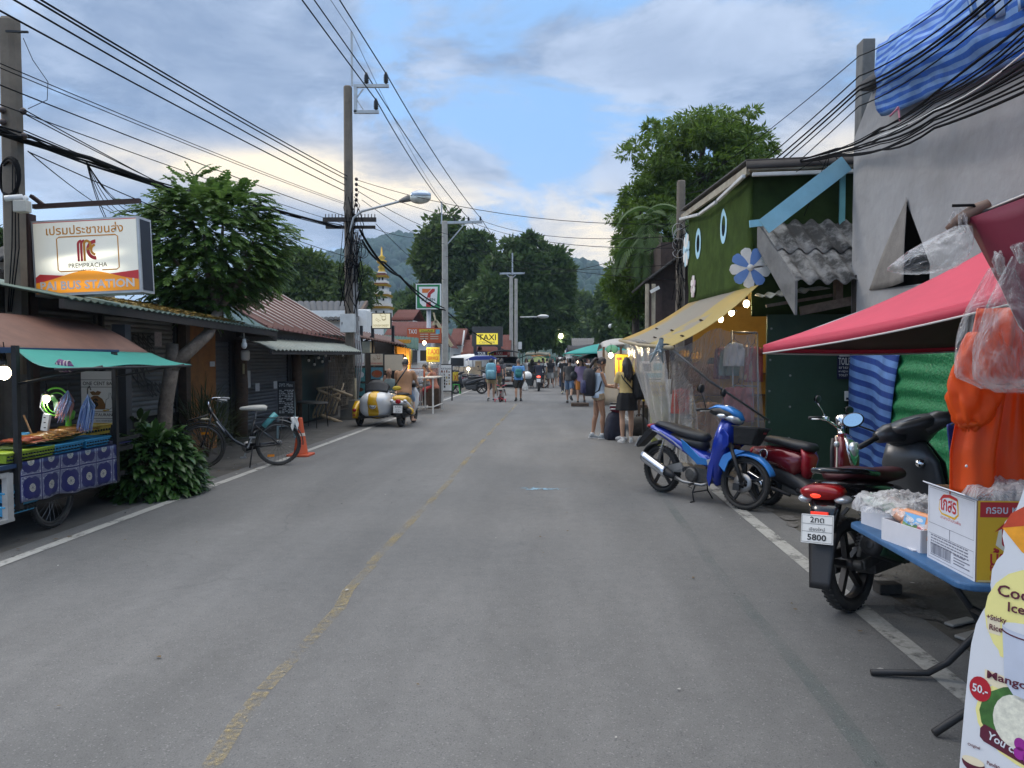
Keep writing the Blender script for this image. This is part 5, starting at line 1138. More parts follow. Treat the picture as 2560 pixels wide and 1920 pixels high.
# ------------------------------------------------------------------ blue folding table
TZ=.735
tb=thing('folding_table','scuffed blue folding table with crossed black legs carrying cartons','table',(2.25,3.42,0));to=V((2.25,3.42,0))
x0,x1,y0,y1,rr=1.60,2.95,2.86,3.97,.07
def rrect(x0,x1,y0,y1,r_,n=6):
 o=[]
 for cx,cy,a in((x1-r_,y1-r_,0),(x0+r_,y1-r_,pi/2),(x0+r_,y0+r_,pi),(x1-r_,y0+r_,1.5*pi)):o+=[(cx+r_*cos(a+pi/2*k/n),cy+r_*sin(a+pi/2*k/n))for k in range(n+1)]
 return o
pt('tabletop',tb,mat('table_blue',(.028,.105,.24),.5,var=.2,scale=10,dirt=.35,dcol=(.10,.16,.24),dscale=5),lambda b:b.prism([(p-to.x,q-to.y)for p,q in rrect(x0,x1,y0,y1,rr)],TZ-.030,TZ,'xy'),bevel=.008)
def leg(pts):pt('leg',tb,darksteel,lambda b:b.tube([V(p)-to for p in pts],.0165,10))
f1,f2=G(2178,1689),G(2335,1843)
leg([(f1.x,f1.y,.018),(f1.x+.27,f1.y-.02,.03),(f1.x+.36,f1.y-.03,.09),(f1.x+.62,f1.y-.08,.42),(f1.x+.80,f1.y-.10,TZ-.03)])
leg([(f2.x,f2.y,.018),(f2.x+.16,f2.y+.04,.10),(f2.x+.24,f2.y+.06,.16),(f2.x+.50,f2.y+.10,.42),(f2.x+.72,f2.y+.12,TZ-.03)])
leg([(1.80,3.52,TZ-.03),(2.0,3.50,.42),(2.18,3.48,.12),(2.5,3.46,.02)]);leg([(1.84,3.05,TZ-.03),(2.04,3.06,.42),(2.22,3.08,.12),(2.55,3.08,.02)])
pt('brace',tb,darksteel,lambda b:(b.tube([V((2.0,3.50,.42))-to,V((2.04,3.06,.42))-to],.012,8),b.tube([V((1.83,3.5,TZ-.05))-to,V((1.87,3.05,TZ-.05))-to],.012,8),b.tube([V((2.0,3.5,.43))-to,V((2.3,3.3,.30))-to,V((2.5,3.1,.26))-to],.012,8)))
# carton with printed oil brand: white end and yellow side
ca,cb_,cc_=at(2325,1400,3.05),at(2430,1432,2.92),None
def carton(label,o,u,w,d,h,art):
 """o: near bottom corner between the two faces seen; faces run left and right from it"""
 t=thing('carton',label,'carton',o);u=V(u).normalized();w2=V((-u.y,u.x,0));return t,u,w2
cart_o=V((1.735,2.90,TZ));
cw_dir=(at(2327,1395,3.23)-at(2438,1430,2.90));cw_dir.z=0;cw_dir=cw_dir.normalized()
cart_o=at(2440,1432,2.90);cart_o.z=TZ
rdir=V((-cw_dir.y,cw_dir.x,0));rdir=rdir if rdir.x>0 else-rdir
ct_=thing('carton','printed cooking oil carton with white end and yellow side on the blue table','carton',cart_o)
WL,HL,DL=.36,.325,.42
kraft=mat('kraft_board',(.32,.22,.13),.85,var=.1)
b=MB()
for(a,c)in((V((0,0,0)),cw_dir*WL),(V((0,0,0)),rdir*DL),(cw_dir*WL,cw_dir*WL+rdir*DL),(rdir*DL,rdir*DL+cw_dir*WL)):b.bar(a+V((0,0,HL/2)),c+V((0,0,HL/2)),.006,HL)
b.box((cw_dir*WL+rdir*DL)/2+V((0,0,.004)),(.2,.2,.006));b.build('carton_box',kraft,ct_)
FL=Fr(cw_dir*WL+V((0,0,0))-rdir*.0035,-cw_dir,(0,0,1));FR_=Fr(-cw_dir*.0035,rdir,(0,0,1))
pr=[mat('print_white',(.62,.64,.70),.6,var=.04,dirt=.08),mat('print_red',(.50,.025,.03),.5,var=.05),mat('print_yellow',(.72,.42,.02),.5,var=.06),mat('print_grey',(.16,.17,.22),.6),mat('print_orange',(.62,.22,.02),.5),mat('print_cream',(.80,.74,.58),.5)]
b=MB();b.rect(FL,0,0,WL,HL,.0005)
LG='เกสร'
def logo_k(b,F,x,y,w,red=1,pale=0):
 b.m=2;b.poly(F,[(x-w*.5,y-w*.16),(x-w*.45,y+w*.12),(x-w*.25,y+w*.30),(x+w*.1,y+w*.33),(x+w*.42,y+w*.28),(x+w*.45,y+w*.20),(x+w*.48,y-w*.15),(x+w*.30,y-w*.30),(x-w*.35,y-w*.28)],.0010)
 b.m=pale;b.poly(F,[(x-w*.46,y-w*.13),(x-w*.42,y+w*.10),(x-w*.22,y+w*.25),(x+w*.38,y+w*.22),(x+w*.44,y-w*.12),(x+w*.28,y-w*.24),(x-w*.33,y-w*.23)],.0016)
 b.m=red;b.poly(F,[(x-w*.48,y+w*.08),(x-w*.28,y+w*.28),(x+w*.05,y+w*.34),(x+w*.40,y+w*.30),(x+w*.43,y+w*.22),(x+w*.05,y+w*.26),(x-w*.22,y+w*.20)],.0022)
 b.text(F,LG,x,y-w*.15,w*.34,.0026,'c',w*.74,.02)
b.m=0;logo_k(b,FL,WL*.46,HL*.80,.155)
b.m=1;b.text(F=FL,t='เกสรน้ำมันพืช',x=WL*.50,y=HL*.615,h=.014,z=.001,w=.15)
b.m=3;b.ring(FL,[(.012,HL*.50),(.012,HL*.98),(WL-.012,HL*.98),(WL-.012,HL*.50)],.002,.0012);b.rect(FL,WL*.485,HL*.36,WL*.495,HL*.50,.0012)
b.ring(FL,[(.012,HL*.36),(.012,.012),(WL-.012,.012),(WL-.012,HL*.36)],.002,.0012)
for q in range(7):
 x_=.03
 while x_<WL-.05 and not(q>3 and x_<WL*.55):w_=ru(.008,.03);b.rect(FL,x_,HL*.33-q*.0125,min(WL-.03,x_+w_),HL*.33-q*.0125+.0055,.0012);x_+=w_+.004
b.ring(FL,[(.028,.025),(WL*.52,.025),(WL*.52,.075),(.028,.075)],.003,.0012)
x_=.036
while x_<WL*.50:w_=ru(.0015,.006);b.rect(FL,x_,.03,x_+w_,.07,.0014);x_+=w_+ru(.002,.005)
for q in range(4):b.rect(FL,WL*.58,.065-q*.012,WL*(.80+.1*(q%2)),.070-q*.012,.0012)
b.m=2;b.rect(FR_,0,0,DL,HL,.0005);b.m=5;b.rect(FR_,.004,.004,DL*.2,HL*.02,.0009)
b.m=1;b.rect(FR_,.008,HL*.80,DL,HL*.985,.001);b.m=0;b.text(FR_,'กรอบ หอม สีสวย',.03,HL*.845,.036,.0022,'l',.26,.015)
logo_k(b,FR_,.185,HL*.56,.25,1,5);b.m=1;b.text(FR_,'น้ำมัน',.05,HL*.21,.07,.002,'l',.14,.012);b.text(FR_,'คุณภาพ',.05,HL*.105,.042,.002,'l',.15,.012)
b.m=4;b.rect(FR_,.05,HL*.035,.22,HL*.085,.001);b.m=3;b.rect(FR_,.06,HL*.045,.19,HL*.072,.0014)
b.build('printed_panel',pr,ct_)
pt('flap',ct_,pr[0],lambda b:(b.add([cw_dir*WL+V((0,0,HL)),V((0,0,HL)),V((0,0,HL))-rdir*.05+V((0,0,.02)),cw_dir*WL-rdir*.03+V((0,0,HL+.015))],[(0,1,2,3)])),solid=.004)
ctop=cart_o+(cw_dir*WL+rdir*DL)/2+V((0,0,HL-.04))
film=plastic('crinkled_film',(.82,.82,.84),.25,.12,1.0,14)
def heap(label,c,rx,ry,h_,n,name='packed_goods',m=film,seed=0,cat='packet'):
 o=thing(name,label,cat,c)
 def fn(u,v):
  a=2*pi*u;r_=sin(v*pi/2);q=MN.noise(V((cos(a)*r_*3+seed,sin(a)*r_*3,seed)))*.5+MN.noise(V((cos(a)*r_*9+seed,sin(a)*r_*9,seed)))*.3
  return(rx*r_*cos(a)*(1+.1*q),ry*r_*sin(a)*(1+.1*q),h_*(cos(v*pi/2)**.6)*(1+.7*q)+.012*q)
 pt('film',o,m,lambda b:b.grid(fn,44,18));return o
h1=heap('black sandals wrapped in clear film inside the oil carton',ctop+V((-.02,0,0)),.17,.19,.10,0,seed=2)
pt('sandals',h1,mat('sandal_black',(.02,.018,.017),.4,var=.4),lambda b:[b.ell((ru(-.10,.10),ru(-.12,.12),.035+ru(0,.02)),(.06,.025,.014),10,6,MX.Rotation(ru(0,3),3,'Z')@MX.Rotation(ru(-.5,.5),3,'X'))for q in range(12)])
heap('crumpled clear packets lying over the back of the oil carton',ctop+rdir*.10+V((.05,.04,.02)),.22,.17,.10,0,seed=7)
# white tray boxes of packets
def tray(label,o,u,v,w,d,h,name='tray_box'):
 t=thing(name,label,'box',o);u=V(u).normalized();v=V(v).normalized()
 b=MB()
 for(a,c)in((V((0,0,0)),u*w),(V((0,0,0)),v*d),(u*w,u*w+v*d),(v*d,v*d+u*w)):b.bar(a+V((0,0,h/2)),c+V((0,0,h/2)),.006,h)
 b.box((u*w+v*d)/2+V((0,0,.004)),(min(w,d)*.95,min(w,d)*.95,.006));b.build('tray',mat('carton_white',(.62,.62,.66),.7,var=.06,dirt=.12,dcol=(.4,.38,.34)),t)
 return t,u,v
p=at(2302,1380,3.32);p.z=TZ;ta,tu,tv=tray('white open carton tray holding clear packs of sponges near the table edge',p,at(2224,1350,3.52).xyz-p+V((0,0,TZ-at(2224,1350,3.52).z)),rdir,.26,.22,.105)
p2=at(2225,1300,3.70);p2.z=TZ;tb_,_,_=tray('white open carton tray of flat packets at the far edge of the table',p2,tu,rdir,.22,.26,.10)
def packs(parent_label,base,cols,w,seed,n=3):
 for k in range(n):
  c=cols[k];q=base+tu*(.06+.07*k)+tv*(.07+.05*(k%2))+V((0,0,.10+.012*k))
  o=thing('goods_packet',parent_label[k],'packet',q,atan2(tu.y,tu.x)+ru(-.3,.3));m=mat('pack_col_%d_%d'%(seed,k),c,.35,var=.6,scale=22,coat=.6)
  pt('packet',o,m,lambda b:b.ell((0,0,0),(w*.6,w*.36,.035),16,8,MX.Rotation(ru(-.3,.3),3,'Y')));pt('film',o,film,lambda b:b.grid(lambda u,v:(w*.7*(u-.5)*2,w*.44*(v-.5)*2,.034*cos((u-.5)*2.4)*cos((v-.5)*2.2)+.022*MN.noise(V((u*7+k,v*7,seed)))),20,14))
packs(('pink sponge packet in the nearer white tray','orange sponge packet with picture label in the nearer tray','peach sponge packet at the back of the nearer tray'),p,[(.62,.20,.24),(.72,.28,.10),(.66,.34,.22)],.13,1)
o=thing('picture_packet','peach wrapped packet with seaside picture standing in the nearer tray','packet',p+tu*.085+tv*.02+V((0,0,.075)));F=Fr((0,0,0),-tu,(tv.x*.25,tv.y*.25,1))
b=MB();b.board(F,.19,.125,.04,0,.04);b.build('packet',mat('peach_wrap',(.70,.30,.14),.4,var=.15,coat=.5),o,bevel=.015)
b=MB();b.rect(F,-.07,.0,.065,.085,.0015);b.m=1;b.poly(F,[(-.07,.0),(.065,.0),(.065,.03),(.02,.038),(-.03,.03),(-.07,.04)],.002);b.m=2;b.disc(F,-.03,.055,.028,.012,.002);b.disc(F,.03,.065,.022,.009,.002)
b.build('picture_label',[mat('print_sky',(.18,.42,.72),.4,var=.2),mat('print_green',(.16,.30,.12),.4,var=.5,scale=40),mat('print_white')],o)
packs(('green leafy packet wrapped in film at the far tray','mixed bright packet in the far tray','pale green packet on the far tray'),p2,[(.10,.24,.12),(.55,.30,.22),(.30,.45,.34)],.17,2)
heap('wide crinkled clear pack lying over the far white tray',p2+tu*.10+tv*.12+V((0,0,.10)),.24,.17,.085,0,seed=12)
# ------------------------------------------------------------------ ice cream board
io=V((1.205,2.13,0));iu=V((.67,-.742,0));ib=thing('menu_board','white cloud shaped coconut ice cream board with mango pictures at the right edge','sign board',io)
F=Fr((0,0,0),iu,(-.0,.05,1));F=Fr((0,0,0),iu,(iu.y*-.06,iu.x*.06,1))
def bxy(px,py):
 """photo pixel -> board coordinates"""
 d=ray(px,py);c=V((0,0,CAMH))-io;t=-c.dot(F.n)/d.dot(F.n);q=c+d*t;return q.dot(F.u),q.dot(F.v)
edge=[(2398,1925),(2404,1850),(2412,1760),(2420,1680),(2428,1610),(2440,1560),(2455,1530),(2472,1505),(2480,1490),(2476,1462),(2480,1425),(2492,1400),(2508,1385),(2512,1370),(2506,1340),(2512,1305),(2526,1290),(2540,1275),(2552,1245),(2562,1215)]
le=[bxy(*q)for q in edge];top=le[-1][1];le=[(le[0][0]-.006,.02)]+le
out=le+[(.22,top+.07),(.36,top+.09),(.50,top+.05),(.62,top-.05)]+[(.66,.8),(.70,.5),(.74,.02)]
mm=[mat('board_white',(.66,.67,.70),.4,var=.03),mat('ink_maroon',(.10,.012,.03),.5),mat('mango_orange',(.80,.33,.02),.4,var=.25,scale=14),mat('mango_red',(.52,.06,.02),.4,var=.3,scale=12),mat('pale_yellow',(.82,.74,.28),.5,var=.05),mat('price_red',(.42,.012,.025),.4),mat('leaf_green',(.05,.14,.03),.5,var=.5,scale=25),mat('rice_white',(.70,.68,.56),.6,var=.25,scale=60),mat('orchid',(.30,.02,.26),.5,var=.3),mat('cup_blue_white',(.52,.56,.66),.4,var=.08),mat('cream',(.78,.68,.48),.5)]
b=MB();n_=len(out)
b.add([F.p(x,y,-.012)for x,y in out]+[F.p(x,y,0)for x,y in out],[tuple(range(n_-1,-1,-1)),tuple(range(n_,2*n_))]+[(i,(i+1)%n_,n_+(i+1)%n_,n_+i)for i in range(n_)])
def art_poly(m,pts,z):b.m=m;b.poly(F,[bxy(*q)for q in pts],z)
def art_disc(m,px,py,rx,ry,z):x,y=bxy(px,py);b.m=m;b.disc(F,x,y,rx,ry,z)
def art_text(m,t,px,py,h_,z=.0035,bold=.02,w=None,slant=0):x,y=bxy(px,py);b.m=m;b.text(F,t,x,y,h_,z,'l',w,bold,slant)
art_disc(4,2600,1560,.135,.15,.0008);art_poly(4,[(2490,1600),(2500,1540),(2600,1500),(2600,1690),(2540,1660),(2500,1640)],.0006)
x,y=bxy(2505,1345)
b.m=2;b.poly(F,[(x,y+.03),(x+.02,y+.075),(x+.07,y+.115),(x+.14,y+.13),(x+.20,y+.06),(x+.18,y-.03),(x+.11,y-.065),(x+.05,y-.03)],.001);b.m=3;b.poly(F,[(x,y+.03),(x+.02,y+.075),(x+.07,y+.115),(x+.14,y+.13),(x+.15,y+.09),(x+.07,y+.05)],.0016)
art_text(1,'Coconut',2494,1488,.034);art_text(1,'Ice Cream',2520,1528,.028,w=.155);art_poly(10,[(2468,1540),(2500,1545),(2502,1590),(2470,1580)],.0014)
art_text(1,'+Sticky',2467,1550,.020,w=.05);art_text(1,'Rice',2474,1573,.017,w=.032)
x,y=bxy(2506,1560);b.m=9;b.poly(F,[(x,y),(x+.15,y-.002),(x+.13,y-.18),(x+.09,y-.21),(x+.04,y-.20),(x+.012,y-.16)],.002);b.m=0;b.disc(F,x+.075,y,.075,.016,.0028);b.m=1;b.ring(F,[(x+.075+.075*cos(q),y-.012+.018*sin(q))for q in[pi+pi*k/12 for k in range(13)]],.004,.0032,False)
art_poly(10,[(2462,1672),(2640,1740),(2640,1790),(2462,1705)],.0009);art_text(1,'Mango Sticky',2468,1700,.030,w=.20)
x,y=bxy(2451,1722);b.m=5;b.disc(F,x,y,.028,.036,.0022);b.m=0;b.text(F,'50.-',x,y-.012,.024,.0034,'c',.040,.02)
x,y=bxy(2466,1715);b.m=4;b.disc(F,x+.13,y-.075,.155,.125,.0007);b.m=6;b.disc(F,x+.125,y-.075,.14,.108,.0013)
b.m=7;b.disc(F,x+.075,y-.075,.055,.075,.0020)
b.m=2
for k in range(3):
 for j in range(4):b.poly(F,[(x+.11+.05*k,y-.135+.032*j),(x+.155+.05*k,y-.138+.032*j),(x+.155+.05*k,y-.109+.032*j),(x+.11+.05*k,y-.106+.032*j)],.0026)
b.m=8
for k in range(5):a=2*pi*k/5;b.disc(F,x+.105+.020*cos(a),y-.145+.022*sin(a),.014,.018,.0036)
b.m=1;x,y=bxy(2455,1838);dx_,dy_=.30,-.075
b.poly(F,[(x-.005,y+.02),(x+.005,y+.035),(x+dx_,y+dy_+.04),(x+dx_,y+dy_-.015),(x+.005,y-.015),(x-.005,y-.005)],.0018)
b.m=0;Ft=Fr(F.p(x+.012,y-.002,0),F.u*1.0+F.v*(dy_/dx_),F.v);b.text(Ft,'You can Choose',0,0,.024,.0034,'l',.19,.02)
art_text(1,'Original',2420,1864,.011,w=.032);art_text(1,'Pandan',2468,1910,.011,w=.032)
x,y=bxy(2434,1895);b.m=1;b.disc(F,x,y-.012,.030,.028,.0016,16,pi,2*pi);b.m=10;b.disc(F,x,y-.008,.029,.012,.0026)
b.build('printed_board',mm,ib)
pt('back_leg',ib,darksteel,lambda b:(b.bar(F.p(.15,.9,-.02),F.p(.15,.0,-.45),.02),b.bar(F.p(.5,.9,-.02),F.p(.5,.0,-.45),.02),b.bar(F.p(.15,.3,-.31),F.p(.5,.3,-.31),.016)))
# brick and broken slabs lying under the table
for k,(px,py,d,lab)in enumerate(((2218,1482,(.16,.10,.07),'dark broken brick beside the black scooter rear wheel'),(2440,1590,(.30,.07,.02),'pale wooden strip lying on the verge under the table'),(2400,1560,(.22,.06,.02),'short pale offcut lying behind the table leg'))):
 q=G(px,py);b=MB();b.box((0,0,d[2]/2+.003),d,MX.Rotation(.5 if k else.1,3,'Z'));tag(b.build('brick' if not k else 'wood_strip',mat('brick_dark',(.05,.045,.04),.9,var=.4,bump=.4)if not k else mat('strip_pale',(.30,.29,.27),.8,var=.2,dirt=.4),None,q,bevel=.008),lab,'brick' if not k else 'wood strip')
 # ================================================================== LEFT SIDE
FX=-6.20
shut_d=mat('shutter_dark',(.085,.089,.097),.5,.3,var=.15,scale=3,dirt=.35,dcol=(.02,.02,.02))
shut_l=mat('shutter_light',(.17,.165,.155),.5,.3,var=.15,scale=3,dirt=.5,dcol=(.07,.06,.05))
def shutter(par,x,y0,y1,z0,z1,m,name='roller_shutter',pitch=.075):
 def fn(u,v):
  z=z0+(z1-z0)*v;k=(z/pitch)%1;return(x+.016*sin(k*pi),y0+(y1-y0)*u,z)
 n=int((z1-z0)/pitch*5);b=MB();b.grid(fn,1,n,False);b.box((x+.012,(y0+y1)/2,z0+.03),(.04,y1-y0,.06));o=b.build(name,m,par)
 [pt('guide_rail',o,darksteel,lambda b:b.box((x+.02,q,(z0+z1)/2),(.06,.05,z1-z0)))for q in(y0,y1)];return o
def lz(px,py,X):return atX(px,py,X)
# --- first shop house: dark wall, two shutters, thin green edged roof carrying leaves
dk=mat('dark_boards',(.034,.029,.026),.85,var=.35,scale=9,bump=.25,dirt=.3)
s1=thing('shop_house','dark shop house with graffitied roller shutters under a leaf strewn tin roof','building',(FX,8.5,0));o1_=V((FX,8.5,0))
r0,r1=atX(165,742,-5.15),atX(696,826,-5.15)
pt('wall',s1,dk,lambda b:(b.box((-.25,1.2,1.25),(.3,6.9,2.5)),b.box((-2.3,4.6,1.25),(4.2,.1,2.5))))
shutter(s1,-.06,.95,2.82,.75,2.22,shut_l);shutter(s1,-.05,.95,2.82,1.55,2.28,shut_d)if False else None
shutter(s1,-.05,-1.9,.80,.10,2.22,mat('shutter_near_black',(.046,.045,.043),.6,.2,var=.2,dirt=.4,dcol=(.015,.015,.015)))  # darkest shutter: near-black base with random darker blotches
pt('dark_gap',s1,mat('dark_interior'),lambda b:b.box((-.09,1.88,.39),(.02,1.85,.72)))
spray=mat('spray_paint',(.010,.010,.010),.6,var=0)
def graf(b,cx,cz,s,seed):
 q=random.Random(seed);F=Fr((-.015,0,0),(0,1,0),(0,0,1))
 F=Fr((.022,0,0),(0,-1,0),(0,0,1));F.u,F.n=V((0,1,0)),V((1,0,0))
 for k in range(4):
  pts=[(cx+s*(k*.42-.8)+s*.32*cos(a*1.3+q.uniform(0,1)),cz+s*.42*sin(a)+q.uniform(-.03,.03))for a in[2.4*pi*j/12+q.uniform(0,.4)for j in range(13)]]
  b.ring(F,pts,.022,.0,False)
pt('graffiti',s1,spray,lambda b:(graf(b,1.9,1.86,.30,3),graf(b,1.75,1.36,.36,5),graf(b,2.2,1.15,.25,8)))
pt('graffiti',s1,mat('spray_grey',(.10,.10,.10),.6),lambda b:(graf(b,-.6,1.95,.26,13),graf(b,.2,1.95,.25,15)))
pt('paper_notice',s1,mat('paper_pale',(.38,.34,.34),.8,var=.3,scale=40),lambda b:b.box((.035,2.22,1.93),(.006,.19,.22)))
pt('wood_pillar',s1,wood,lambda b:b.box((.02,3.02,1.2),(.14,.14,2.4)))
pt('orange_wall',s1,mat('wall_rust_orange',(.26,.105,.025),.85,var=.3,scale=4,dirt=.6,dcol=(.07,.04,.025),dscale=3),lambda b:b.box((-.03,3.62,1.2),(.10,1.0,2.4)))
rfm=mat('tin_green_edge',(.14,.20,.165),.55,.2,var=.2,dirt=.5,dcol=(.07,.05,.03))
def rf(u,v):p=r0.lerp(r1,u);return V((p.x-2.6*v,p.y,p.z+.50*v+.014*sin(u*2*pi*46)))-o1_
pt('roof',s1,rfm,lambda b:b.sheet(rf,184,5,.012))
pt('roof_beam',s1,dk,lambda b:(b.bar(r0-o1_+V((-.05,0,-.07)),r1-o1_+V((-.05,0,-.07)),.06,.10),b.bar(r1-o1_+V((-.3,-.3,-.08)),r1-o1_+V((-.3,.05,-.16)),.5,.08)))
b=MB()
for k in range(1500):
 u,v=ru(.30,.78),ru(0,.5)**1.2;p=V(rf(u,v));a=ru(0,6);r_=ru(.015,.035);z=ru(.01,.05)*(1-abs(u-.55)*2)
 b.add([p+V((r_*cos(a+q)*(1.6 if q in(0,pi)else.7),r_*sin(a+q)*(1.2),z+ru(0,.02)))for q in(0,pi/2,pi,1.5*pi)],[(0,1,2,3)])
o=b.build('dry_leaves',leafmat('dry_leaves_yellow',(.16,.10,.025),(.34,.24,.06),.1),s1);o['kind']='stuff'
pt('hanging_bulb',s1,white,lambda b:(b.ell((.9,3.35,1.86),(.05,.05,.065)),b.tube([(.9,3.35,1.91),(.9,3.35,1.97)],[.035,.028],10),b.tube([(.9,3.35,1.97),(.9,3.35,2.12)],.005,5)))
# grille strip and upper dark storey behind, seen between sign and tree
pt('upper_grille',s1,dk,lambda b:[b.box((-2.2,.6+q*.2,2.75),(.05,.06,.4))for q in range(14)]+[b.box((-2.25,2.0,2.96),(.08,3.2,.06)),b.box((-2.4,2.0,2.75),(.03,3.2,.5))])
# --- pale house behind the first pole, at the left edge
s0_=thing('pale_house','pale rendered house with metal canopy behind the bus station sign','building',(-11.5,12.5,0))
pt('wall',s0_,mat('wall_cream_grey',(.34,.30,.255),.8,var=.12,dirt=.3),lambda b:(b.box((.3,.4,1.7),(5.4,.8,3.4))))
pt('roof',s0_,mat('old_dark_tiles'),lambda b:b.sheet(lambda u,v:(-3+6*u,-.4+1.6*v,3.4+.3*sin(pi*v)+.05*sin(u*90)),60,6,.05))
pt('canopy',s0_,mat('metal_canopy',(.30,.33,.37),.35,.6,var=.15),lambda b:b.sheet(lambda u,v:(-2.2+4.7*u,-.2-1.3*v,2.75-.35*v*v-.25*u*u),12,8,.03))
pt('yellow_wall',s0_,mat('wall_pale_yellow',(.48,.40,.20),.8),lambda b:b.box((2.0,-.3,1.2),(.9,.1,2.4)))
pt('yellow_pipe',s0_,mat('pipe_yellow',(.42,.33,.10),.6),lambda b:b.tube([(3.4,-2.6,.5),(3.4,-2.6,3.0)],.03,8))
# --- second shop house: red roof, pale awning, dark shutters
s2=thing('shop_house','low shop with rust red metal roof, pale tin awning and dark closed shutters','building',(FX,15.0,0));o2o=V((FX,15.0,0))
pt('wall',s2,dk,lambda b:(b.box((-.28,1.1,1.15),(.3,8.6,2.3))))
def yx(px,X=FX):return atX(px,1000,X).y-15.0
shutter(s2,-.08,yx(516),yx(583),.14,1.95,shut_d);shutter(s2,-.08,yx(613),yx(726),.18,1.95,shut_d)
for px in(598,738):pt('wood_post',s2,wood,lambda b:b.tube([(.03,yx(px),.1),(.05,yx(px)+.02,1.1),(.03,yx(px),2.0)],[.13,.12,.115],9))
pt('green_panel',s2,mat('panel_dark_green',(.018,.040,.034),.7,var=.2,dirt=.3),lambda b:b.box((-.09,(yx(750)+yx(818))/2,1.05),(.04,yx(818)-yx(750),2.0)))
for px,py,w_,h_,lab in((617,948,.20,.34,0),(640,968,.20,.16,0),(685,962,.19,.16,0),(527,910,.18,.09,0)):
 p=atX(px,py,FX+.03)-o2o;pt('paper_notice',s2,mat('paper_white',(.46,.46,.46),.8,var=.35,scale=45),lambda b:b.box((p.x+.03,p.y,p.z),(.006,w_,h_)))
p=atX(613,886,FX+.15)-o2o;pt('meter_box',s2,white,lambda b:b.lathe([(0,.08),(.07,.08),(.085,.05),(.085,-.09),(.06,-.12),(0,-.12)],(p.x,p.y,p.z),(0,0,1),14))
p=atX(610,922,FX+.13)-o2o;pt('small_plate',s2,mat('plate_ochre',(.25,.21,.12),.7,var=.4,scale=40),lambda b:b.box((p.x,p.y,p.z),(.02,.12,.2)))
aw0,aw1=atX(683,874,-5.10),atX(905,879,-5.10);ab0,ab1=atX(597,840,FX+.1),atX(862,858,FX+.25)
def aw2(u,v):p=aw0.lerp(aw1,u).lerp(ab0.lerp(ab1,u),v);return p+V((0,0,.016*sin(u*2*pi*30)))-o2o
pt('awning',s2,mat('awning_tin',(.20,.225,.20),.6,.2,var=.25,scale=3,dirt=.45,dcol=(.28,.26,.20),dscale=4),lambda b:b.sheet(aw2,180,4,.010))
pt('awning_beam',s2,dk,lambda b:(b.bar(aw0-o2o+V((-.05,0,-.05)),aw1-o2o+V((-.05,0,-.05)),.05,.07),b.bar(ab0-o2o+V((0,0,.09)),ab1-o2o+V((0,0,.09)),.1,.22)))
e0,e1=atX(668,818,FX+.35),atX(900,858,FX+.35);t0,t1=at(505,726,20.5),at(702,738,24.0)
def redroof(u,v):p=e0.lerp(e1,u).lerp(t0.lerp(t1,u),v);k=(u*24)%1;return p+V((0,0,.05 if k<.12 else 0))-o2o
redm=mat('roof_rust_red',(.085,.020,.017),.7,.05,var=.25,scale=2,dirt=.35,dcol=(.16,.075,.05),dscale=3)
pt('red_roof',s2,redm,lambda b:b.sheet(redroof,192,5,.02,False))
pt('roof_seam',s2,mat('seam_pale',(.40,.36,.34),.5,.3),lambda b:[b.tube([V(redroof((k+.06)/24,v))+V((0,0,.055))for v in(0,.5,1)],.012,5)for k in range(1,24,2)])
q0,q1=atX(565,800,FX+.5),atX(672,838,FX+.5)
pt('lower_red_roof',s2,redm,lambda b:b.sheet(lambda u,v:q0.lerp(q1,u)+V((-1.6*v,.6*v,.35*v))-o2o,20,3,.02))
# bulbs strung under the awning
for k,(px,py)in enumerate(((735,887),(772,901),(786,911),(796,894),(806,904),(814,889),(824,903),(834,900),(843,889),(856,888))):
 p=at(px,py,17.2+k*.14);b=MB();b.ell((0,0,0),(.035,.035,.04),8,6);b.m=1;b.tube([(0,0,.03),(0,0,.08),(.01,0,.15)],[.02,.018,.005],7)
 tag(b.build('light_bulb',[white,black],None,p),'small unlit white bulb strung under the pale tin awning','light bulb','bulbs strung under the tin awning')
tag(MB().tube(sag(at(730,880,17.2),at(862,882,18.6),.10,20),.008,5).build('bulb_string',wire_m),'thin black wire looping along the bulbs under the tin awning','wire')
# wire-mesh fence at the end
mf_=thing('mesh_fence','leaning rusty wire mesh panel with dry vines at the end of the tin awning','fence',(FX+.4,20.0,0));mo=V((FX+.4,20,0))
m0,m1=atX(822,1040,FX+.45),atX(888,1040,FX+.75)
pt('mesh',mf_,mat('rusty_wire',(.11,.085,.06),.8,var=.3),lambda b:([b.tube([V((m0.x+(m1.x-m0.x)*k/16,m0.y+(m1.y-m0.y)*k/16,.3))-mo,V((m0.x+(m1.x-m0.x)*k/16,m0.y+(m1.y-m0.y)*k/16,1.85))-mo],.007,4)for k in range(17)],[b.tube([V((m0.x,m0.y,.3+k*.1))-mo,V((m1.x,m1.y,.3+k*.1))-mo],.006,4)for k in range(16)]))
pt('vines',mf_,mat('dry_vine',(.10,.08,.055),.9,var=.4),lambda b:[b.tube([V((m0.x+(m1.x-m0.x)*(c+.05*sin(j*1.3+c*9)),m0.y+(m1.y-m0.y)*(c+.05*sin(j*1.3+c*9)),1.85-j*.18))-mo for j in range(9)],.012,4)for c in[ru(.3,1)for k in range(26)]])
pt('post',mf_,mat('bamboo'),lambda b:b.tube([m1-mo+V((0,0,-m1.z+.2)),m1-mo+V((0,0,1.1-m1.z))],.045,8));pt('block_pier',mf_,mat('block_concrete',(.17,.155,.13),.9,var=.2,dirt=.4,bump=.2),lambda b:b.box(V((m1.x-.1,m1.y-.1,.26))-mo,(.42,.5,.52)),bevel=.012)
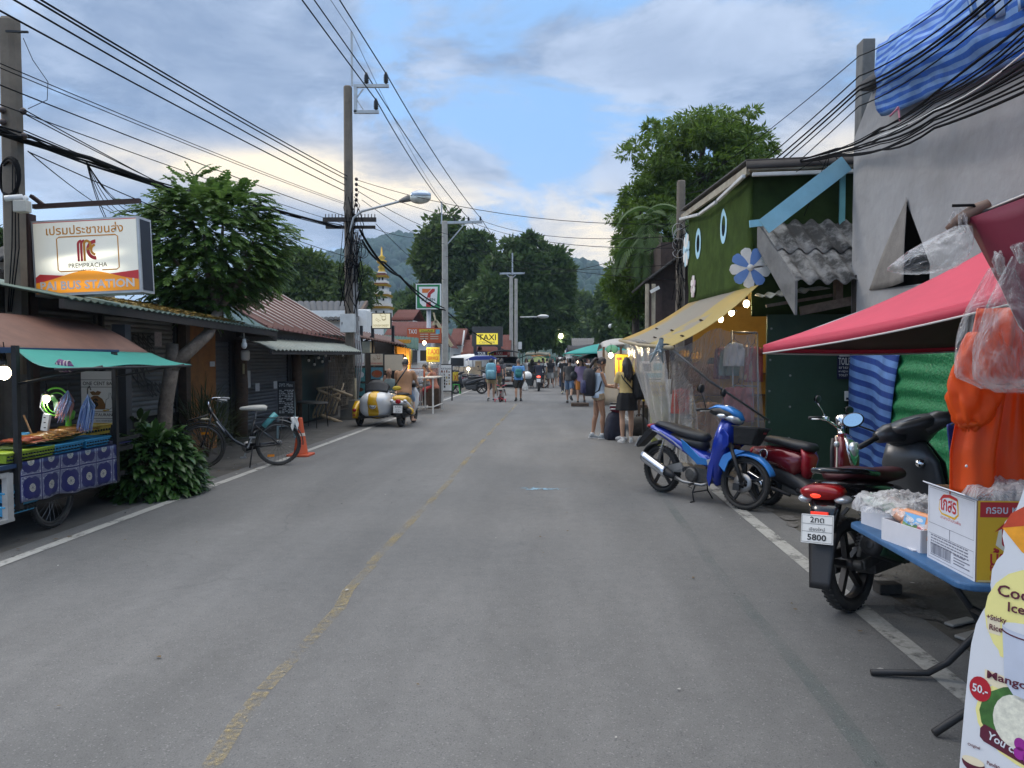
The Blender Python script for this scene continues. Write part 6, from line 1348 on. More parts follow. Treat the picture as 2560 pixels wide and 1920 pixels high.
# upturned bamboo bench and table
bm=mat('bamboo_brown',(.36,.26,.15),.7,var=.35,scale=14,dirt=.35)
bt=thing('bamboo_bench','upturned slatted bamboo bench thrown against the mesh fence','bench',at(810,1062,18.0));bo=bt.location.copy()
def bp(px,py,Y=18.0):return at(px,py,Y)-bo
for k in range(8):pt('slat',bt,bm,lambda b:b.tube([bp(757+k*11,1048-k*2,18.0),bp(792+k*9.5,976-k*2.5,18.5)],.030,6))
for(p,q,r_)in(((792,972),(832,967),.03),((795,974),(850,1000),.04),((830,972),(880,990),.035),((815,995),(862,978),.03),((755,1050),(795,1040),.03),((756,1056),(812,1076),.05),((803,1038),(858,1058),.045),((838,1000),(818,1046),.02)):pt('pole',bt,bm,lambda b:b.tube([bp(*p,17.8),bp(*q,18.2)],r_,8))
ft=thing('side_table','round dark metal table with thin bent legs in front of the bamboo bench','table',at(782,1068,16.6));fo=ft.location.copy()
pt('table_top',ft,mat('table_grey',(.07,.065,.055),.6,var=.3),lambda b:b.lathe([(0,.02),(.34,.02),(.36,0),(.34,-.02),(0,-.02)],at(782,1006,16.6)-fo,(0.05,0,1),24))
for a in(.5,2.2,3.6,5.3):pt('leg',ft,darksteel,lambda b:b.tube([V((.30*cos(a),.30*sin(a),.58)),V((.33*cos(a),.33*sin(a),.3)),V((.36*cos(a),.36*sin(a),.0))],.012,6))
# A-frame chalk board
cbq=at(715,1078,14.2);cb=thing('chalk_board','black chalkboard menu on pale blue easel legs beside the traffic cone','sign',V((cbq.x,14.2,0)))
F=Fr((0,0,.0),(.97,.25,0),(-.06,.10,1));
b=MB();b.board(F,.34,.70,.02,0,.82,0);b.m=1
for q in range(2):b.text(F,('อาหาร','Menu')[q],-.08+.15*q,1.06,.07,.002,'c',.12)
for q in range(15):
 x_=-.14
 while x_<.12:w_=ru(.02,.06);(b.rect(F,x_,.98-q*.033,min(.15,x_+w_),.993-q*.033,.002)if R.random()<.8 else None);x_+=w_+.012
b.build('board',[mat('chalk_black',(.012,.012,.014),.7),mat('chalk_white',(.42,.45,.46),.8,var=.2)],cb)
pb_=mat('easel_blue',(.22,.31,.33),.7,var=.2)
for x_ in(-.15,.15):pt('leg',cb,pb_,lambda b:b.bar(F.p(x_,.95,-.03),F.p(x_*1.15,.0,-.02),.035,.025));pt('back_leg',cb,pb_,lambda b:b.bar(F.p(x_*.9,.95,-.05),F.p(x_*1.1-.05,.02,-.42),.03,.02))
pt('cross_bar',cb,pb_,lambda b:b.bar(F.p(-.16,.25,-.02),F.p(.16,.25,-.02),.03,.02))
# traffic cone
cq=G(752,1139);cn=thing('traffic_cone','faded orange traffic cone with one pale band by the edge line','cone',cq)
com=mat('cone_orange',(.46,.075,.025),.6,var=.15,dirt=.3,dcol=(.25,.08,.04))
pt('cone_body',cn,com,lambda b:b.lathe([(0,.64),(.030,.64),(.036,.62),(.055,.46),(.075,.34),(.118,.05),(.125,.03),(0,.03)],n=24));pt('base',cn,com,lambda b:b.prism(rrect(-.19,.19,-.19,.19,.05),0,.035,'xy'),bevel=.008)
pt('reflective_band',cn,mat('band_pale',(.50,.46,.42),.5,dirt=.5,dcol=(.4,.2,.1)),lambda b:b.lathe([(.070,.385),(.0785,.335)],n=24))
# ------------------------------------------------------------------ bicycle
def bicycle():
 r=thing('bicycle','black step-through city bicycle with white saddle cover on its kickstand','bicycle')
 g=mat('bike_black',(.014,.014,.016),.3,.2,var=.1,coat=.4);al=mat('rim_alloy',(.10,.10,.10),.35,.9,var=.15)
 wheel(r,-.53,.335,.056,wire=28,rimm=al,hub=.022);wheel(r,.55,.335,.056,wire=28,rimm=al,hub=.020)
 pt('frame',r,g,lambda b:(b.tube([(.42,0,.86),(.30,0,.66),(.12,0,.42),(-.02,0,.33),(-.09,0,.29)],.018,8),b.tube([(.40,0,.80),(.25,0,.54),(.05,0,.36),(-.09,0,.29)],.015,8),b.tube([(-.09,0,.29),(-.20,0,.72)],.017,8),b.tube([(.44,0,.92),(.40,0,.78)],.022,8),[b.tube([(-.09,sy*.03,.29),(-.53,sy*.06,.335)],.010,6)for sy in(1,-1)],[b.tube([(-.18,sy*.02,.64),(-.53,sy*.06,.335)],.009,6)for sy in(1,-1)],b.tube([(-.13,0,.44),(-.22,0,.55)],.02,8)))
 pt('decal',r,mat('decal_white',(.55,.56,.58),.4),lambda b:b.tube([(.335,0,.70),(.225,0,.55)],.0195,8))
 pt('fork',r,g,lambda b:[b.tube([(.41,sy*.03,.80),(.43,sy*.055,.70),(.51,sy*.055,.42),(.55,sy*.055,.335)],.011,6)for sy in(1,-1)])
 pt('seat_post',r,steel,lambda b:b.tube([(-.19,0,.68),(-.225,0,.84)],.012,8))
 pt('saddle',r,mat('saddle_cover',(.46,.45,.41),.8,var=.15,bump=.4),lambda b:b.hull([(-.37,.875,.07,.035),(-.33,.885,.105,.045),(-.22,.885,.10,.045),(-.10,.885,.05,.035),(.0,.88,.028,.025),(.02,.875,.01,.01)],14))
 hb=pt('handlebar',r,chrome,lambda b:b.tube([(.17,.29,1.02),(.30,.27,1.035),(.40,.18,1.04),(.45,.06,1.00),(.455,0,.98),(.45,-.06,1.00),(.40,-.18,1.04),(.30,-.27,1.035),(.17,-.29,1.02)],.011,8));pt('stem',hb,chrome,lambda b:b.tube([(.44,0,.90),(.455,0,1.0)],.014,8))
 for sy in(1,-1):pt('grip',hb,mat('grip_grey',(.28,.28,.28),.6),lambda b:b.tube([(.30,sy*.27,1.035),(.17,sy*.29,1.02)],.016,8));pt('brake_lever',hb,steel,lambda b:b.tube([(.33,sy*.25,1.02),(.24,sy*.31,1.0)],.005,5))
 pt('front_mudguard',r,g,lambda b:fender(b,.55,.335,.362,.06,-10,140,lip=.012));pt('rear_mudguard',r,g,lambda b:fender(b,-.53,.335,.365,.06,20,185,lip=.012))
 pt('rack',r,g,lambda b:(b.tube([(-.22,.06,.74),(-.5,.065,.735),(-.80,.05,.73),(-.80,-.05,.73),(-.5,-.065,.735),(-.22,-.06,.74)],.007,6),[b.tube([(-.6,sy*.065,.735),(-.53,sy*.07,.335)],.006,6)for sy in(1,-1)]))
 pt('basket_holder',r,g,lambda b:(b.tube([(.45,.10,.80),(.72,.12,.72),(.72,-.12,.72),(.45,-.10,.80)],.007,6),b.tube([(.5,0,.70),(.72,0,.72)],.007,6)))
 pt('chain_case',r,g,lambda b:b.hull([(-.55,.335,.008,.03),(-.3,.315,.008,.035),(-.06,.29,.008,.06)],12,y=-.05));pt('crank',r,steel,lambda b:(b.lathe([(0,-.01),(.085,-.01),(.09,0),(.085,.01),(0,.01)],(-.09,-.06,.29),(0,1,0),20),b.bar((-.09,-.075,.29),(-.03,-.075,.13),.018,.022),b.bar((-.09,.075,.29),(-.15,.075,.45),.018,.022),b.box((-.02,-.12,.125),(.09,.08,.02)),b.box((-.16,.12,.455),(.09,.08,.02))))
 pt('kickstand',r,darksteel,lambda b:b.tube([(-.16,.05,.30),(-.14,.09,.15),(-.12,.14,.005)],.010,6))
 pt('gear_cassette',r,steel,lambda b:b.lathe([(0,-.055),(.055,-.05),(.055,-.04),(.025,-.03),(0,-.03)],(-.53,0,.335),(0,1,0),18))
 for x in(.50,-.42):pt('reflector',r,amber,lambda b:b.box((x,0,.335+(.19 if x>0 else-.18)),(.10,.02,.035)))
 pt('water_bottle',r,mat('bottle_teal',(.10,.34,.36),.35),lambda b:b.tube([(-.32,0,.60),(-.50,.02,.79)],.045,10));pt('bag_flap',r,white,lambda b:b.sheet(lambda u,v:(-.72-.10*u+.01*sin(v*9),.06+.01*sin(u*9),.74-.22*v*(.7+.3*sin(u*8))),8,8,.004))
 pt('mudguard_end',r,mat('guard_cream',(.48,.43,.32),.6),lambda b:b.ell((.50,0,.735),(.07,.04,.018)))
 return r
o=bicycle();place(o,G(682,1164),G(524,1171))
for ch in o.children:
 pass
 # ------------------------------------------------------------------ leafy bush and spiky plant beside the trunk
def leaf_bush(label,c,rx,ry,rz,n,L_,W_,m,droop=.7,cat='bush',name='bush',low=.0,spiky=False,seed=1):
 q=random.Random(seed);t=thing(name,label,cat,c);b=MB()
 for k in range(n):
  a,e=q.uniform(0,2*pi),math.asin(q.uniform(low,1));rr=q.uniform(.45,1)**.4;d=V((cos(a)*cos(e),sin(a)*cos(e),sin(e)));p=V((d.x*rx*rr,d.y*ry*rr,d.z*rz*rr+.03))
  out=V((d.x,d.y,.25 if not spiky else 1.2*d.z+.4));out.normalize();out=(out+V((q.uniform(-.5,.5),q.uniform(-.5,.5),q.uniform(-.4,.3)))).normalized();side=out.cross(V((0,0,1)))
  side=side.normalized()if side.length>.01 else V((1,0,0));side=(side+V((0,0,q.uniform(-.4,.4)))).normalized();l,w=L_*q.uniform(.5,1.35),W_*q.uniform(.55,1.3)
  pts=[];dirn=out.copy();cur=p.copy();rows=4
  vs=[]
  for i in range(rows+1):
   ww=w*(.15,.85,1,.65,.02)[i];vs+=[cur+side*ww/2,cur-V((0,0,.12*ww)),cur-side*ww/2];cur=cur+dirn*l/rows;dirn=(dirn+V((0,0,-droop*(i+1)/rows))).normalized()
  fs=[]
  for i in range(rows):fs+=[(3*i,3*i+3,3*i+4,3*i+1),(3*i+1,3*i+4,3*i+5,3*i+2)]
  b.add(vs,fs,True)
 b.build('foliage',m,t)
 pt('stem',t,wood,lambda b:[b.tube([(0,0,0),(rx*.3*cos(a),ry*.3*sin(a),rz*.4),(rx*.6*cos(a),ry*.6*sin(a),rz*.75)],[.02,.014,.006],6)for a in[q.uniform(0,6.28)for k in range(9)]])
 return t
gl_=leafmat('broad_leaf',(.020,.050,.016),(.055,.125,.028),.22,.32)
bc=at(392,1255,8.15);leaf_bush('dense dark green broadleaf bush between the food cart and the bicycle',V((bc.x-.06,8.25,0)),.46,.52,.74,1500,.21,.085,gl_,.75,low=-.02,seed=4)
leaf_bush('low dark shrub behind the bush at the cart end',V((bc.x-.55,8.7,0)),.3,.3,.85,240,.20,.08,leafmat('dark_leaf',(.015,.03,.012),(.03,.06,.02),.2),.5,seed=9)
leaf_bush('spiky pampas like plant behind the bicycle front wheel',V((-5.75,11.4,0)),.40,.40,.85,420,.55,.016,leafmat('blade_leaf',(.03,.045,.02),(.075,.095,.035),.2),.5,low=.1,cat='plant',name='spiky_plant',spiky=True,seed=6)
# ------------------------------------------------------------------ food cart
CX=-4.72;co_=V((CX-.45,6.9,0));fc=thing('food_cart','street food cart with teal awning, brown roof and blue patterned cloth','food cart',co_)
def cl_(p):return V(p)-co_
def cp(px,py,X=CX):return atX(px,py,X)
wheel(fc,0,.285,.055,wire=22,rimm=mat('rim_grey',(.16,.16,.16),.4,.8,var=.2),hub=.025)
w_=fc.children[0];wc=cp(131,1262,CX-.10);w_.location=cl_((wc.x,wc.y,.290));w_.rotation_euler=(0,0,pi/2)
ps=darksteel
pa,pb2=cp(41,1000),cp(288,1000)
for p,top in((pa,1.74),(pb2,1.70)):pt('post',fc,ps,lambda b:b.box(cl_((p.x,p.y,(top+.30)/2)),(.045,.045,top-.30)))
for p in(pa,pb2):pt('back_post',fc,ps,lambda b:b.box(cl_((p.x-.95,p.y,.95)),(.04,.04,1.6)))
pt('lower_frame',fc,mat('frame_white',(.42,.41,.39),.6,dirt=.5),lambda b:(b.box(cl_((CX-.02,pa.y-.10,.42)),(.05,.07,.42)),b.box(cl_((CX-.3,pa.y-.5,.22)),(.6,.9,.03)),b.box(cl_((CX-.02,pa.y-.55,.62)),(.04,.9,.04))))
pt('chassis',fc,ps,lambda b:(b.box(cl_((CX-.48,6.7,.64)),(.92,2.0,.05)),b.box(cl_((CX-.48,6.9,.36)),(.85,1.4,.05)),b.bar(cl_((CX-.05,pb2.y,.30)),cl_((CX-.05,pa.y,.30)),.04),b.bar(cl_((CX-.02,pb2.y+.0,.74)),cl_((CX-.02,pb2.y+.45,.75)),.035)))
pt('counter_edge',fc,mat('counter_blue',(.02,.05,.12),.5),lambda b:b.box(cl_((CX-.02,pa.y-.45,.685)),(.05,.9,.035)))
# patterned oilcloth
def clothmat():
 m=mat('oilcloth',(.03,.05,.22),.4,var=0);nt=m.node_tree;L=nt.links.new;b=nt.nodes['Principled BSDF'];t=nn(nt,'ShaderNodeTexCoord');mp=nn(nt,'ShaderNodeMapping');mp.inputs['Scale'].default_value=(5.3,1.52,1);mp.inputs['Location'].default_value=(0,.02,0);L(t.outputs['UV'],mp.inputs[0])
 s=nn(nt,'ShaderNodeSeparateXYZ');L(mp.outputs[0],s.inputs[0])
 def M(op,a,c=None,d=None):
  n=nn(nt,'ShaderNodeMath',operation=op)
  for i,q in enumerate((a,c,d)):
   if q is None:continue
   if isinstance(q,(int,float)):n.inputs[i].default_value=q
   else:L(q,n.inputs[i])
  return n.outputs[0]
 fx=M('ABSOLUTE',M('SUBTRACT',M('FRACT',s.outputs[0]),.5));fy=M('ABSOLUTE',M('SUBTRACT',M('FRACT',s.outputs[1]),.5))
 mx=M('MAXIMUM',fx,fy);rad=M('SQRT',M('ADD',M('MULTIPLY',fx,fx),M('MULTIPLY',fy,fy)))
 ang=M('ARCTAN2',fy,fx);scal=M('MULTIPLY',M('COSINE',M('MULTIPLY',ang,8)),.022);scal2=M('MULTIPLY',M('COSINE',M('MULTIPLY',ang,16)),.012)
 dia=M('ADD',M('ADD',M('MULTIPLY',mx,.72),M('MULTIPLY',rad,.32)),scal)
 def mixc(f,a,c):
  x=nn(nt,'ShaderNodeMix',data_type='RGBA');L(f,x.inputs[0])
  if isinstance(a,tuple):x.inputs[6].default_value=(*a,1)
  else:L(a,x.inputs[6])
  if isinstance(c,tuple):x.inputs[7].default_value=(*c,1)
  else:L(c,x.inputs[7])
  return x.outputs[2]
 navy,wht,grey=(.009,.012,.10),(.36,.36,.40),(.13,.14,.22)
 vo=nn(nt,'ShaderNodeTexVoronoi');vo.inputs['Scale'].default_value=9;L(mp.outputs[0],vo.inputs['Vector']);lace=M('LESS_THAN',vo.outputs['Distance'],.30)
 o=mixc(M('GREATER_THAN',dia,.425),navy,mixc(lace,grey,wht));o=mixc(M('GREATER_THAN',mx,.465),o,navy);o=mixc(M('GREATER_THAN',mx,.452),o,mixc(M('GREATER_THAN',mx,.468),wht,navy))
 r2=M('ADD',rad,scal2);o=mixc(M('LESS_THAN',r2,.155),o,(.50,.48,.40));o=mixc(M('LESS_THAN',r2,.125),o,(.22,.20,.17));o=mixc(M('LESS_THAN',rad,.10),o,(.48,.46,.38));o=mixc(M('LESS_THAN',M('ADD',rad,M('MULTIPLY',scal,2)),.055),o,(.06,.06,.10))
 L(o,b.inputs['Base Color']);return m
q00,q10,q11,q01=cp(52,1258,CX+.03),cp(293,1207,CX+.03),cp(291,1112,CX+.02),cp(50,1156,CX+.02)
pt('tablecloth',fc,clothmat(),lambda b:b.sheet(lambda u,v:q00.lerp(q10,u).lerp(q01.lerp(q11,u),v)+V((.018*sin(u*13)*(1-v)+.01*sin(u*29)*(1-v),0,.008*sin(u*22)*(1-v)))-co_,40,8,.004))
pt('cloth_top',fc,mat('cloth_navy',(.015,.02,.10),.4),lambda b:b.box(cl_((CX-.45,6.95,.705)),(.92,1.36,.008)))
teal=cloth('awning_teal',(.055,.36,.30),.3,.6,var=.12,bump=.25,bscale=5)
a00,a10,a01,a11=cp(138,919,-3.98),cp(478,911,-3.98),cp(36,868,-4.86),cp(377,882,-4.86)
pt('awning',fc,teal,lambda b:b.sheet(lambda u,v:a00.lerp(a10,u).lerp(a01.lerp(a11,u),v)-V((0,0,.05*sin(pi*v)*(1-.5*u)+.015*sin(pi*u*3)*(1-v)))-co_,24,10,.004))
pt('awning_bar',fc,ps,lambda b:(b.tube([cl_(a00+V((0,0,-.015))),cl_(a10+V((0,0,-.015)))],.012,6),b.tube([cl_((pa.x,pa.y,1.40)),cl_(a00.lerp(a10,.28))],.012,6),b.tube([cl_((pb2.x,pb2.y,1.43)),cl_(a00.lerp(a10,.93))],.010,6)))
b0,b1=cp(-60,868,-4.84),cp(376,878,-4.84)
pt('roof',fc,mat('roof_brown',(.17,.085,.06),.6,.1,var=.2,dirt=.35,dcol=(.09,.05,.04)),lambda b:b.sheet(lambda u,v:b0.lerp(b1,u)+V((-1.15*v-.0,0,.42*sin(v*pi*.55)-.03+.0*u))-co_,20,10,.012))
pt('roof_rail',fc,mat('counter_blue'),lambda b:b.box(cl_((CX-.12,6.4,1.70)),(.04,2.4,.05)))
# the things on and in the cart
TZC=.712
def on(px,py,X=None,Y=None,z=None):p=at(px,py,Y)if Y else atX(px,py,X);return p
bulb(at(10,932,6.05),'large lit white bulb at the left edge of the cart',5,.055,(1,.97,.90));bulb(at(115,997,6.75),'lit white bulb hanging inside the cart by the power strip',1.5,.036,(1,.97,.90))
bm_=bulb_m
def basket(label,c,w,d,h,col,name='basket'):
 m=mat('basket_%d_%d'%(int(col[0]*99),int(col[1]*99)),col,.5,var=.35,scale=70);t=thing(name,label,'tray' if name=='tray' else 'basket',c)
 pt('rim',t,m,lambda b:b.tube([(-w/2,-d/2,h),(w/2,-d/2,h),(w/2,d/2,h),(-w/2,d/2,h)],.011,6,closed=True))
 b=MB();b.loft([[V((x*w*k,y*d*k,z))for x,y in((-.5,-.5),(.5,-.5),(.5,.5),(-.5,.5))]for z,k in((0,.86),(h,1))],False);b.m=1;[b.box((w*.475,-d*.42+k*d*.105,h*(.3+.36*j)),(.012+w*.06,d*.035,h*.16))for k in range(9)for j in range(2)];b.build('side',[m,mat('slot_dark',(.02,.03,.03),.8)],t)
 return t
for k,(px,py,wd,lab,col)in enumerate(((138,1128,.42,'blue plastic tray under the skewers at the left of the counter',(.05,.32,.56)),(212,1115,.40,'blue plastic tray under the skewers at the right of the counter',(.05,.32,.56)),(70,1140,.34,'lime green plastic tray nearest the post',(.36,.48,.04)),(12,1145,.34,'lime green plastic tray at the left edge of the counter',(.36,.48,.04)))):
 p=cp(px,py,CX-.17);basket(lab,V((p.x,p.y,TZC)),.30,wd,.085,col,'tray')
for k,z in enumerate((.25,.37)):p=cp(8,1240,CX-.2);basket(('blue plastic tray on the lowest shelf at the left edge','blue plastic tray on the upper shelf at the left edge')[k],V((p.x,p.y,z)),.35,.40,.085,(.05,.32,.56),'tray')
p=cp(215,1090,CX-.55);basket('yellow plastic basket at the back of the cart counter',V((p.x,p.y,TZC+.0)),.3,.46,.16,(.50,.34,.05))
lf=thing('skewer_leaf','banana leaf piled with grilled skewers across the blue trays','food',V((CX-.20,cp(175,1110).y,TZC+.10)))
pt('leaf',lf,mat('leaf_olive',(.06,.09,.02),.6,var=.3),lambda b:b.sheet(lambda u,v:((v-.5)*.30*sin(pi*min(.97,u*.9+.08))**.5,(u-.5)*1.15,.015*sin(u*9)+.02*(v-.5)**2+.05*u),20,6,.004))
fm=[mat('grill_brown',(.30,.115,.02),.4,var=.5,scale=50,coat=.4),mat('grill_gold',(.42,.20,.04),.4,var=.5,scale=50,coat=.4),mat('sausage_red',(.34,.07,.03),.35,var=.2,coat=.4)]
for k in range(46):y=-.48+.021*k;z=.045+.05*(y+.5);pt('skewer',lf,fm[2 if k<10 else k%2],lambda b:(b.tube([(-.13+ru(-.02,.02),y,z+ru(0,.02)),(.0,y+ru(-.03,.03),z+.022),(.13+ru(-.03,.03),y+ru(-.03,.03),z+ru(-.01,.02))],[.010,.016,.012],7),b.tube([(.12,y,z),(.21,y+.01,z+ru(-.01,.01))],.0025,4)))
jr=cp(63,1118,CX-.40);jr=thing('jar','dark sauce jar with blue lid standing by the green tray','jar',V((jr.x,jr.y,TZC+.05)))
pt('body',jr,glass,lambda b:b.lathe([(0,0),(.05,0),(.053,.02),(.053,.09),(.045,.10),(0,.10)],n=18));pt('lid',jr,mat('lid_blue',(.06,.30,.52),.45),lambda b:b.lathe([(.050,.10),(.050,.125),(.04,.135),(.038,.15),(0,.15)],n=18))
fn_=cp(172,1090,CX-.30);fnl=thing('desk_fan','lime green electric fan standing behind the skewers','fan',V((fn_.x,fn_.y,TZC+.02)));lim=mat('fan_lime',(.20,.62,.08),.4,var=.05)
pt('stand',fnl,lim,lambda b:b.lathe([(0,0),(.05,0),(.045,.03),(.032,.16),(.028,.26),(.05,.27),(.065,.34),(.05,.36),(0,.36)],n=16));pt('guard',fnl,lim,lambda b:(b.torus((0,-.18,.46),(1,-.3,0),.14,.010,24,6),b.torus((0,-.17,.45),(1,-.3,0),.10,.005,24,6)))
pt('blade',fnl,mat('blade_dark',(.02,.06,.02),.3),lambda b:[b.bar((0,-.18,.46),(.02,-.18+.12*cos(a),.46+.12*sin(a)),.05,.008)for a in(.4,2.5,4.6)])
def streamer(label,top,ln,c1,c2,seed,dy):
 t=thing('fly_whisk',label,'streamer',top);q=random.Random(seed);b=MB()
 for k in range(150):
  a=q.uniform(0,6.28);r_=q.uniform(.0,.075);b.m=k%2;z0=-q.uniform(0,.06);L_=ln*q.uniform(.7,1.05)
  b.tube([(0,0,z0),(r_*cos(a)*.9+.02,r_*sin(a)*.9+dy*.3,z0-L_*.4),(r_*cos(a)+.02,r_*sin(a)+dy,z0-L_)],[.003,.0045,.002],4)
 b.build('ribbon_tuft',[plastic('ribbon_'+str(seed),c1,.65,.25,.4,30),plastic('ribbon_b'+str(seed),c2,.65,.25,.4,30)],t);pt('hook',t,ps,lambda b:b.tube([(0,0,0),(.0,0,.05),(.0,.03,.08),(.0,.05,.04)],.006,6))
streamer('pink and blue plastic ribbon fly whisk hanging left of the fan',at(170,975,6.95),.26,(.60,.28,.26),(.28,.36,.62),21,-.12);streamer('blue plastic ribbon fly whisk hanging in front of the bar sign',at(219,985,6.95),.33,(.16,.26,.56),(.30,.40,.68),22,-.09)
p=at(115,1056,6.7);t=thing('power_strip','white power strip hanging from its cord beside the bulb','power strip',p);pt('strip',t,white,lambda b:b.box((0,0,0),(.07,.035,.17),MX.Rotation(.2,3,'Y')),bevel=.006);pt('cord',t,white,lambda b:b.tube([(0,0,.08),(-.06,0,.15),(-.03,0,.28)],.006,6));pt('outlets',t,black,lambda b:[b.box((0,-.018,-.05+.05*k),(.02,.004,.01))for k in range(3)])
b=MB();b.hull([(-.07,0,.02,.03),(-.04,.02,.045,.05),(.02,.0,.05,.05),(.07,-.02,.03,.03)],12);b.m=1;[b.torus((-.04+.03*k,0,.005),(1,.2,.2),.050,.006,14,5)for k in range(4)];tag(b.build('cloth_bundle',[mat('bundle_purple',(.11,.04,.12),.8,var=.5,scale=30),mat('bundle_pale',(.42,.34,.34),.8)],None,at(161,917,6.0),solid=0),'purple and cream cloth bundle tied under the teal awning edge','cloth')
for(px,py,lab)in((85,1080,'wooden stick leaning at the back of the cart'),(15,1105,'wooden tongs lying over the lime tray at the left')):p=at(px,py,6.6);tag(MB().tube([p+V((-.14,.05,.16 if px>50 else-.05)),p+V((.03,0,-.15 if px>50 else.03))],.009,6).build('wooden_stick',mat('stick_wood',(.24,.13,.06),.7)),lab,'stick')
# panel behind the cart and posts of the bar
tag(MB().grid(lambda u,v:(-5.92+.012*sin(u*80),5.2+2.5*u,.1+1.35*v),160,2).build('tin_fence',mat('tin_grey',(.10,.10,.105),.5,.3,var=.4,scale=5,dirt=.5)),'dark corrugated metal sheet fence behind the food cart','fence')
p=at(306,985,8.5);tag(MB().box((p.x,8.5,1.0),(.17,.12,2.1)).build('bar_post',mat('post_black',(.018,.020,.024),.6,var=.3)),'black square post with stickers right of the bar sign','post')
bs=thing('bar_sign','white bar and restaurant sign with money bag drawing behind the cart','sign',at(248,995,8.45));F=Fr((0,0,0),(1,0,0),(0,0,1));W_,H_=.46,.66
b=MB();b.board(F,W_,H_,.025);b.m=1
for y in(.225,.135,-.17,-.255):b.rect(F,-W_/2,y-.003,W_/2,y+.003,.002)
b.text(F,'ONE CENT BAR',.0,.158,.045,.003,'c',.41,.012);b.text(F,'& RESTAURANT',.01,-.225,.036,.003,'c',.38,.012);b.text(F,'TEL : 064-0089458',.01,-.292,.018,.003,'c',.30)
b.m=2;b.poly(F,[(-.16,-.14),(-.17,-.08),(-.13,-.01),(-.07,.03),(-.02,.03),(.04,-.01),(.08,-.08),(.07,-.14)],.002);b.poly(F,[(-.09,.035),(-.12,.075),(-.07,.085),(-.045,.07),(-.02,.09),(.03,.075),(.0,.035)],.002);b.m=1;b.text(F,'$',-.045,-.125,.12,.004,'c',None,.02)
b.m=1;b.ring(F,[(.075,-.13),(.13,-.14),(.18,-.11),(.19,-.05),(.165,-.02),(.15,.06),(.13,.065),(.125,.0),(.09,-.02),(.08,-.08)],.005,.003);b.m=3;b.disc(F,.07,-.155,.028,.010,.003,12);b.disc(F,.11,-.15,.022,.009,.0034,12)
b.build('board',[mat('sign_white'),mat('ink_black',(.015,.015,.015),.6,var=0),mat('bag_brown',(.22,.11,.035),.6,var=.2),mat('coin_gold',(.50,.32,.04),.5)],bs)
# ------------------------------------------------------------------ lit bus station sign on its post
sp=at(75,700,7.95);sg=thing('bus_station_sign','lit white and orange bus station signboard hanging on a rusty bracket','sign',V((sp.x,7.95,0)));so2=V((sp.x,7.95,0));rust=mat('rusty_bracket',(.055,.028,.024),.65,.3,var=.3,dirt=.3)
pt('post',sg,rust,lambda b:b.box(V((at(72,600,7.95).x,7.95,1.65))-so2,(.10,.12,3.3)))
bA,bB=at(84,517,7.93),at(350,502,7.93);pt('bracket',sg,rust,lambda b:(b.bar(bA-so2,bB-so2,.05,.05),b.bar(at(78,490,7.93)-so2,at(110,514,7.93)-so2,.05,.04)))
c0,c1,c2_=at(88,742,7.92),at(355,730,7.92),at(81,553,7.92);W_=(c1-c0).length;H_=(c2_-c0).length;F=Fr(c0-so2,c1-c0,c2_-c0)
def litmat(name,col,e):
 """backlit printed sheet with tubes glowing through it in two uneven bands"""
 m=mat(name,col,.4,var=.04);nt=m.node_tree;L=nt.links.new;b=nt.nodes['Principled BSDF'];t=nn(nt,'ShaderNodeTexCoord');s=nn(nt,'ShaderNodeSeparateXYZ');L(t.outputs['Object'],s.inputs[0]);
 def M(op,a,c):
  n=nn(nt,'ShaderNodeMath',operation=op)
  for i,q in enumerate((a,c)):
   if isinstance(q,(int,float)):n.inputs[i].default_value=q
   else:L(q,n.inputs[i])
  return n.outputs[0]
 tot=None
 xm=(F.p(W_*.47,0,0)).x
 for hz_f,sl,wd,am in((.52,.12,.05,1),(.37,0,.06,1.0),(.17,0,.05,.7),(.07,-.1,.05,.5)):
  z0=F.p(0,H_*hz_f,0).z;d=M('DIVIDE',M('SUBTRACT',M('SUBTRACT',s.outputs[2],z0),M('MULTIPLY',M('SUBTRACT',s.outputs[0],xm),sl)),wd);g=M('MULTIPLY',M('POWER',2.718,M('MULTIPLY',M('MULTIPLY',d,d),-1)),am);tot=g if tot is None else M('ADD',tot,g)
 dx_=M('DIVIDE',M('SUBTRACT',s.outputs[0],xm),W_*.36);fall=M('POWER',2.718,M('MULTIPLY',M('MULTIPLY',M('MULTIPLY',dx_,dx_),M('MULTIPLY',dx_,dx_)),-1.2))
 es=M('MULTIPLY',M('ADD',M('MULTIPLY',tot,fall),.22),e);b.inputs['Emission Color'].default_value=(*[min(1,c*1.25)for c in(col[0],col[1]*.97,col[2]*.80)],1);L(es,b.inputs['Emission Strength']);return m
fm_=[mat('sign_frame',(.50,.50,.50),.4,.3),litmat('lit_white',(.72,.70,.64),.62),litmat('lit_orange',(.70,.26,.015),.55),litmat('lit_red',(.50,.035,.035),.30),mat('ink_black'),mat('side_black',(.015,.017,.026),.5),mat('letters_pale',(.74,.66,.62),.5,var=.05),mat('sign_orange',(.62,.24,.015),.5),mat('sign_crimson',(.48,.03,.03),.5)]
b=MB();b.board(F,W_,H_,.26,W_/2,H_/2,0);b.m=5;b.box(F.p(W_+.003,H_/2,-.13),(.004,.20,H_*.93),MX((F.u,-F.n,F.v)).transposed())
b.m=1;b.rect(F,.025,.03,W_-.025,H_-.02,.004)
b.m=3;b.rect(F,.025,H_-.030,W_-.025,H_-.022,.006)
wave=[(.025+(W_-.05)*k/24,H_*(.255+.035*cos(2*pi*k/24+.5)-.025*sin(pi*k/24)))for k in range(25)]
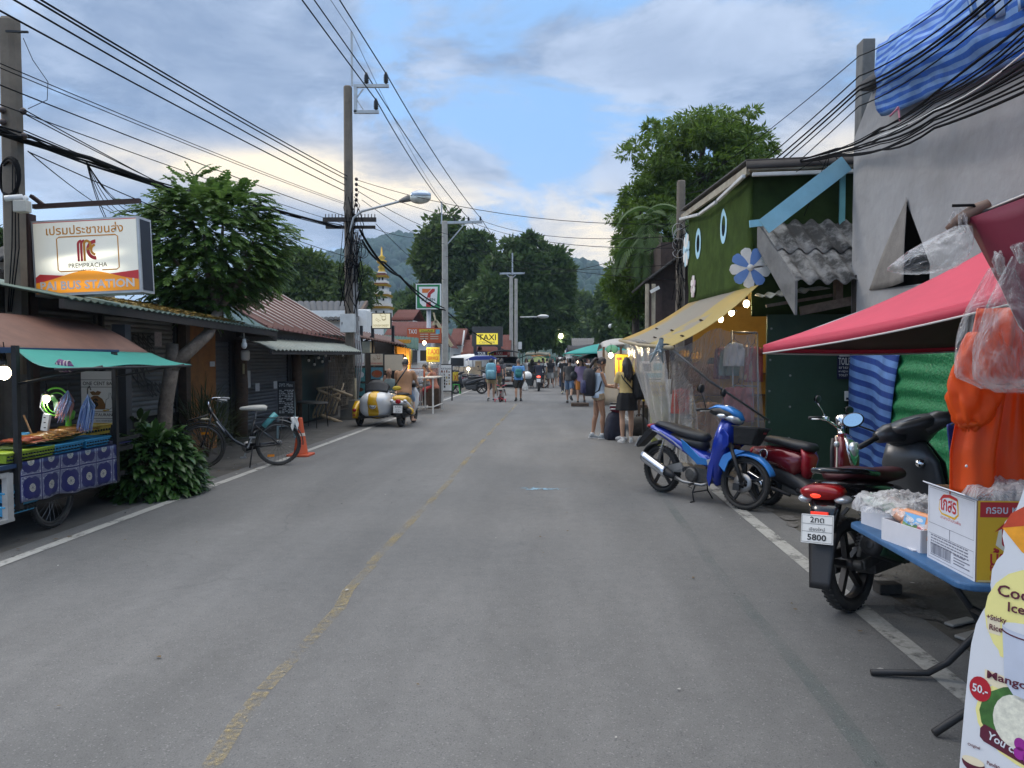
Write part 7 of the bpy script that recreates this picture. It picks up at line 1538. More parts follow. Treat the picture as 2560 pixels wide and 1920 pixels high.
b.poly(F,[(.025,.03)]+[(W_-.025,.03)]+[(W_-.025,H_*.295)]+[(.025+(W_-.05)*(24-k)/24,H_*(.235+.06*abs((24-k)/24-.5)*2*1.0))for k in range(1,24)]+[(.025,H_*.25)],.0055)
b.m=2;b.poly(F,[(.025,.03),(W_-.025,.03),(W_-.025,H_*.15)]+[(.025+(W_-.05)*(1-k/24),H_*(.15+.165*exp(-((1-k/24-.50)/.36)**2)))for k in range(25)]+[(.025,H_*.15)],.0070)
b.m=6;b.text(F,'PAI BUS STATION',W_/2,H_*.075,H_*.115,.009,'c',W_*.88,.03)
b.m=7;b.text(F,'เปรมประชาขนส่ง',W_*.50,H_*.80,H_*.135,.0065,'c',W_*.72,.012)
rr_=[(W_*.235+q[0]*W_*.57,H_*.315+q[1]*H_*.455)for q in((.45,0),(.04,0),(.0,.05),(0,.95),(.04,1),(.96,1),(1,.95),(1,.05),(.96,0),(.72,0))];b.ring(F,rr_,H_*.015,.0065,False)
b.m=4;b.text(F,'PREMPRACHA',W_*.515,H_*.355,H_*.060,.0068,'c',W_*.36);b.text(F,'TRANSPORT',W_*.525,H_*.312,H_*.026,.0068,'c',W_*.155)
lx,ly,ls_=W_*.515,H_*.44,H_*.29
def band(m,cx,cy,r0_,r1_,a0,a1,z):b.m=m;n=16;A=[(cx+r0_*cos(a0+(a1-a0)*k/n),cy+r0_*sin(a0+(a1-a0)*k/n))for k in range(n+1)];B=[(cx+r1_*cos(a0+(a1-a0)*k/n),cy+r1_*sin(a0+(a1-a0)*k/n))for k in range(n+1)];b.add([F.p(x,y,z)for x,y in A+B],[(k,k+1,n+2+k,n+1+k)for k in range(n)])
for k,(m_,dx_)in enumerate(((8,-.42),(8,-.27),(7,-.13))):
 x_=lx+dx_*ls_;b.m=m_;b.rect(F,x_-.055*ls_,ly,x_+.055*ls_,ly+ls_*.76,.0066+.0003*k);band(m_,x_+.165*ls_,ly+ls_*.76,.11*ls_,.22*ls_,pi*.5,pi,.0068+.0003*k)
band(7,lx-.02*ls_,ly+ls_*.72,.14*ls_,.25*ls_,-pi*.5,pi*.5,.0078);band(8,lx+.42*ls_,ly+ls_*.5,.30*ls_,.46*ls_,pi*.5,pi*1.5,.0070);band(7,lx+.42*ls_,ly+ls_*.5,.17*ls_,.28*ls_,pi*.55,pi*1.45,.0074)
b.build('sign_box',fm_,sg)
# ------------------------------------------------------------------ poles
palec=mat('pale_concrete',(.37,.355,.32),.85,var=.15,scale=5,bump=.2,dirt=.3)
def pole(label,x,y,h,w,name='concrete_pole'):
 t=thing(name,label,'utility pole',(x,y,0));pt('shaft',t,palec if y>30 else concrete,lambda b:b.loft([[V((x_*w*k/2,y_*w*k/2,z))for x_,y_ in((-1,-.55),(-.55,-1),(.55,-1),(1,-.55),(1,.55),(.55,1),(-.55,1),(-1,.55))]for z,k in((0,1.12),(h-.03,.96),(h,.8))],False));return t
def insul(par,p,s=1,up=(0,0,1)):
 pt('insulator',par,mat('insulator_black',(.014,.012,.012),.3),lambda b:b.lathe([(0,-.06*s),(.03*s,-.06*s),(.03*s,0),(.07*s,.01*s),(.05*s,.05*s),(.075*s,.07*s),(.05*s,.11*s),(.075*s,.13*s),(.05*s,.17*s),(.07*s,.19*s),(.04*s,.26*s),(.03*s,.30*s),(0,.30*s)],p,up,12))
gal=mat('galvanised',(.45,.46,.46),.45,.6,var=.15)
P1=V((at(40,700,7.75).x,7.75,0));p1=pole('weathered concrete pole with coiled cable beside the bus station sign',P1.x,P1.y,at(38,47,7.75).z,.185)
h1_=lambda px,py:at(px,py,7.62)-P1
pt('bracket',p1,darksteel,lambda b:(b.bar(h1_(15,78),h1_(70,80),.02),b.tube([h1_(45,80),h1_(68,80)],.014,6)))
for px,py in((6,275),(7,305),(58,278),(60,340)):pt('insulator',p1,mat('insulator_brown',(.05,.03,.025),.3),lambda b:b.ell(h1_(px,py),(.035,.035,.04)))
pt('cable_coil',p1,wire_m,lambda b:(b.torus(h1_(24,442),(.5,1,0),.205,.022,24,6),b.torus(h1_(26,446),(.6,1,.1),.19,.014,24,6)));pt('cable_drop',p1,wire_m,lambda b:[b.tube([h1_(32+6*k,400),h1_(30+9*k,620),h1_(20+4*k,780)],.007,5)for k in range(3)]+[b.tube([h1_(58,95),h1_(82,150),h1_(120,205),h1_(118,250),h1_(70,272)],.004,5)])
cc=thing('security_camera','small white bullet camera on its box clamped to the first pole','camera',at(52,503,7.55));pt('camera_body',cc,white,lambda b:(b.tube([(-.14,-.05,.02),(.02,0,.045)],[.032,.034],12),b.ell((.055,.0,.03),(.03,.03,.035))));pt('junction_box',cc,mat('box_cream',(.50,.48,.42),.6,dirt=.3),lambda b:b.box((.015,0,-.06),(.15,.10,.13)),bevel=.012)
P2=V((at(875,900,19.3).x,19.3,0));hz2=at(870,216,19.3).z;p2_=pole('tall concrete power pole with street lamp and crossarms at the left kerb',P2.x,P2.y,hz2,.215)
h2=lambda px,py,dy=0:at(px,py,19.3+dy)-P2
pt('top_rod',p2_,gal,lambda b:b.box((h2(878,215)+h2(881,80))/2,(.05,.05,(h2(881,80)-h2(878,215)).z)));
pt('upper_crossarm',p2_,gal,lambda b:(b.bar(h2(885,215),h2(972,215),.08,.08),b.bar(h2(889,215),h2(889,282),.08,.08),b.bar(h2(885,280),h2(947,280),.08,.08),b.bar(h2(891,246),h2(908,222),.03),b.bar(h2(891,248),h2(908,274),.03)))
TIP=[(916,185),(965,184),(940,250)]
for px,py in TIP:insul(p2_,h2(px,py+23),.95)
pt('lower_crossarm',p2_,mat('crossarm_dark',(.04,.033,.028),.8,var=.3),lambda b:(b.bar(h2(808,549,-.15),h2(940,549,-.15),.09,.11),b.bar(h2(815,568,.15),h2(938,568,.15),.08,.08),[b.tube([h2(814+8.2*k,543,-.15),h2(814+8.2*k,535,-.15)],.012,6)for k in range(16)]))
for k in range(6):pt('insulator',p2_,mat('insulator_brown'),lambda b:b.ell(h2(891,448+k*13),(.045,.045,.05)))
pt('lamp_arm',p2_,gal,lambda b:b.tube([h2(874,610,-.15),h2(876,575,-.18),h2(884,545,-.2),h2(905,528,-.22),h2(1000,503,-.3)],.035,8))
lh_=pt('lamp_head',p2_,mat('lamp_grey',(.20,.19,.175),.5,.3),lambda b:b.tube([h2(1000,503,-.3),h2(1024,495,-.32)],[.05,.10],12))
pt('lamp_glass',lh_,mat('lamp_glass',(.62,.62,.55),.08,.3,var=.4,scale=6),lambda b:b.ell(h2(1050,494,-.35),(.30,.14,.17),18,12));pt('lamp_hood',lh_,mat('lamp_hood',(.42,.48,.55),.15,.5),lambda b:b.ell(h2(1051,488,-.35),(.29,.15,.13),18,10))
pt('meter_cabinet',p2_,mat('cabinet_white',(.56,.58,.57),.5,var=.08,dirt=.2),lambda b:b.box(h2(870,808,-.25),(.40,.16,.50)),bevel=.01);pt('cabinet_lock',p2_,steel,lambda b:b.box(h2(855,808,-.34),(.03,.02,.06)))
b=MB()
for k in range(46):x_=ru(860,900);y_=ru(470,720);b.tube([h2(x_,y_,-.15-ru(0,.1)),h2(x_+ru(-14,16),y_+ru(20,60),-.2),h2(x_+ru(-18,12),y_+ru(60,150),-.2)],ru(.006,.014),5)
for k in range(7):b.torus(h2(ru(862,915),ru(590,680),-.2),(ru(-1,1),1,ru(-.5,.5)),ru(.10,.28),.008,16,5)
b.build('tangled_cables',wire_m,p2_);pt('conduit',p2_,mat('conduit_grey',(.36,.36,.36),.6,dirt=.3),lambda b:[b.tube([h2(883+k*5,580,-.12),h2(886+k*4,800,-.12),h2(893+k*6,900,-.1),h2(888+3*k,1000,-.1)],.022,6)for k in range(3)])
P3=V((at(1113,900,34).x,34,0));p3_=pole('pale concrete power pole behind the tattoo board',P3.x,P3.y,at(1109,553,34).z,.27);h3=lambda px,py:at(px,py,34)-P3
pt('crossarm',p3_,gal,lambda b:(b.bar(h3(1102,557),h3(1206,555),.12,.12),b.bar(h3(1112,618),h3(1160,562),.05),b.box(h3(1104,530),(.06,.06,1.0))))
T3=[(1137,548),(1171,547),(1201,546)]
for px,py in T3:insul(p3_,h3(px,py+6),.7)
P4=V((at(1278,880,52).x,52,0));p4_=pole('far concrete pole with plain crossarm before the dark tree',P4.x,P4.y,at(1278,690,52).z,.26);h4=lambda px,py:at(px,py,52)-P4
pt('crossarm',p4_,gal,lambda b:(b.bar(h4(1249,684),h4(1312,683),.13,.13),b.box(h4(1281,660),(.10,.10,1.6)),b.bar(h4(1278,695),h4(1267,687),.06),b.bar(h4(1280,695),h4(1290,687),.06)))
pole('old thin pole standing behind the far concrete pole',at(1290,880,55).x,55,at(1295,697,55).z,.24)
t=thing('street_lamp','grey street lamp arm on the old thin pole over the songthaew','street lamp',at(1300,793,54));pt('arm',t,gal,lambda b:b.tube([(0,0,0),(1.3,0,.02)],.05,6));pt('lamp_head',t,gal,lambda b:b.ell((1.75,0,.05),(.45,.2,.16)))
tag(MB().box(at(1300,864,53.5),(.26,.2,.55)).build('meter_box',white),'white meter box on the old thin pole','box')
P5=V((at(1700,800,17.0).x,17.0,0));p5_=pole('concrete pole wrapped in cables beside the turf house',P5.x,P5.y,at(1699,452,17).z,.19);h5=lambda px,py:at(px,py,16.85)-P5
b=MB()
for k in range(30):x_=ru(1690,1710);y_=ru(540,760);b.tube([h5(x_,y_),h5(x_+ru(-10,10),y_+ru(20,60)),h5(x_+ru(-16,16),y_+ru(50,140))],ru(.004,.008),5)
b.m=1;[b.torus(h5(ru(1680,1712),ru(570,640)),(ru(-1,1),1,ru(-1,1)),ru(.08,.2),.006,16,5)for k in range(6)];b.build('tangled_cables',[wire_m,mat('conduit_grey')],p5_)
# ================================================================== TREES
def leaf(b,p,d,l,w,q,fold=.15):
 s=d.cross(V((q.uniform(-1,1),q.uniform(-1,1),q.uniform(.2,1))));s=s.normalized()if s.length>.01 else V((1,0,0));n=s.cross(d)
 b.add([p,p+d*l*.45+s*w*.5+n*fold*w,p+d*l,p+d*l*.45-s*w*.5+n*fold*w],[(0,1,2,3)])
def rdir(q,up=0):
 d=V((q.gauss(0,1),q.gauss(0,1),q.gauss(0,1)+up));return d.normalized()
def limbs(t,base,tips,r,q,bark):
 b=MB();base=V(base)
 for k,tp in enumerate(tips):
  tp=V(tp);m1=base.lerp(tp,.35)+V((q.uniform(-.1,.1),q.uniform(-.1,.1),.12))*(tp-base).length;b.tube([base,base.lerp(m1,.5),m1,tp],[r*.7,r*.55,r*.4,r*.08],7)
 b.build('branch',bark,t)
def tree(label,X,Y,zb,c,rad,nclump,nleaf,L_,W_,m,seed=1,trunk=.25,cr=(.22,.40),up=.2,name='tree',bark=None,flat=1):
 """crown of leaf clumps spread on an uneven ellipsoid c, rad; trunk from the ground"""
 q=random.Random(seed);t=thing(name,label,'tree',(X,Y,zb));o=V((X,Y,zb));c=V(c)-o;b=MB();rad=V(rad);cs=[]
 for k in range(nclump):
  d=rdir(q,.15);f=q.uniform(.35,1)**.5*(.86+.30*MN.noise(d*1.7+V((seed,0,0))));p=c+V((d.x*rad.x,d.y*rad.y,d.z*rad.z))*f;r_=q.uniform(*cr)*min(rad);cs.append((p,d))
  for j in range(nleaf):
   e=rdir(q,.1);rr=q.uniform(.3,1)**.6;pp=p+V((e.x,e.y,e.z*.72*flat))*r_*rr;dd=(e+rdir(q)*.7+V((0,0,up-.25))).normalized();leaf(b,pp,dd,L_*q.uniform(.7,1.3),W_*q.uniform(.7,1.3),q)
 b.build('crown',m,t);bark=bark or mat('bark',(.085,.065,.05),.9,var=.4,scale=9,bump=.6,dirt=.4)
 f0=c+V((0,0,-rad.z*.45));b=MB();b.tube([(0,0,-.05),f0*.3+V((q.uniform(-.1,.1),0,0)),f0*.7,f0],[trunk*1.3,trunk,trunk*.85,trunk*.7],10);b.build('trunk',bark,t)
 limbs(t,f0,[p for p,d in cs[::max(1,nclump//14)]],trunk,q,bark);return t
g_dark=leafmat('leaf_dense_dark',(.032,.062,.020),(.10,.165,.048),.3);g_mid=leafmat('leaf_mid',(.035,.068,.016),(.11,.165,.035),.3);g_fresh=leafmat('leaf_feathery',(.040,.085,.014),(.16,.25,.035),.42);g_pin=leafmat('leaf_pinnate',(.045,.100,.026),(.140,.235,.050),.38,.42);g_palm=leafmat('leaf_palm',(.03,.065,.018),(.07,.13,.03),.35,.6)
# the tree growing through the shop roof: drooping pinnate fronds
q=random.Random(5);tb0=atX(405,1075,-5.75);t=thing('tree','bushy tree with feathery leaves growing up through the leaf strewn shop roof','tree',(tb0.x,tb0.y,0));o=V((tb0.x,tb0.y,0));c=at(512,628,11.6)-o;b=MB()
for k in range(2500):
 d=rdir(q,.0);f=q.uniform(.25,1)**.38*(.88+.25*MN.noise(d*2.1));rx=1.45 if d.x>0 else 1.35
 lowf=1.0 if d.z>-.45 else max(.62,1+(d.z+.45)*.7);p=c+V((d.x*rx*f*lowf,d.y*1.35*f*lowf,d.z*1.24*f));a=(V((d.x,d.y,.10+.25*max(0,d.z)))+rdir(q)*.35).normalized();L_=q.uniform(.24,.42);cur=p;dr=a.copy()
 for i in range(8):
  dr=(dr+V((0,0,-.10))).normalized();nx=cur+dr*L_/8;s=dr.cross(V((0,0,1)));s=s.normalized()if s.length>.01 else V((1,0,0));ll=.086*sin(pi*(i+1.6)/10)**.6*q.uniform(.85,1.15)
  for sg in(1,-1):e=(s*sg+dr*.55+V((0,0,-.28+q.uniform(-.2,.2)))).normalized();w=dr*.026;b.add([nx-w*.6,nx+e*ll*.5-w,nx+e*ll,nx+e*ll*.5+w,nx+w*.6],[(0,1,2,3,4)])
  cur=nx
b.build('crown',g_pin,t);bk=mat('bark_mottled',(.17,.135,.105),.9,var=.45,scale=14,bump=.6,bscale=25,dirt=.6,dcol=(.06,.05,.04))
fk=at(432,905,tb0.y)-o;pt('trunk',t,bk,lambda b:(b.tube([(0,0,-.02),(.03,0,.45),(.06,0,.95),fk],[.125,.105,.100,.100],12),b.tube([fk-V((0,0,.12)),fk+V((-.01,0,.10)),fk+V((.0,0,.27))],[.095,.085,.080],12)))
pt('branch',t,bk,lambda b:(b.tube([fk-V((0,0,.05)),at(470,880,tb0.y+.15)-o,at(520,835,tb0.y+.5)-o,at(545,780,11.2)-o,c+V((.05,0,-.5))],[.10,.095,.085,.085,.05],10),[b.tube([at(545,780,11.2)-o,c+V((x,y,z))],[.06,.012],6)for x,y,z in((-.9,0,.3),(.8,.2,.3),(.2,-.8,.4),(-.4,.7,.6),(.3,.1,.9),(-1.0,-.3,-.1),(1.0,-.2,-.1))]))
# trees of the far left and centre
def tr(label,px,pyc,Y,rpx,rpy,**k):
 c=at(px,pyc,Y);s=Y/FPX;return tree(label,k.pop('X',c.x),Y,0,c,(rpx*s,k.pop('ry',rpx*.8)*s,rpy*s),**k)
tr('large dense dark green tree overhanging the road in the centre',1312,745,62,145,165,nclump=420,nleaf=85,L_=.60,W_=.30,m=g_dark,seed=3,trunk=.45,X=at(1240,900,62).x,cr=(.10,.22),flat=.7)
tr('dark tree filling between the lighter tree and the big centre tree',1190,690,64,62,128,nclump=110,nleaf=80,L_=.6,W_=.34,m=g_dark,seed=14,trunk=.3,cr=(.25,.45))
tr('dark bushy lower part of the centre tree hanging by the pole',1240,790,60,105,105,nclump=130,nleaf=75,L_=.6,W_=.34,m=g_dark,seed=13,trunk=.3,cr=(.2,.35))
tr('lighter green tree beside the store sign pole',1110,655,66,72,120,nclump=130,nleaf=75,L_=.6,W_=.32,m=g_mid,seed=4,trunk=.35,cr=(.28,.5))
tr('dark narrow tree between the pagoda and the store sign',1055,800,64,60,75,nclump=70,nleaf=70,L_=.55,W_=.3,m=g_dark,seed=8,trunk=.3,cr=(.3,.5))
tr('broad green tree mass behind the black tiled roof',745,712,48,100,90,nclump=150,nleaf=75,L_=.42,W_=.24,m=g_mid,seed=6,trunk=.3,cr=(.25,.45))
tr('green tree behind the utility pole cables',865,730,52,70,78,nclump=90,nleaf=70,L_=.42,W_=.24,m=g_mid,seed=7,trunk=.3,cr=(.28,.45))
tr('green tree top at the left edge behind the first pole',-10,615,26,60,55,nclump=40,nleaf=60,L_=.26,W_=.14,m=g_mid,seed=9,trunk=.2)
for k,(px,py,Y,rx,ry,lab,m)in enumerate(((1030,780,110,60,55,'dark far tree at the foot of the left hill',g_dark),(1460,800,120,80,60,'far tree row below the right hill',g_mid),(1400,830,100,60,40,'low far tree behind the brown roofed house',g_mid),(1535,790,70,55,85,'dark tree behind the teal market umbrella',g_dark),(1620,800,36,80,75,'dark leafy tree beside the wooden house',g_dark),(1580,690,40,55,80,'leafy tree behind the palm',g_mid))):tr(lab,px,py,Y,rx,ry,nclump=60,nleaf=70,L_=Y*.009,W_=Y*.005,m=m,seed=20+k,trunk=.2,cr=(.3,.5))
# feathery tree on the right, built from several leaning masses, and the palm before it
tr('tall feathery bright green tree behind the turf house',1765,430,25,195,165,nclump=230,nleaf=110,L_=.23,W_=.068,m=g_fresh,seed=31,trunk=.28,cr=(.12,.27),ry=150,up=.0,flat=.5)
tr('feathery green tree leaning towards the road before the tall one',1625,560,24,110,120,nclump=110,nleaf=110,L_=.19,W_=.058,m=g_fresh,seed=32,trunk=.18,cr=(.15,.32),up=-.1,flat=.55)
tr('drooping feathery tree low over the wooden house',1590,700,23,75,110,nclump=70,nleaf=100,L_=.18,W_=.055,m=g_fresh,seed=33,trunk=.14,cr=(.25,.4),up=-.2)
tr('small tree glimpsed between the turf house and grey wall',2128,440,30,40,40,nclump=14,nleaf=60,L_=.2,W_=.07,m=g_mid,seed=34,trunk=.1)
pc=at(1640,560,21);t=thing('palm_tree','areca palm with drooping fronds before the feathery trees','tree',(pc.x,21,0));q=random.Random(2);b=MB()
for k in range(30):
 a=q.uniform(0,6.28);el=q.uniform(-.2,1.2);d=V((cos(a)*cos(el),sin(a)*cos(el),sin(el)));p=V((q.uniform(-.5,.5),q.uniform(-.3,.3),pc.z+q.uniform(-.9,.3)));L_=q.uniform(1.2,2.0)
 for i in range(16):
  d=(d+V((0,0,-.19))).normalized();p2=p+d*L_/16;s=d.cross(V((0,0,1)));s=s.normalized()if s.length>.01 else V((1,0,0))
  for sg in(1,-1):e=(s*sg*.8+d*.7+V((0,0,-.5))).normalized();ll=.55*sin(pi*(i+2)/19);b.add([p2,p2+e*ll*.5+d*.05,p2+e*ll,p2+e*ll*.5-d*.05],[(0,1,2,3)])
  p=p2
b.build('crown',g_palm,t);pt('trunk',t,mat('bark_pale',(.20,.18,.14),.9,var=.3),lambda b:[b.tube([(x,0,0),(x*.8,0,2.5),(x*.5,0,pc.z-.3)],[.08,.06,.05],8)for x in(-.3,.25)])
# ================================================================== FAR STREET, LEFT
SM={'w':mat('sign_white'),'k':mat('ink_black'),'r':mat('sign_red'),'y':mat('sign_yellow',(.62,.48,.03),.5,var=.06),'g':mat('sign_green',(.01,.20,.06),.5,var=.05),'o':mat('sign_orange_red',(.50,.10,.03),.5,var=.06),'n':mat('sign_navy'),'b':mat('sign_blue',(.12,.35,.45),.5,var=.3,scale=6),'c':mat('sign_cream',(.55,.46,.34),.5,var=.06),'d':mat('board_black',(.02,.02,.022),.6),'f':mat('food_photo',(.36,.12,.05),.5,var=.8,scale=9),'m':mat('ink_brown',(.18,.05,.02),.6),'q':mat('board_charcoal',(.045,.045,.045),.6),'p':mat('lit_yellow',(.66,.54,.06),.5,emit=(.9,.7,.06),estr=.35,var=.04),'W':mat('lit_cream',(.66,.62,.48),.5,emit=(.9,.8,.5),estr=.35,var=.04),'l':mat('ink_pale_gold',(.45,.36,.14),.6),'t':mat('art_teal',(.10,.30,.30),.5,var=.7,scale=8)}
def sign(label,x0,y0,x1,y1,Y,bg,art,frame=None,fw=.06,d=.05,name='signboard',cat='sign',rz=0,post=None):
 a,c=at(x0,y1,Y),at(x1,y0,Y);w,h=c.x-a.x,c.z-a.z;t=thing(name,label,cat,((a.x+c.x)/2,Y,a.z),rz);F=Fr((0,0,h/2),(1,0,0),(0,0,1));keys=[bg]+([frame]if frame else[]);b=MB()
 for q in art:
  if q[-1]not in keys:keys.append(q[-1])
 if frame:b.m=1;b.board(F,w,h,d,0,0,-.012);b.m=0;b.rect(F,-w/2+fw,-h/2+fw,w/2-fw,h/2-fw,0)
 else:b.board(F,w,h,d)
 for k,q in enumerate(art):
  b.m=keys.index(q[-1]);z=.006+.003*k
  if q[0]=='T':b.text(F,q[1],q[2]*w,q[3]*h,q[4]*h,z,'c',q[5]*w if q[5]else None,.015)
  elif q[0]=='R':b.rect(F,q[1]*w,q[2]*h,q[3]*w,q[4]*h,z)
  elif q[0]=='P':b.poly(F,[(x*w,y*h)for x,y in q[1]],z)
  elif q[0]=='D':b.disc(F,q[1]*w,q[2]*h,q[3]*w,q[4]*h,z,14)
  elif q[0]=='L':b.ring(F,[(x*w,y*h)for x,y in q[1]],q[2]*w,z,False)
 b.build('panel',[SM[k]for k in keys],t)
 if post:pt('post',t,SM['d']if post[0]=='d' else gal,lambda b:[b.box((x*w,.03,-a.z/2),(post[1],post[1],a.z))for x in post[2]])
 return t
chef=lambda k:[('L',[(.02,.30),(-.05,.33),(-.06,.42),(.02,.45),(.12,.46),(.2,.42),(.26,.36),(.22,.28),(.08,.28),(.02,.30)],.02,k),('L',[(.05,.27),(.04,.15),(.09,.03),(.16,.02),(.24,.10),(.23,.27)],.02,k),('L',[(.04,.10),(.14,.06),(.24,.12)],.03,k),('L',[(-.02,.0),(-.16,.08),(-.24,.18),(-.28,.05),(-.16,-.02),(-.10,-.08)],.02,k)]
sign('lit cream restaurant lightbox with chef drawing above the corner roof',929,782,977,822,21.5,'W',chef('l')+[('T','DOUGH DADDY',0,-.36,.13,.8,'l')],'d',.025,.12)
for k,(x0,y0,x1,y1,lab,bg,art)in enumerate(((887,882,913,916,'menu board with chef drawing at the left of the pizza restaurant','w',chef('m')+[('T','DADDY',.05,-.36,.13,.7,'r')]),(925,883,959,915,'beige menu board with chef drawing and red lettering','c',chef('m')+[('T','DOUGH DADDY',0,-.36,.13,.86,'r')]),(926,917,959,949,'pizza photo board under the beige menu board','b',[('D',0,-.05,.42,.30,'f'),('D',.05,0,.25,.16,'o')]),(960,885,1009,928,'blank cream whiteboard in black frame behind the seated man','c',[]),(887,918,914,955,'teal food photo board below the left menu board','t',[('D',.1,0,.25,.2,'w')]),(887,957,914,991,'teal salad photo board lowest on the left column','t',[('D',0,0,.3,.15,'m')]),(887,993,914,1030,'pale blank panel at the bottom of the left column','b',[]))):sign(lab,x0,y0,x1,y1,20.6+.25*(k%3),bg,art,'d',.02,.04,'menu_board')
rs=thing('restaurant','open corner restaurant with green tin roof, rusty awning and orange pillar','restaurant',(-6.6,22,0));ro2=V((-6.6,22,0));w0=lambda px,py,Y:at(px,py,Y)-ro2
pt('back_wall',rs,dk,lambda b:(b.box(w0(945,950,25)+V((-.6,.3,0)),(2.4,.15,2.8)),b.box(w0(880,950,22)+V((-1.2,0,0)),(.15,5,3.0))))
pt('green_roof',rs,mat('tin_green',(.008,.060,.038),.7,0,var=.25,dirt=.25),lambda b:b.sheet(lambda u,v:w0(955,838,27).lerp(w0(1047,846,25),u).lerp(w0(972,862,22.5).lerp(w0(1046,876,22.0),u),v)+V((0,0,-.0+.012*sin(u*2*pi*12))),60,4,.02))
pt('rusty_awning',rs,mat('tin_rusty',(.10,.055,.045),.7,.2,var=.4,dirt=.5,dcol=(.16,.08,.05)),lambda b:b.sheet(lambda u,v:w0(882,826,24).lerp(w0(985,846,25),u).lerp(w0(905,846,21).lerp(w0(1018,866,21.5),u),v)+V((0,0,.03*sin(u*2*pi*16))),64,4,.02))
pt('orange_pillar',rs,mat('wall_orange',(.62,.27,.03),.7,var=.1),lambda b:(b.box(w0(1010,905,23.6),(.42,.3,1.5)),b.box(w0(1003,876,23.7),(.50,.3,.5))))
pt('post',rs,darksteel,lambda b:[b.box(w0(px,915,21.8)+V((0,0,-.2)),(.08,.08,2.9))for px in(904,932,983)]+[b.bar(w0(904,860,21.8),w0(935,838,21.8),.07)])
pt('counter',rs,darksteel,lambda b:b.box(w0(950,1000,22.5),(1.2,.5,1.0)));pt('planter',rs,mat('planter_pale',(.36,.36,.28),.7,dirt=.4),lambda b:b.box(w0(917,868,21.3),(.24,.2,.34)))
bulb(at(1013,900,23.0),'lit cone shaded lamp on the orange restaurant pillar',25,.07,shade=True)
bulb(at(1061,857,24),'small lit bulb at the end of the green tin roof',8,.06)
tr_=thing('tiled_house','house with black corrugated tile roof behind the power pole','house',(at(830,800,30).x,30,0));to2=tr_.location.copy()
pt('roof',tr_,mat('tile_black',(.040,.042,.045),.7,var=.3,bump=.3),lambda b:b.sheet(lambda u,v:at(712,757,33).lerp(at(915,757,33),u).lerp(at(742,806,29).lerp(at(890,802,29),u),v)+V((0,0,.06*abs(sin(u*pi*13))))-to2,104,6,.04));pt('wall',tr_,white,lambda b:(b.box(at(850,850,31)-to2,(3.2,3,2.4)),b.box(at(908,808,30.5)-to2,(.6,.2,1.2))));pt('window',tr_,glass,lambda b:b.box(at(916,812,29.9)-to2,(.22,.2,.9)))
pt('gable_trim',tr_,wood,lambda b:b.bar(at(890,802,29)-to2,at(917,757,33)-to2,.12,.2))
# pagoda tower
pg=thing('pagoda','white pagoda tower with tiered red roofs and golden finial','pagoda',(at(956,900,55).x,55,0));po=pg.location.copy();gold=mat('gold_trim',(.58,.36,.05),.4,.4,var=.2);tile=mat('tile_red',(.095,.021,.013),.8,var=.4,scale=12,bump=.4)
s55=55/FPX;zz_=lambda py:at(956,py,55).z
for(w,y0,y1,e)in((44,800,768,50),(38,757,738,44),(30,725,712,38),(20,703,690,30)):
 pt('tier',pg,white,lambda b:b.box((0,0,(zz_(y0)+zz_(y1))/2),(w*s55,w*s55,zz_(y1)-zz_(y0)+.6)))
 for sg in(-1,1):pt('window',pg,glass,lambda b:b.box((sg*w*.22*s55,-w*s55/2,(zz_(y0)+zz_(y1))/2),(.12,.06,.35)))
 pt('tier_roof',pg,tile,lambda b:b.loft([[V((x*k*s55/2,y*k*s55/2,z))for x,y in((-1,-1),(1,-1),(1,1),(-1,1))]for z,k in((zz_(y1)-.05,e),(zz_(y1-8),e*.62),(zz_(y1-10),e*.4))],False));pt('gold_eave',pg,gold,lambda b:b.loft([[V((x*k*s55/2,y*k*s55/2,z))for x,y in((-1,-1),(1,-1),(1,1),(-1,1))]for z,k in((zz_(y1)-.15,e*.99),(zz_(y1)+.02,e*1.04))],False))
pt('finial',pg,gold,lambda b:b.lathe([(.3,zz_(680)),(.22,zz_(672)),(.32,zz_(668)),(.14,zz_(662)),(.36,zz_(657)),(.42,zz_(653)),(.16,zz_(648)),(.30,zz_(644)),(.08,zz_(638)),(.05,zz_(620)),(0,zz_(616))],(0,0,0),(0,0,1),14))
def house(label,x0,x1,yr,ye,yb,Y,wm,rm=None,depth=5,slope=2.6):
 a,c=at(x0,ye,Y),at(x1,ye,Y);t=thing('house',label,'house',((a.x+c.x)/2,Y,0));o=t.location.copy();zr=at(x0,yr,Y+slope).z
 pt('wall',t,wm,lambda b:b.box(V(((a.x+c.x)/2,Y+.4+depth/2,a.z/2))-o,((c.x-a.x)*.92,depth-.2,a.z)))
 pt('roof',t,rm or tile,lambda b:(b.sheet(lambda u,v:V((a.x+(c.x-a.x)*u,Y+slope*v,a.z+(zr-a.z)*v+.03*abs(sin(u*40))))-o,40,3,.08),b.sheet(lambda u,v:V((a.x+(c.x-a.x)*(1-u),Y+2*slope-slope*v,a.z+(zr-a.z)*v))-o,4,3,.08)))
 pt('window',t,glass,lambda b:b.box(V(((a.x+c.x)/2,Y+.48,a.z*.6))-o,((c.x-a.x)*.4,.1,a.z*.3)));return t
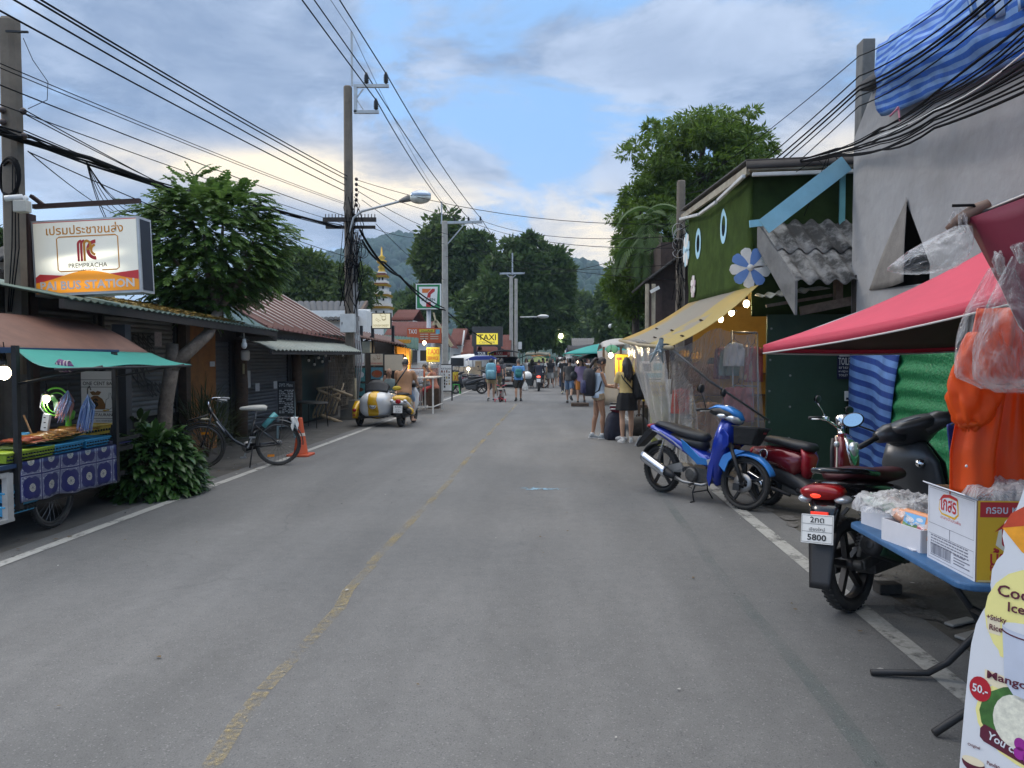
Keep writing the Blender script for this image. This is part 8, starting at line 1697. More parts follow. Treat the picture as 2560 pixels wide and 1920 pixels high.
house('red tiled house right of the pagoda',975,1032,775,800,860,50,white);house('white walled house with red roof behind the orange taxi board',955,1075,805,845,900,42,white);house('red tiled house behind the utility pole',1120,1158,822,862,900,48,white);house('red roofed shop left of the black taxi sign',1150,1190,850,890,920,47,white);house('long red roofed building behind the tour and taxi boards',1165,1275,838,888,930,50,mat('wall_brick_red',(.16,.05,.035),.8,var=.2));house('far brown tiled house at the end of the market street',1393,1455,842,868,900,130,dk,mat('tile_brown',(.20,.095,.06),.8,var=.3,bump=.3));house('grey gabled market house at the far end',1412,1475,866,882,900,110,white,mat('tile_grey',(.10,.095,.09),.8,var=.3));house('dark low roof at the far right end of the street',1430,1500,846,868,890,90,dk,mat('tile_grey'))
gb=thing('temple_gable','carved pale temple gable peak beside the pole','roof',at(1090,830,44));pt('barge_board',gb,mat('carved_pale',(.42,.36,.22),.7,var=.3),lambda b:(b.bar((-.6,0,-.3),(.0,0,.7),.12,.2),b.bar((1.0,0,-.9),(.0,0,.7),.12,.2),b.bar((0,0,.6),(-.15,0,1.2),.10)));pt('gable_roof',gb,tile,lambda b:b.prism([(-.6,-.4),(0,.6),(1.0,-1.0)],.1,3))
tag(MB().tube([at(1154,880,40),at(1161,826,40)],.045,6).build('flag_pole',white),'thin leaning white pole before the red roofs','pole')
# store sign on its pole
p7=at(1071,800,38);st=thing('store_sign','square convenience store sign with big red and orange 7 on a grey pole','sign',(p7.x,38,0));so3=st.location.copy();a,c=at(1040,773,37.9),at(1102,709,37.9);w,h=c.x-a.x,c.z-a.z;F=Fr((a+c)/2-so3,(1,0,0),(0,0,1));b=MB();b.board(F,w,h,.2);b.m=1;b.rect(F,-w*.46,-h*.46,w*.46,h*.46,.004);b.m=0;b.poly(F,[(-w*.38,h*.38),(w*.38,h*.38),(w*.34,-h*.26),(w*.22,-h*.39),(-w*.22,-h*.39),(-w*.34,-h*.26)],.008)
b.m=2;b.poly(F,[(-w*.25,h*.30),(w*.12,h*.30),(-w*.03,h*.14),(-w*.25,h*.14)],.012);b.m=3;b.poly(F,[(w*.15,h*.30),(w*.26,h*.30),(w*.26,h*.20),(w*.10,h*.08),(w*.08,-h*.05),(-w*.06,-h*.05),(-w*.02,h*.12)],.012);b.rect(F,-w*.09,-h*.42,w*.10,-h*.22,.012);b.m=4;b.text(F,'ELEVEN',0,-h*.18,h*.11,.012,'c',w*.54,.02)
b.build('sign_box',[SM['w'],SM['g'],mat('sign_orange7',(.62,.16,.02),.5,var=.04),SM['r'],mat('ink_green',(.01,.06,.03),.5)],st);pt('post',st,mat('post_grey',(.33,.36,.40),.5,.3),lambda b:b.tube([(0,.12,0),(0,.12,a.z+.1)],.12,10))
stripe_txt=[('R',-.42+.46*(k%2),.10-.16*(k//2),-.06+.46*(k%2),.17-.16*(k//2),'c')for k in range(6)]
sign('orange red taxi board with white TAXI block and route list',1018,820,1103,858,31,'o',[('T','TAXI',-.34,.12,.30,.24,'w'),('R',-.14,.22,.30,.42,'y'),('T','บ้านแท็กซี่',.08,.24,.14,.34,'k'),('R',.34,.12,.46,.40,'b')]+[('R',-.12+.30*(k%2),.06-.15*(k//2),.12+.30*(k%2),.12-.15*(k//2),'c')for k in range(6)],'o',.03)
sign('yellow taxi service banner hanging by the tattoo board',1066,868,1099,905,24.4,'y',[('T','TAXI',0,.02,.36,.88,'o'),('T','SERVICE',0,-.36,.24,.84,'o')],None,.0,.02,'banner','banner')
sign('tall tattoo price board in black frame on wheels',1094,910,1131,979,27.5,'w',[('T','TATTOO',0,.30,.06,.82,'k')]+[('R',-.40+.16*i+ru(0,.03),-.36+.11*j,-.40+.16*i+ru(.07,.12),-.36+.11*j+ru(.03,.09),R.choice('kkmlw'))for i in range(5)for j in range(6)],'d',.04,.06,'tattoo_board','sign',0,('d',.05,(-.46,.46)))
sign('yellow board with red XI letters on the green stool',1132,930,1146,957,33,'y',[('T','XI',0,-.34,.62,.8,'o')],None,0,.04)
sign('black billboard with lit yellow TAXI CENTER panel',1180,816,1256,866,45,'q',[('R',-.35,-.40,.35,.16,'p'),('T','TAXI',0,-.19,.29,.58,'k'),('T','CENTER',0,-.36,.11,.54,'l')],None,0,.4,'billboard','billboard',0,('d',.2,(-.4,.4)))
sign('navy TOUR board over the blue canopied stall',1186,879,1222,894,43,'n',[('T','TOUR',0,-.12,.55,.55,'w')]);sign('small yellow tickets board between tour and taxi boards',1219,880,1234,888,42.8,'y',[('T','TICKETS',0,-.25,.5,.8,'k')]);sign('red TAXI board over the blue canopied stall',1234,879,1268,894,43,'r',[('T','TAXI',-.1,.0,.50,.48,'w'),('R',-.5,-.5,.5,-.1,'w')]);sign('white price list board under the tour board',1186,888,1222,896,42.8,'w',[('R',-.4,-.1,.4,.0,'n')])
# blue and white canopied stall, van, and goods
cn2=thing('market_stall','stall with dark blue canopy and lit lamp before the tour boards','stall',(at(1210,960,41).x,41,0));o=cn2.location.copy();pt('canopy',cn2,cloth('canopy_blue',(.02,.04,.24),.2),lambda b:b.loft([[at(px+(0),py,Y)-o for px,py,Y in((1163+i,901-j,40),(1243-i,899-j,40),(1243-i,897-j,42),(1175+i,898-j,42))]for i,j in((0,0),(2,2),(14,8))],False));pt('post',cn2,gal,lambda b:[b.tube([at(px,898,Y)-o,V((at(px,898,Y).x,Y,0))-o],.04,6)for px,Y in((1171,40),(1238,40),(1182,42))]);pt('counter',cn2,SM['c'],lambda b:(b.box(at(1196,950,41.5)-o,(.35,.3,2.2)),b.box(at(1172,940,42)-o,(1.8,.3,1.1)),b.box(at(1168,921,40.8)-o,(.7,.05,.12))))
bulb(at(1171,922,39.5),'lit bulb at the left post of the blue canopied stall',10,.09);bulb(at(1249,916,38),'lit white bulb behind the backpackers',10,.09,(1,.95,.85))
vn=thing('van','white minivan parked behind the yellow XI board','van',V((at(1140,950,44).x,44,0)));pt('body',vn,white,lambda b:b.hull([(-.2,.9,.8,.5),(.0,1.1,.85,.75),(.8,1.15,.85,.8),(2.4,1.15,.85,.8),(2.6,1.0,.8,.6)],16,4));pt('window',vn,glass,lambda b:b.box((.2,-.84,1.45),(.8,.06,.5)));
for x in(.3,2.1):wheel(vn,x,.32,.2,5,y=-.8)
gs=thing('plastic_stool','green plastic stool under the yellow XI board','stool',V((at(1141,975,33).x,33,0)));gm_=mat('plastic_green',(.05,.34,.06),.5);pt('seat',gs,gm_,lambda b:b.box((0,0,.44),(.34,.34,.04)),bevel=.01)
for x in(-1,1):
 for y in(-1,1):pt('leg',gs,gm_,lambda b:b.bar((x*.14,y*.14,.43),(x*.19,y*.19,0),.04))
 # high bar table and stools
bt_=thing('bar_table','white metal high bar table at the restaurant kerb','table',V((at(1068,1030,21.5).x,21.8,0)));wm_=mat('metal_white',(.62,.60,.56),.5,dirt=.2);pt('table_top',bt_,mat('top_pale',(.46,.42,.36),.5),lambda b:b.box((0,0,1.06),(.62,1.9,.04)),bevel=.008)
for x in(-1,1):
 for y in(-1,1):pt('leg',bt_,wm_,lambda b:b.box((x*.28,y*.88,.52),(.045,.045,1.04)))
pt('rail',bt_,wm_,lambda b:(b.bar((.28,-.9,.2),(.28,.9,.2),.03),b.bar((-.28,-.9,.2),(.28,-.9,.2),.03)))
def stool(x,y):
 t=thing('bar_stool','white metal bar stool tucked at the high bar table','stool',(x,y,0),0,'bar stools along the high table');pt('seat',t,wood,lambda b:b.box((0,0,.72),(.32,.32,.035)),bevel=.006)
 for a in(-1,1):
  for c in(-1,1):pt('leg',t,wm_,lambda b:b.bar((a*.13,c*.13,.70),(a*.17,c*.17,0),.028))
 pt('foot_ring',t,wm_,lambda b:b.tube([(-.16,-.16,.25),(.16,-.16,.25),(.16,.16,.25),(-.16,.16,.25)],.010,5,closed=True));return t
s_=stool(bt_.location.x-.52,21.3)
for dy in(.6,1.2):c_=copy_tree(s_);c_.location.y+=dy
tag(MB().lathe([(0,0),(.03,0),(.03,.12),(.015,.16),(.012,.22),(0,.22)],n=12).build('sauce_bottle',SM['o'],None,(bt_.location.x-.05,21.3,1.08)),'orange sauce bottle standing on the bar table','bottle')
mk2=thing('glass_case','glass food display case with red goods behind the bar table','display case',V((at(1046,960,25).x,25.5,0)));pt('cabinet',mk2,darksteel,lambda b:b.box((0,0,.5),(1.4,.5,1.0)));pt('glazing',mk2,plastic('case_glass',(.8,.82,.84),.2,.05,.05,2),lambda b:b.box((0,0,1.25),(1.4,.5,.5)));pt('goods',mk2,mat('goods_red',(.34,.08,.06),.6,var=.8,scale=14),lambda b:b.box((0,.05,1.15),(1.2,.3,.3)));pt('yellow_drum',mk2,mat('drum_yellow',(.42,.34,.03),.5,var=.2),lambda b:b.lathe([(0,1.5),(.18,1.5),(.18,1.95),(0,1.95)],(-.5,0,0),n=14));pt('black_speaker',mk2,black,lambda b:b.box((.3,0,1.75),(.6,.3,.38)))
# ================================================================== MOTORCYCLES AND VEHICLES DOWN THE STREET
def far_bike(label,p,rz,col,cat='motorcycle',glow=False,lean=0):
 t=thing('motorcycle',label,cat,p,rz);m=mat('bike_paint_%d_%d'%(int(col[0]*99),int(col[2]*99)),col,.3,.2,coat=.5)
 wheel(t,-.60,.28,.10,5);wheel(t,.62,.28,.09,5)
 pt('seat',t,vinyl,lambda b:b.hull([(-.66,.80,.08,.03),(-.3,.78,.13,.05),(.05,.74,.11,.05)],12));pt('body',t,m,lambda b:b.hull([(-.84,.74,.05,.03),(-.6,.70,.14,.07),(-.2,.58,.14,.13),(.05,.48,.13,.10),(.2,.42,.1,.06)],14));pt('leg_shield',t,m,lambda b:b.hull([(.38,.95,.09,.06),(.42,.75,.18,.09),(.36,.5,.17,.09),(.27,.28,.1,.06)],14))
 pt('engine',t,enginem,lambda b:b.box((-.1,0,.32),(.5,.2,.2)),bevel=.02);pt('handlebar',t,darksteel,lambda b:(b.tube([(.2,.34,1.02),(.28,0,1.03),(.2,-.34,1.02)],.016,6),b.hull([(.22,1.02,.12,.04),(.38,.98,.14,.07),(.5,.92,.06,.04)],12)))
 pt('front_mudguard',t,m,lambda b:fender(b,.62,.28,.33,.15,20,160));pt('fork',t,darksteel,lambda b:[b.tube([(.42,s*.08,.7),(.62,s*.08,.28)],.022,6)for s in(1,-1)]);pt('muffler',t,darksteel,lambda b:b.tube([(-.2,-.16,.26),(-.8,-.18,.42)],.05,8))
 pt('tail_light',t,mat('tail_lit',(.5,.02,.02),.3,emit=(1,.08,.05),estr=2.5)if glow else redlens,lambda b:b.ell((-.83,0,.74),(.04,.10,.05),10,6));plate(t,Fr((-.90,0,.56),(0,-1,0),(.2,0,1)),.2,.17,[])
 for s in(1,-1):pt('mirror',t,black,lambda b:(b.tube([(.25,s*.2,1.04),(.22,s*.3,1.2)],.008,5),b.ell((.22,s*.31,1.24),(.02,.07,.05),10,6)))
 return t
for k,(px,Y,rz,col,lab)in enumerate(((1172,33,.1,(.02,.02,.022),'black motorcycle parked side on left of the blue backpack walker'),(1158,36,.2,(.12,.12,.13),'grey scooter parked behind the black motorcycle'),(1196,37,2.6,(.30,.30,.32),'silver motorcycle parked nose out behind the black one'),(1150,38.5,.3,(.16,.02,.04),'dark red motorcycle farthest in the parked row'))):far_bike(lab,V((at(px,900,Y).x,Y,0)),pi+rz,col)
mb_=V((at(1347,978,36).x,36.4,0));far_bike('black motorcycle with glowing red tail light riding away down the street',mb_,pi/2,(.02,.02,.02),glow=True)
# yellow and white sidecar scooter
sc=V((at(1008,1068,16.9).x,17.4,0));wy=mat('paint_yellow',(.60,.34,.01),.25,.1,var=.05,coat=.7);wp=mat('paint_white',(.58,.59,.60),.25,.1,var=.04,coat=.6)
t=thing('sidecar_scooter','yellow and white scooter with rounded sidecar stopped at the kerb','scooter',sc,pi/2-.05)
wheel(t,-.60,.25,.11,5);wheel(t,.62,.25,.10,5);wheel(t,-.35,.23,.10,5,y=1.10)
pt('seat',t,vinyl,lambda b:b.hull([(-.62,.78,.10,.03),(-.3,.77,.15,.05),(.05,.74,.12,.05)],14));pt('rear_body',t,wy,lambda b:b.hull([(-.82,.66,.12,.05),(-.70,.68,.20,.09),(-.4,.62,.20,.13),(-.05,.52,.17,.14)],18));pt('tail_panel',t,wp,lambda b:b.hull([(-.86,.60,.10,.04),(-.78,.60,.21,.06),(-.5,.50,.215,.08),(-.2,.42,.2,.07)],16));pt('tail_light',t,redlens,lambda b:b.ell((-.86,0,.62),(.03,.07,.06)))
for s in(1,-1):pt('turn_signal',t,lens,lambda b:b.ell((-.83,s*.16,.63),(.03,.05,.04)))
pt('rear_mudguard',t,black,lambda b:b.hull([(-.80,.50,.10,.03),(-.86,.36,.08,.03),(-.90,.25,.06,.02)],10));plate(t,Fr((-.885,0,.44),(0,-1,0),(.1,0,1)),.22,.18,[('1กข',.035,.04,.13,.01),('เชียงใหม่',-.011,.02,.1,0),('221',-.07,.04,.12,.01)])
pt('leg_shield',t,wp,lambda b:b.hull([(.38,.95,.1,.06),(.44,.75,.2,.09),(.40,.5,.19,.09),(.3,.28,.12,.06)],16));pt('muffler',t,darksteel,lambda b:b.tube([(-.2,-.2,.28),(-.45,-.22,.33),(-.80,-.23,.40)],[.05,.075,.07],12));pt('muffler_cover',t,wy,lambda b:b.tube([(-.42,-.225,.335),(-.72,-.235,.40)],[.08,.08],12));pt('handlebar',t,darksteel,lambda b:(b.tube([(.2,.36,1.03),(.3,0,1.0),(.2,-.36,1.03)],.016,6),b.hull([(.2,1.0,.14,.05),(.38,.97,.15,.08),(.5,.9,.07,.04)],12)));pt('engine',t,enginem,lambda b:b.box((-.3,0,.3),(.6,.22,.18)),bevel=.03)
pt('sidecar_tub',t,wp,lambda b:b.hull([(-.84,.50,.22,.16),(-.80,.52,.34,.28),(-.5,.52,.39,.34),(-.1,.50,.38,.32),(.5,.48,.32,.26),(.9,.42,.18,.16),(1.0,.40,.06,.06)],24,2.8,y=.62));pt('sidecar_stripe',t,wy,lambda b:b.hull([(-.848,.50,.12,.17),(-.808,.52,.13,.29),(-.5,.52,.135,.349),(-.1,.505,.13,.329),(.5,.48,.12,.268),(.9,.42,.1,.168)],20,5,y=.62));pt('sidecar_seat',t,vinyl,lambda b:b.sheet(lambda u,v:(-.50+.12*v-.05*sin(pi*u),.62-.26+.52*u,.80+.30*sin(pi*(.08+.84*u))**.6*v),14,4,.07));pt('cockpit',t,black,lambda b:b.ell((-.05,.62,.80),(.36,.26,.05)))
pt('badge',t,white,lambda b:b.lathe([(0,.012),(.09,.012),(.09,0)],(-.848,.62,.53),(-1,0,.05),18));pt('badge_ring',t,black,lambda b:b.torus((-.862,.62,.53),(-1,0,.05),.065,.008,18,5));pt('sidecar_frame',t,darksteel,lambda b:(b.tube([(-.80,.25,.28),(-.80,1.0,.22)],.025,6),b.tube([(-.4,.1,.3),(-.4,1.05,.22)],.025,6),b.tube([(.4,.1,.3),(.4,.9,.25),(-.8,.98,.22)],.025,6)));pt('sidecar_fender',t,wy,lambda b:b.hull([(-.68,.20,.07,.10),(-.66,.42,.085,.10),(-.5,.55,.085,.07),(-.3,.56,.085,.05),(-.08,.42,.07,.05)],14,y=1.10));pt('sidecar_lamp',t,redlens,lambda b:(b.ell((-.755,1.10,.40),(.03,.045,.045)),b.ell((-.745,1.10,.28),(.03,.04,.04))))
pt('windscreen',t,plastic('screen_clear',(.7,.75,.8),.2,.05,.02,2),lambda b:b.sheet(lambda u,v:(.45+.1*v,-.28+.56*u,.95+.42*v),6,4,.005))
# black pickup facing the viewer
pu=V((at(1262,965,42).x,43,0));t=thing('pickup_truck','black pickup truck with white grille facing the viewer under a grey canopy','pickup',pu,-pi/2);cb_=mat('car_black',(.015,.016,.018),.25,.2,coat=.6)
pt('body',t,cb_,lambda b:(b.hull([(1.95,.70,.80,.30),(1.85,.78,.90,.40),(.9,.85,.92,.42),(-2.6,.85,.92,.42)],18,5),b.hull([(.75,1.15,.80,.10),(.1,1.45,.74,.32),(-1.2,1.48,.74,.34),(-1.4,1.2,.8,.2)],16,5)));pt('windscreen',t,glass,lambda b:b.sheet(lambda u,v:(.80-.62*v,-.68+1.36*u+.0,1.20+.50*v),6,4,.02));pt('grille',t,black,lambda b:b.box((1.96,0,.78),(.05,1.0,.34)),bevel=.03);pt('grille_frame',t,wp,lambda b:b.tube([(1.99,-.62,.66),(1.99,-.52,.98),(1.99,.52,.98),(1.99,.62,.66),(1.99,.5,.56),(1.99,-.5,.56)],.05,6,closed=True));pt('bumper',t,steel,lambda b:b.box((1.98,0,.45),(.1,1.7,.16)),bevel=.04)
for s in(1,-1):pt('headlight',t,lens,lambda b:b.ell((1.90,s*.74,.90),(.08,.16,.09)));wheel(t,1.3,.38,.24,6,y=s*.80);wheel(t,-1.7,.38,.24,6,y=s*.80);pt('mirror',t,cb_,lambda b:b.ell((.75,s*1.02,1.22),(.07,.12,.09)))
pt('canopy',t,mat('canopy_grey',(.075,.08,.078),.7),lambda b:b.sheet(lambda u,v:(1.2-3.6*u,-.95+1.9*v,1.92+.22*sin(pi*v)**.6-.05*u),10,12,.04));pt('canopy_post',t,darksteel,lambda b:[b.box((x,s*.9,1.5),(.05,.05,.9))for x in(1.1,-2.3)for s in(1,-1)])
fcar=thing('food_sidecar','motorbike food stall with arched dark green canopy and crates in mid street','food cart',V((at(1325,960,39).x,39.5,0)));pt('canopy',fcar,cloth('canopy_dark_green',(.012,.055,.035),.15),lambda b:b.sheet(lambda u,v:(-.75+1.55*u,-.1+1.4*v,1.58+.30*sin(pi*(.06+.88*u))),14,3,.03));pt('post',fcar,darksteel,lambda b:[b.box((x,y,.95),(.04,.04,1.3))for x in(-.7,.75)for y in(0,1.2)]);pt('tray',fcar,darksteel,lambda b:b.box((0,.6,.62),(1.4,1.2,.3)))
wheel(fcar,-.75,.28,.08,6,y=.6);wheel(fcar,.75,.28,.08,6,y=.6)
for k,x in enumerate((-.42,.05)):basket(('black slatted crate hanging behind the green canopied stall','second black slatted crate beside the white bag')[k],V((at(1306+14*k,960,38.8).x,38.6,.18)),.5,.3,.36,(.03,.035,.035),'crate')
tag(MB().ell((0,0,0),(.26,.2,.24)).build('white_sack',white,None,V((at(1318,945,38.6).x,38.7,.72)),bevel=0),'white rounded sack resting on the black crates','sack')
# ================================================================== PEOPLE
LT,TN,DKS=(.46,.28,.19),(.33,.18,.11),(.20,.105,.065);WS=((.55,.56,.56),.5,.55);BS=((.02,.02,.02),.05,.03)
def fp(px,py):p=G(px,py);return V((p.x,p.y,0))
w1,J1,T1=person('woman in pale blue tank top and beige shorts looking down at her phone',fp(1496,1096),radians(-78),1.62,TN,('tank',(.44,.54,.66)),('short',(.33,.25,.16)),(.018,.011,.009),'ponytail',((10,12),(-4,6)),((22,6,62,18),(26,6,66,22)),3,(22,0),((.26,.29,.31),.6,.6),.010,True,face=True)
w1_b=backpack('navy and black travel backpack worn by the woman in the tank top',T1,radians(-78),.34,.56,.22,(.012,.013,.022),(.03,.035,.10),z0=.90,off=.10)
tag(MB().box((0,0,0),(.075,.008,.15),MX.Rotation(-1.0,3,'Y')if 0 else MX.Rotation(.9,3,'Y')).build('phone',[mat('phone_white',(.7,.7,.72),.3)],None,(J1['a0'][2]+J1['a1'][2])/2+V((.10,0,.03))),'pale phone held in the hands of the woman in the tank top','phone')
w2,J2,T2=person('woman with long dark wavy hair in yellow top and black skirt seen from behind',fp(1566,1106),radians(8),1.60,LT,('crop',(.62,.47,.20)),('skirt',(.010,.010,.012)),(.013,.010,.010),'long',((2,3),(-3,3)),((10,10,55,12),(20,12,70,25)),0,(8,12),WS,.010,True)
backpack('black backpack with pink pouch slung on the right shoulder of the long haired woman',lambda x,y,z:T2(x+.27,y+.16,z),radians(35),.32,.52,.22,(.012,.012,.013),z0=.88);tag(MB().ell((0,0,0),(.05,.035,.08),rot=MX.Rotation(-.6,3,'Y')).build('pouch',mat('pouch_pink',(.55,.24,.22),.6),None,T2(.34,-.16,1.0)),'small pink pouch clipped to the black backpack','pouch');tag(MB().tube([T2(-.14,-.02,1.44),T2(-.10,-.12,1.30),T2(.06,-.155,1.12),T2(.20,-.10,.98)],.012,6).build('bag_strap',black),'thin black bag strap across the yellow top','strap')
def pers(label,px,py,rz,H,sk,top,bot,hd='short',legs=((12,8),(-14,14)),arms=((-14,8,14,0),(16,8,14,0)),shoes=BS,vox=.018,**k):return person(label,fp(px,py),radians(rz),H,sk,top,bot,k.pop('hair',(.02,.015,.012)),hd,legs,arms,k.pop('lean',2),k.pop('head',(0,0)),shoes,vox,k.pop('female',False),**k)
m1,JM1,TM1=pers('man in light blue polo and dark shorts walking away with a white bag',1296,1003,4,1.60,TN,('tee',(.12,.30,.58)),('bermuda',(.035,.032,.028)),'crew',hair=(.10,.09,.08));backpack('teal drawstring bag on the back of the man in blue',TM1,radians(4),.26,.32,.10,(.03,.20,.20),z0=.98,name='drawstring_bag',cat='bag')
bag_('white carrier bag in the right hand of the man in blue',JM1['a0'][2]+V((.02,0,-.08)),.24,.34,31,mat('carrier_white',(.55,.55,.53),.5,var=.1,bump=.5),.09)
m2,_,TM2=pers('woman in khaki shorts walking away under a big blue backpack',1228,1002,3,1.60,LT,('tee',(.05,.05,.06)),('shorts',(.36,.31,.17)),'short',shoes=((.03,.03,.03),.5,.5),female=True);backpack('large pale blue trekking backpack on the woman in khaki shorts',TM2,radians(3),.40,.62,.28,(.14,.34,.44),(.20,.42,.50),z0=.90)
m3,_,TM3=pers('person in dark clothes with a small red bag walking beside the trekking backpack',1245,984,0,1.62,LT,('tee',(.06,.06,.07)),('trousers',(.16,.14,.08)),'short');backpack('small red daypack worn by the walker in dark clothes',TM3,0,.26,.34,.15,(.45,.02,.03),z0=1.02)
pers('walker with grey top and crimson strap beside the red daypack',1254,975,0,1.62,LT,('tee',(.12,.12,.13)),('trousers',(.03,.03,.04)),'long',female=True)
kb=fp(1252,1004);ch,JC,_=person('small child in grey shirt sitting on a pink bicycle',kb+V((0,.05,0)),0,1.04,TN,('tee',(.34,.31,.29)),('shorts',(.05,.05,.06)),(.04,.02,.015),'short',((62,70),(38,60)),((48,10,15,0),(48,10,15,0)),8,(0,0),((.1,.06,.06),.1,.1),.014,seat=-.60)
cbk=thing('child_bicycle','pink child bicycle with training wheels ridden by the small child','bicycle',kb,pi/2);pk_=mat('paint_pink',(.62,.07,.10),.35);wheel(cbk,-.28,.16,.045,wire=10,rimm=pk_);wheel(cbk,.36,.16,.045,wire=10,rimm=pk_);pt('frame',cbk,pk_,lambda b:(b.tube([(.30,0,.48),(.05,0,.28),(-.28,0,.16)],.022,6),b.tube([(.05,0,.28),(-.05,0,.42)],.018,6),b.tube([(.34,0,.16),(.28,0,.56)],.018,6)));pt('handlebar',cbk,pk_,lambda b:b.tube([(.18,.2,.64),(.27,0,.57),(.18,-.2,.64)],.014,6));pt('training_wheel',cbk,pk_,lambda b:(b.torus((-.28,.2,.07),(0,1,0),.055,.015,14,6),b.tube([(-.28,0,.16),(-.28,.2,.07)],.012,5)));pt('training_wheel',cbk,pk_,lambda b:(b.torus((-.28,-.2,.07),(0,1,0),.055,.015,14,6),b.tube([(-.28,0,.16),(-.28,-.2,.07)],.012,5)));pt('saddle',cbk,vinyl,lambda b:b.hull([(-.17,.43,.08,.03),(.02,.43,.03,.02)],10))
RID=((78,78),(78,78));RAR=((50,12,22,0),(50,12,22,0))
person('rider in dark hooded jacket on the black motorcycle going away',mb_+V((0,-.15,0)),0,1.68,TN,('long',(.015,.018,.035)),('trousers',(.05,.05,.055)),(.015,.012,.01),'short',((70,70),(70,70)),RAR,10,(0,0),BS,.02,seat=-.10)
person('man in tan tee and denim shorts sitting barefoot on the sidecar scooter',sc+V((-.02,-.22,0)),radians(-4),1.72,LT,('tee',(.40,.215,.115)),('bermuda',(.17,.25,.38)),(.02,.014,.012),'short',((58,62),(62,70)),((35,12,40,10),(35,12,40,10)),4,(14,0),None,.013,seat=-.12)
yb=thing('waist_bag','yellow crossbody bag on the back of the man in the tan tee','bag',sc+V((-.16,-.44,.92)));pt('pouch',yb,mat('bag_yellow',(.50,.36,.03),.6),lambda b:b.ell((0,0,0),(.11,.045,.06)));pt('strap',yb,black,lambda b:b.tube([(-.05,-.0,.06),(.10,-.02,.28),(.26,.04,.52)],.018,6))
person('bald man in grey green shirt sitting with a hand on his chin',V((at(972,960,20.2).x,20.2,0)),radians(200),1.74,TN,('tee',(.13,.17,.17)),('trousers',(.05,.05,.06)),(.02,.02,.02),'bald',((85,85),(85,85)),((50,8,118,18),(25,8,60,20)),6,(6,10),BS,.013,seat=-.45+.05,face=True)
tag(MB().box((at(972,990,20.3).x,20.45,.24),(.5,.5,.48)).build('wooden_bench',wood),'dark wooden seat under the bald man','seat')
person('grey haired woman in red patterned dress sitting at the high table',V((at(1084,990,23).x,23.2,0)),radians(80),1.66,TN,('tee',(.40,.16,.10)),('trousers',(.30,.035,.05)),(.30,.29,.28),'short',((80,60),(75,55)),((40,10,60,10),(50,10,70,10)),8,(5,0),BS,.015,seat=-.22,female=True);tag(MB().box((at(1086,990,23.2).x,23.2,.33),(.36,.36,.66)).build('wooden_stool',wood),'wooden stool under the woman in red','stool')
person('seated customer in grey shirt behind the high table',V((at(1066,980,25).x,25,0)),radians(150),1.66,LT,('tee',(.30,.30,.31)),('trousers',(.06,.06,.07)),(.05,.04,.03),'short',((80,80),(80,80)),((45,10,70,10),(45,10,70,10)),6,(0,0),BS,.018,seat=-.25);tag(MB().box((at(1066,980,25).x,25.1,.3),(.36,.36,.6)).build('wooden_stool',wood),'wooden stool under the customer in grey','stool')
pers('man in grey tee and denim shorts striding away with a black sling bag',1424,1008,-6,1.62,LT,('tee',(.095,.09,.088)),('bermuda',(.12,.19,.30)),'short',((-26,30),(14,4)),shoes=((.03,.025,.02),.1,.3));tag(MB().ell((at(1434,950,25.8).x,25.7,1.02),(.13,.08,.17)).build('sling_bag',black),'black sling bag on the man in the grey tee','bag')
pers('man in black tee and black trousers walking away at the right',1411,985,2,1.70,LT,('tee',(.012,.012,.013)),('trousers',(.014,.014,.016)),'short',shoes=((.5,.45,.3),.5,.5))
pers('man in white shirt with dark strap behind the grey tee walker',1440,984,0,1.66,LT,('tee',(.56,.56,.56)),('bermuda',(.40,.33,.22)),'short');pers('person in patterned lilac shirt and orange shorts by the wooden pallet',1452,1010,170,1.6,LT,('tee',(.36,.26,.40)),('bermuda',(.55,.20,.04)),'long',female=True)
tag(MB().box((at(1450,1012,24.4).x,24.6,.06),(.6,.5,.1)).build('pallet',wood),'low dark wooden pallet on the road edge','pallet')
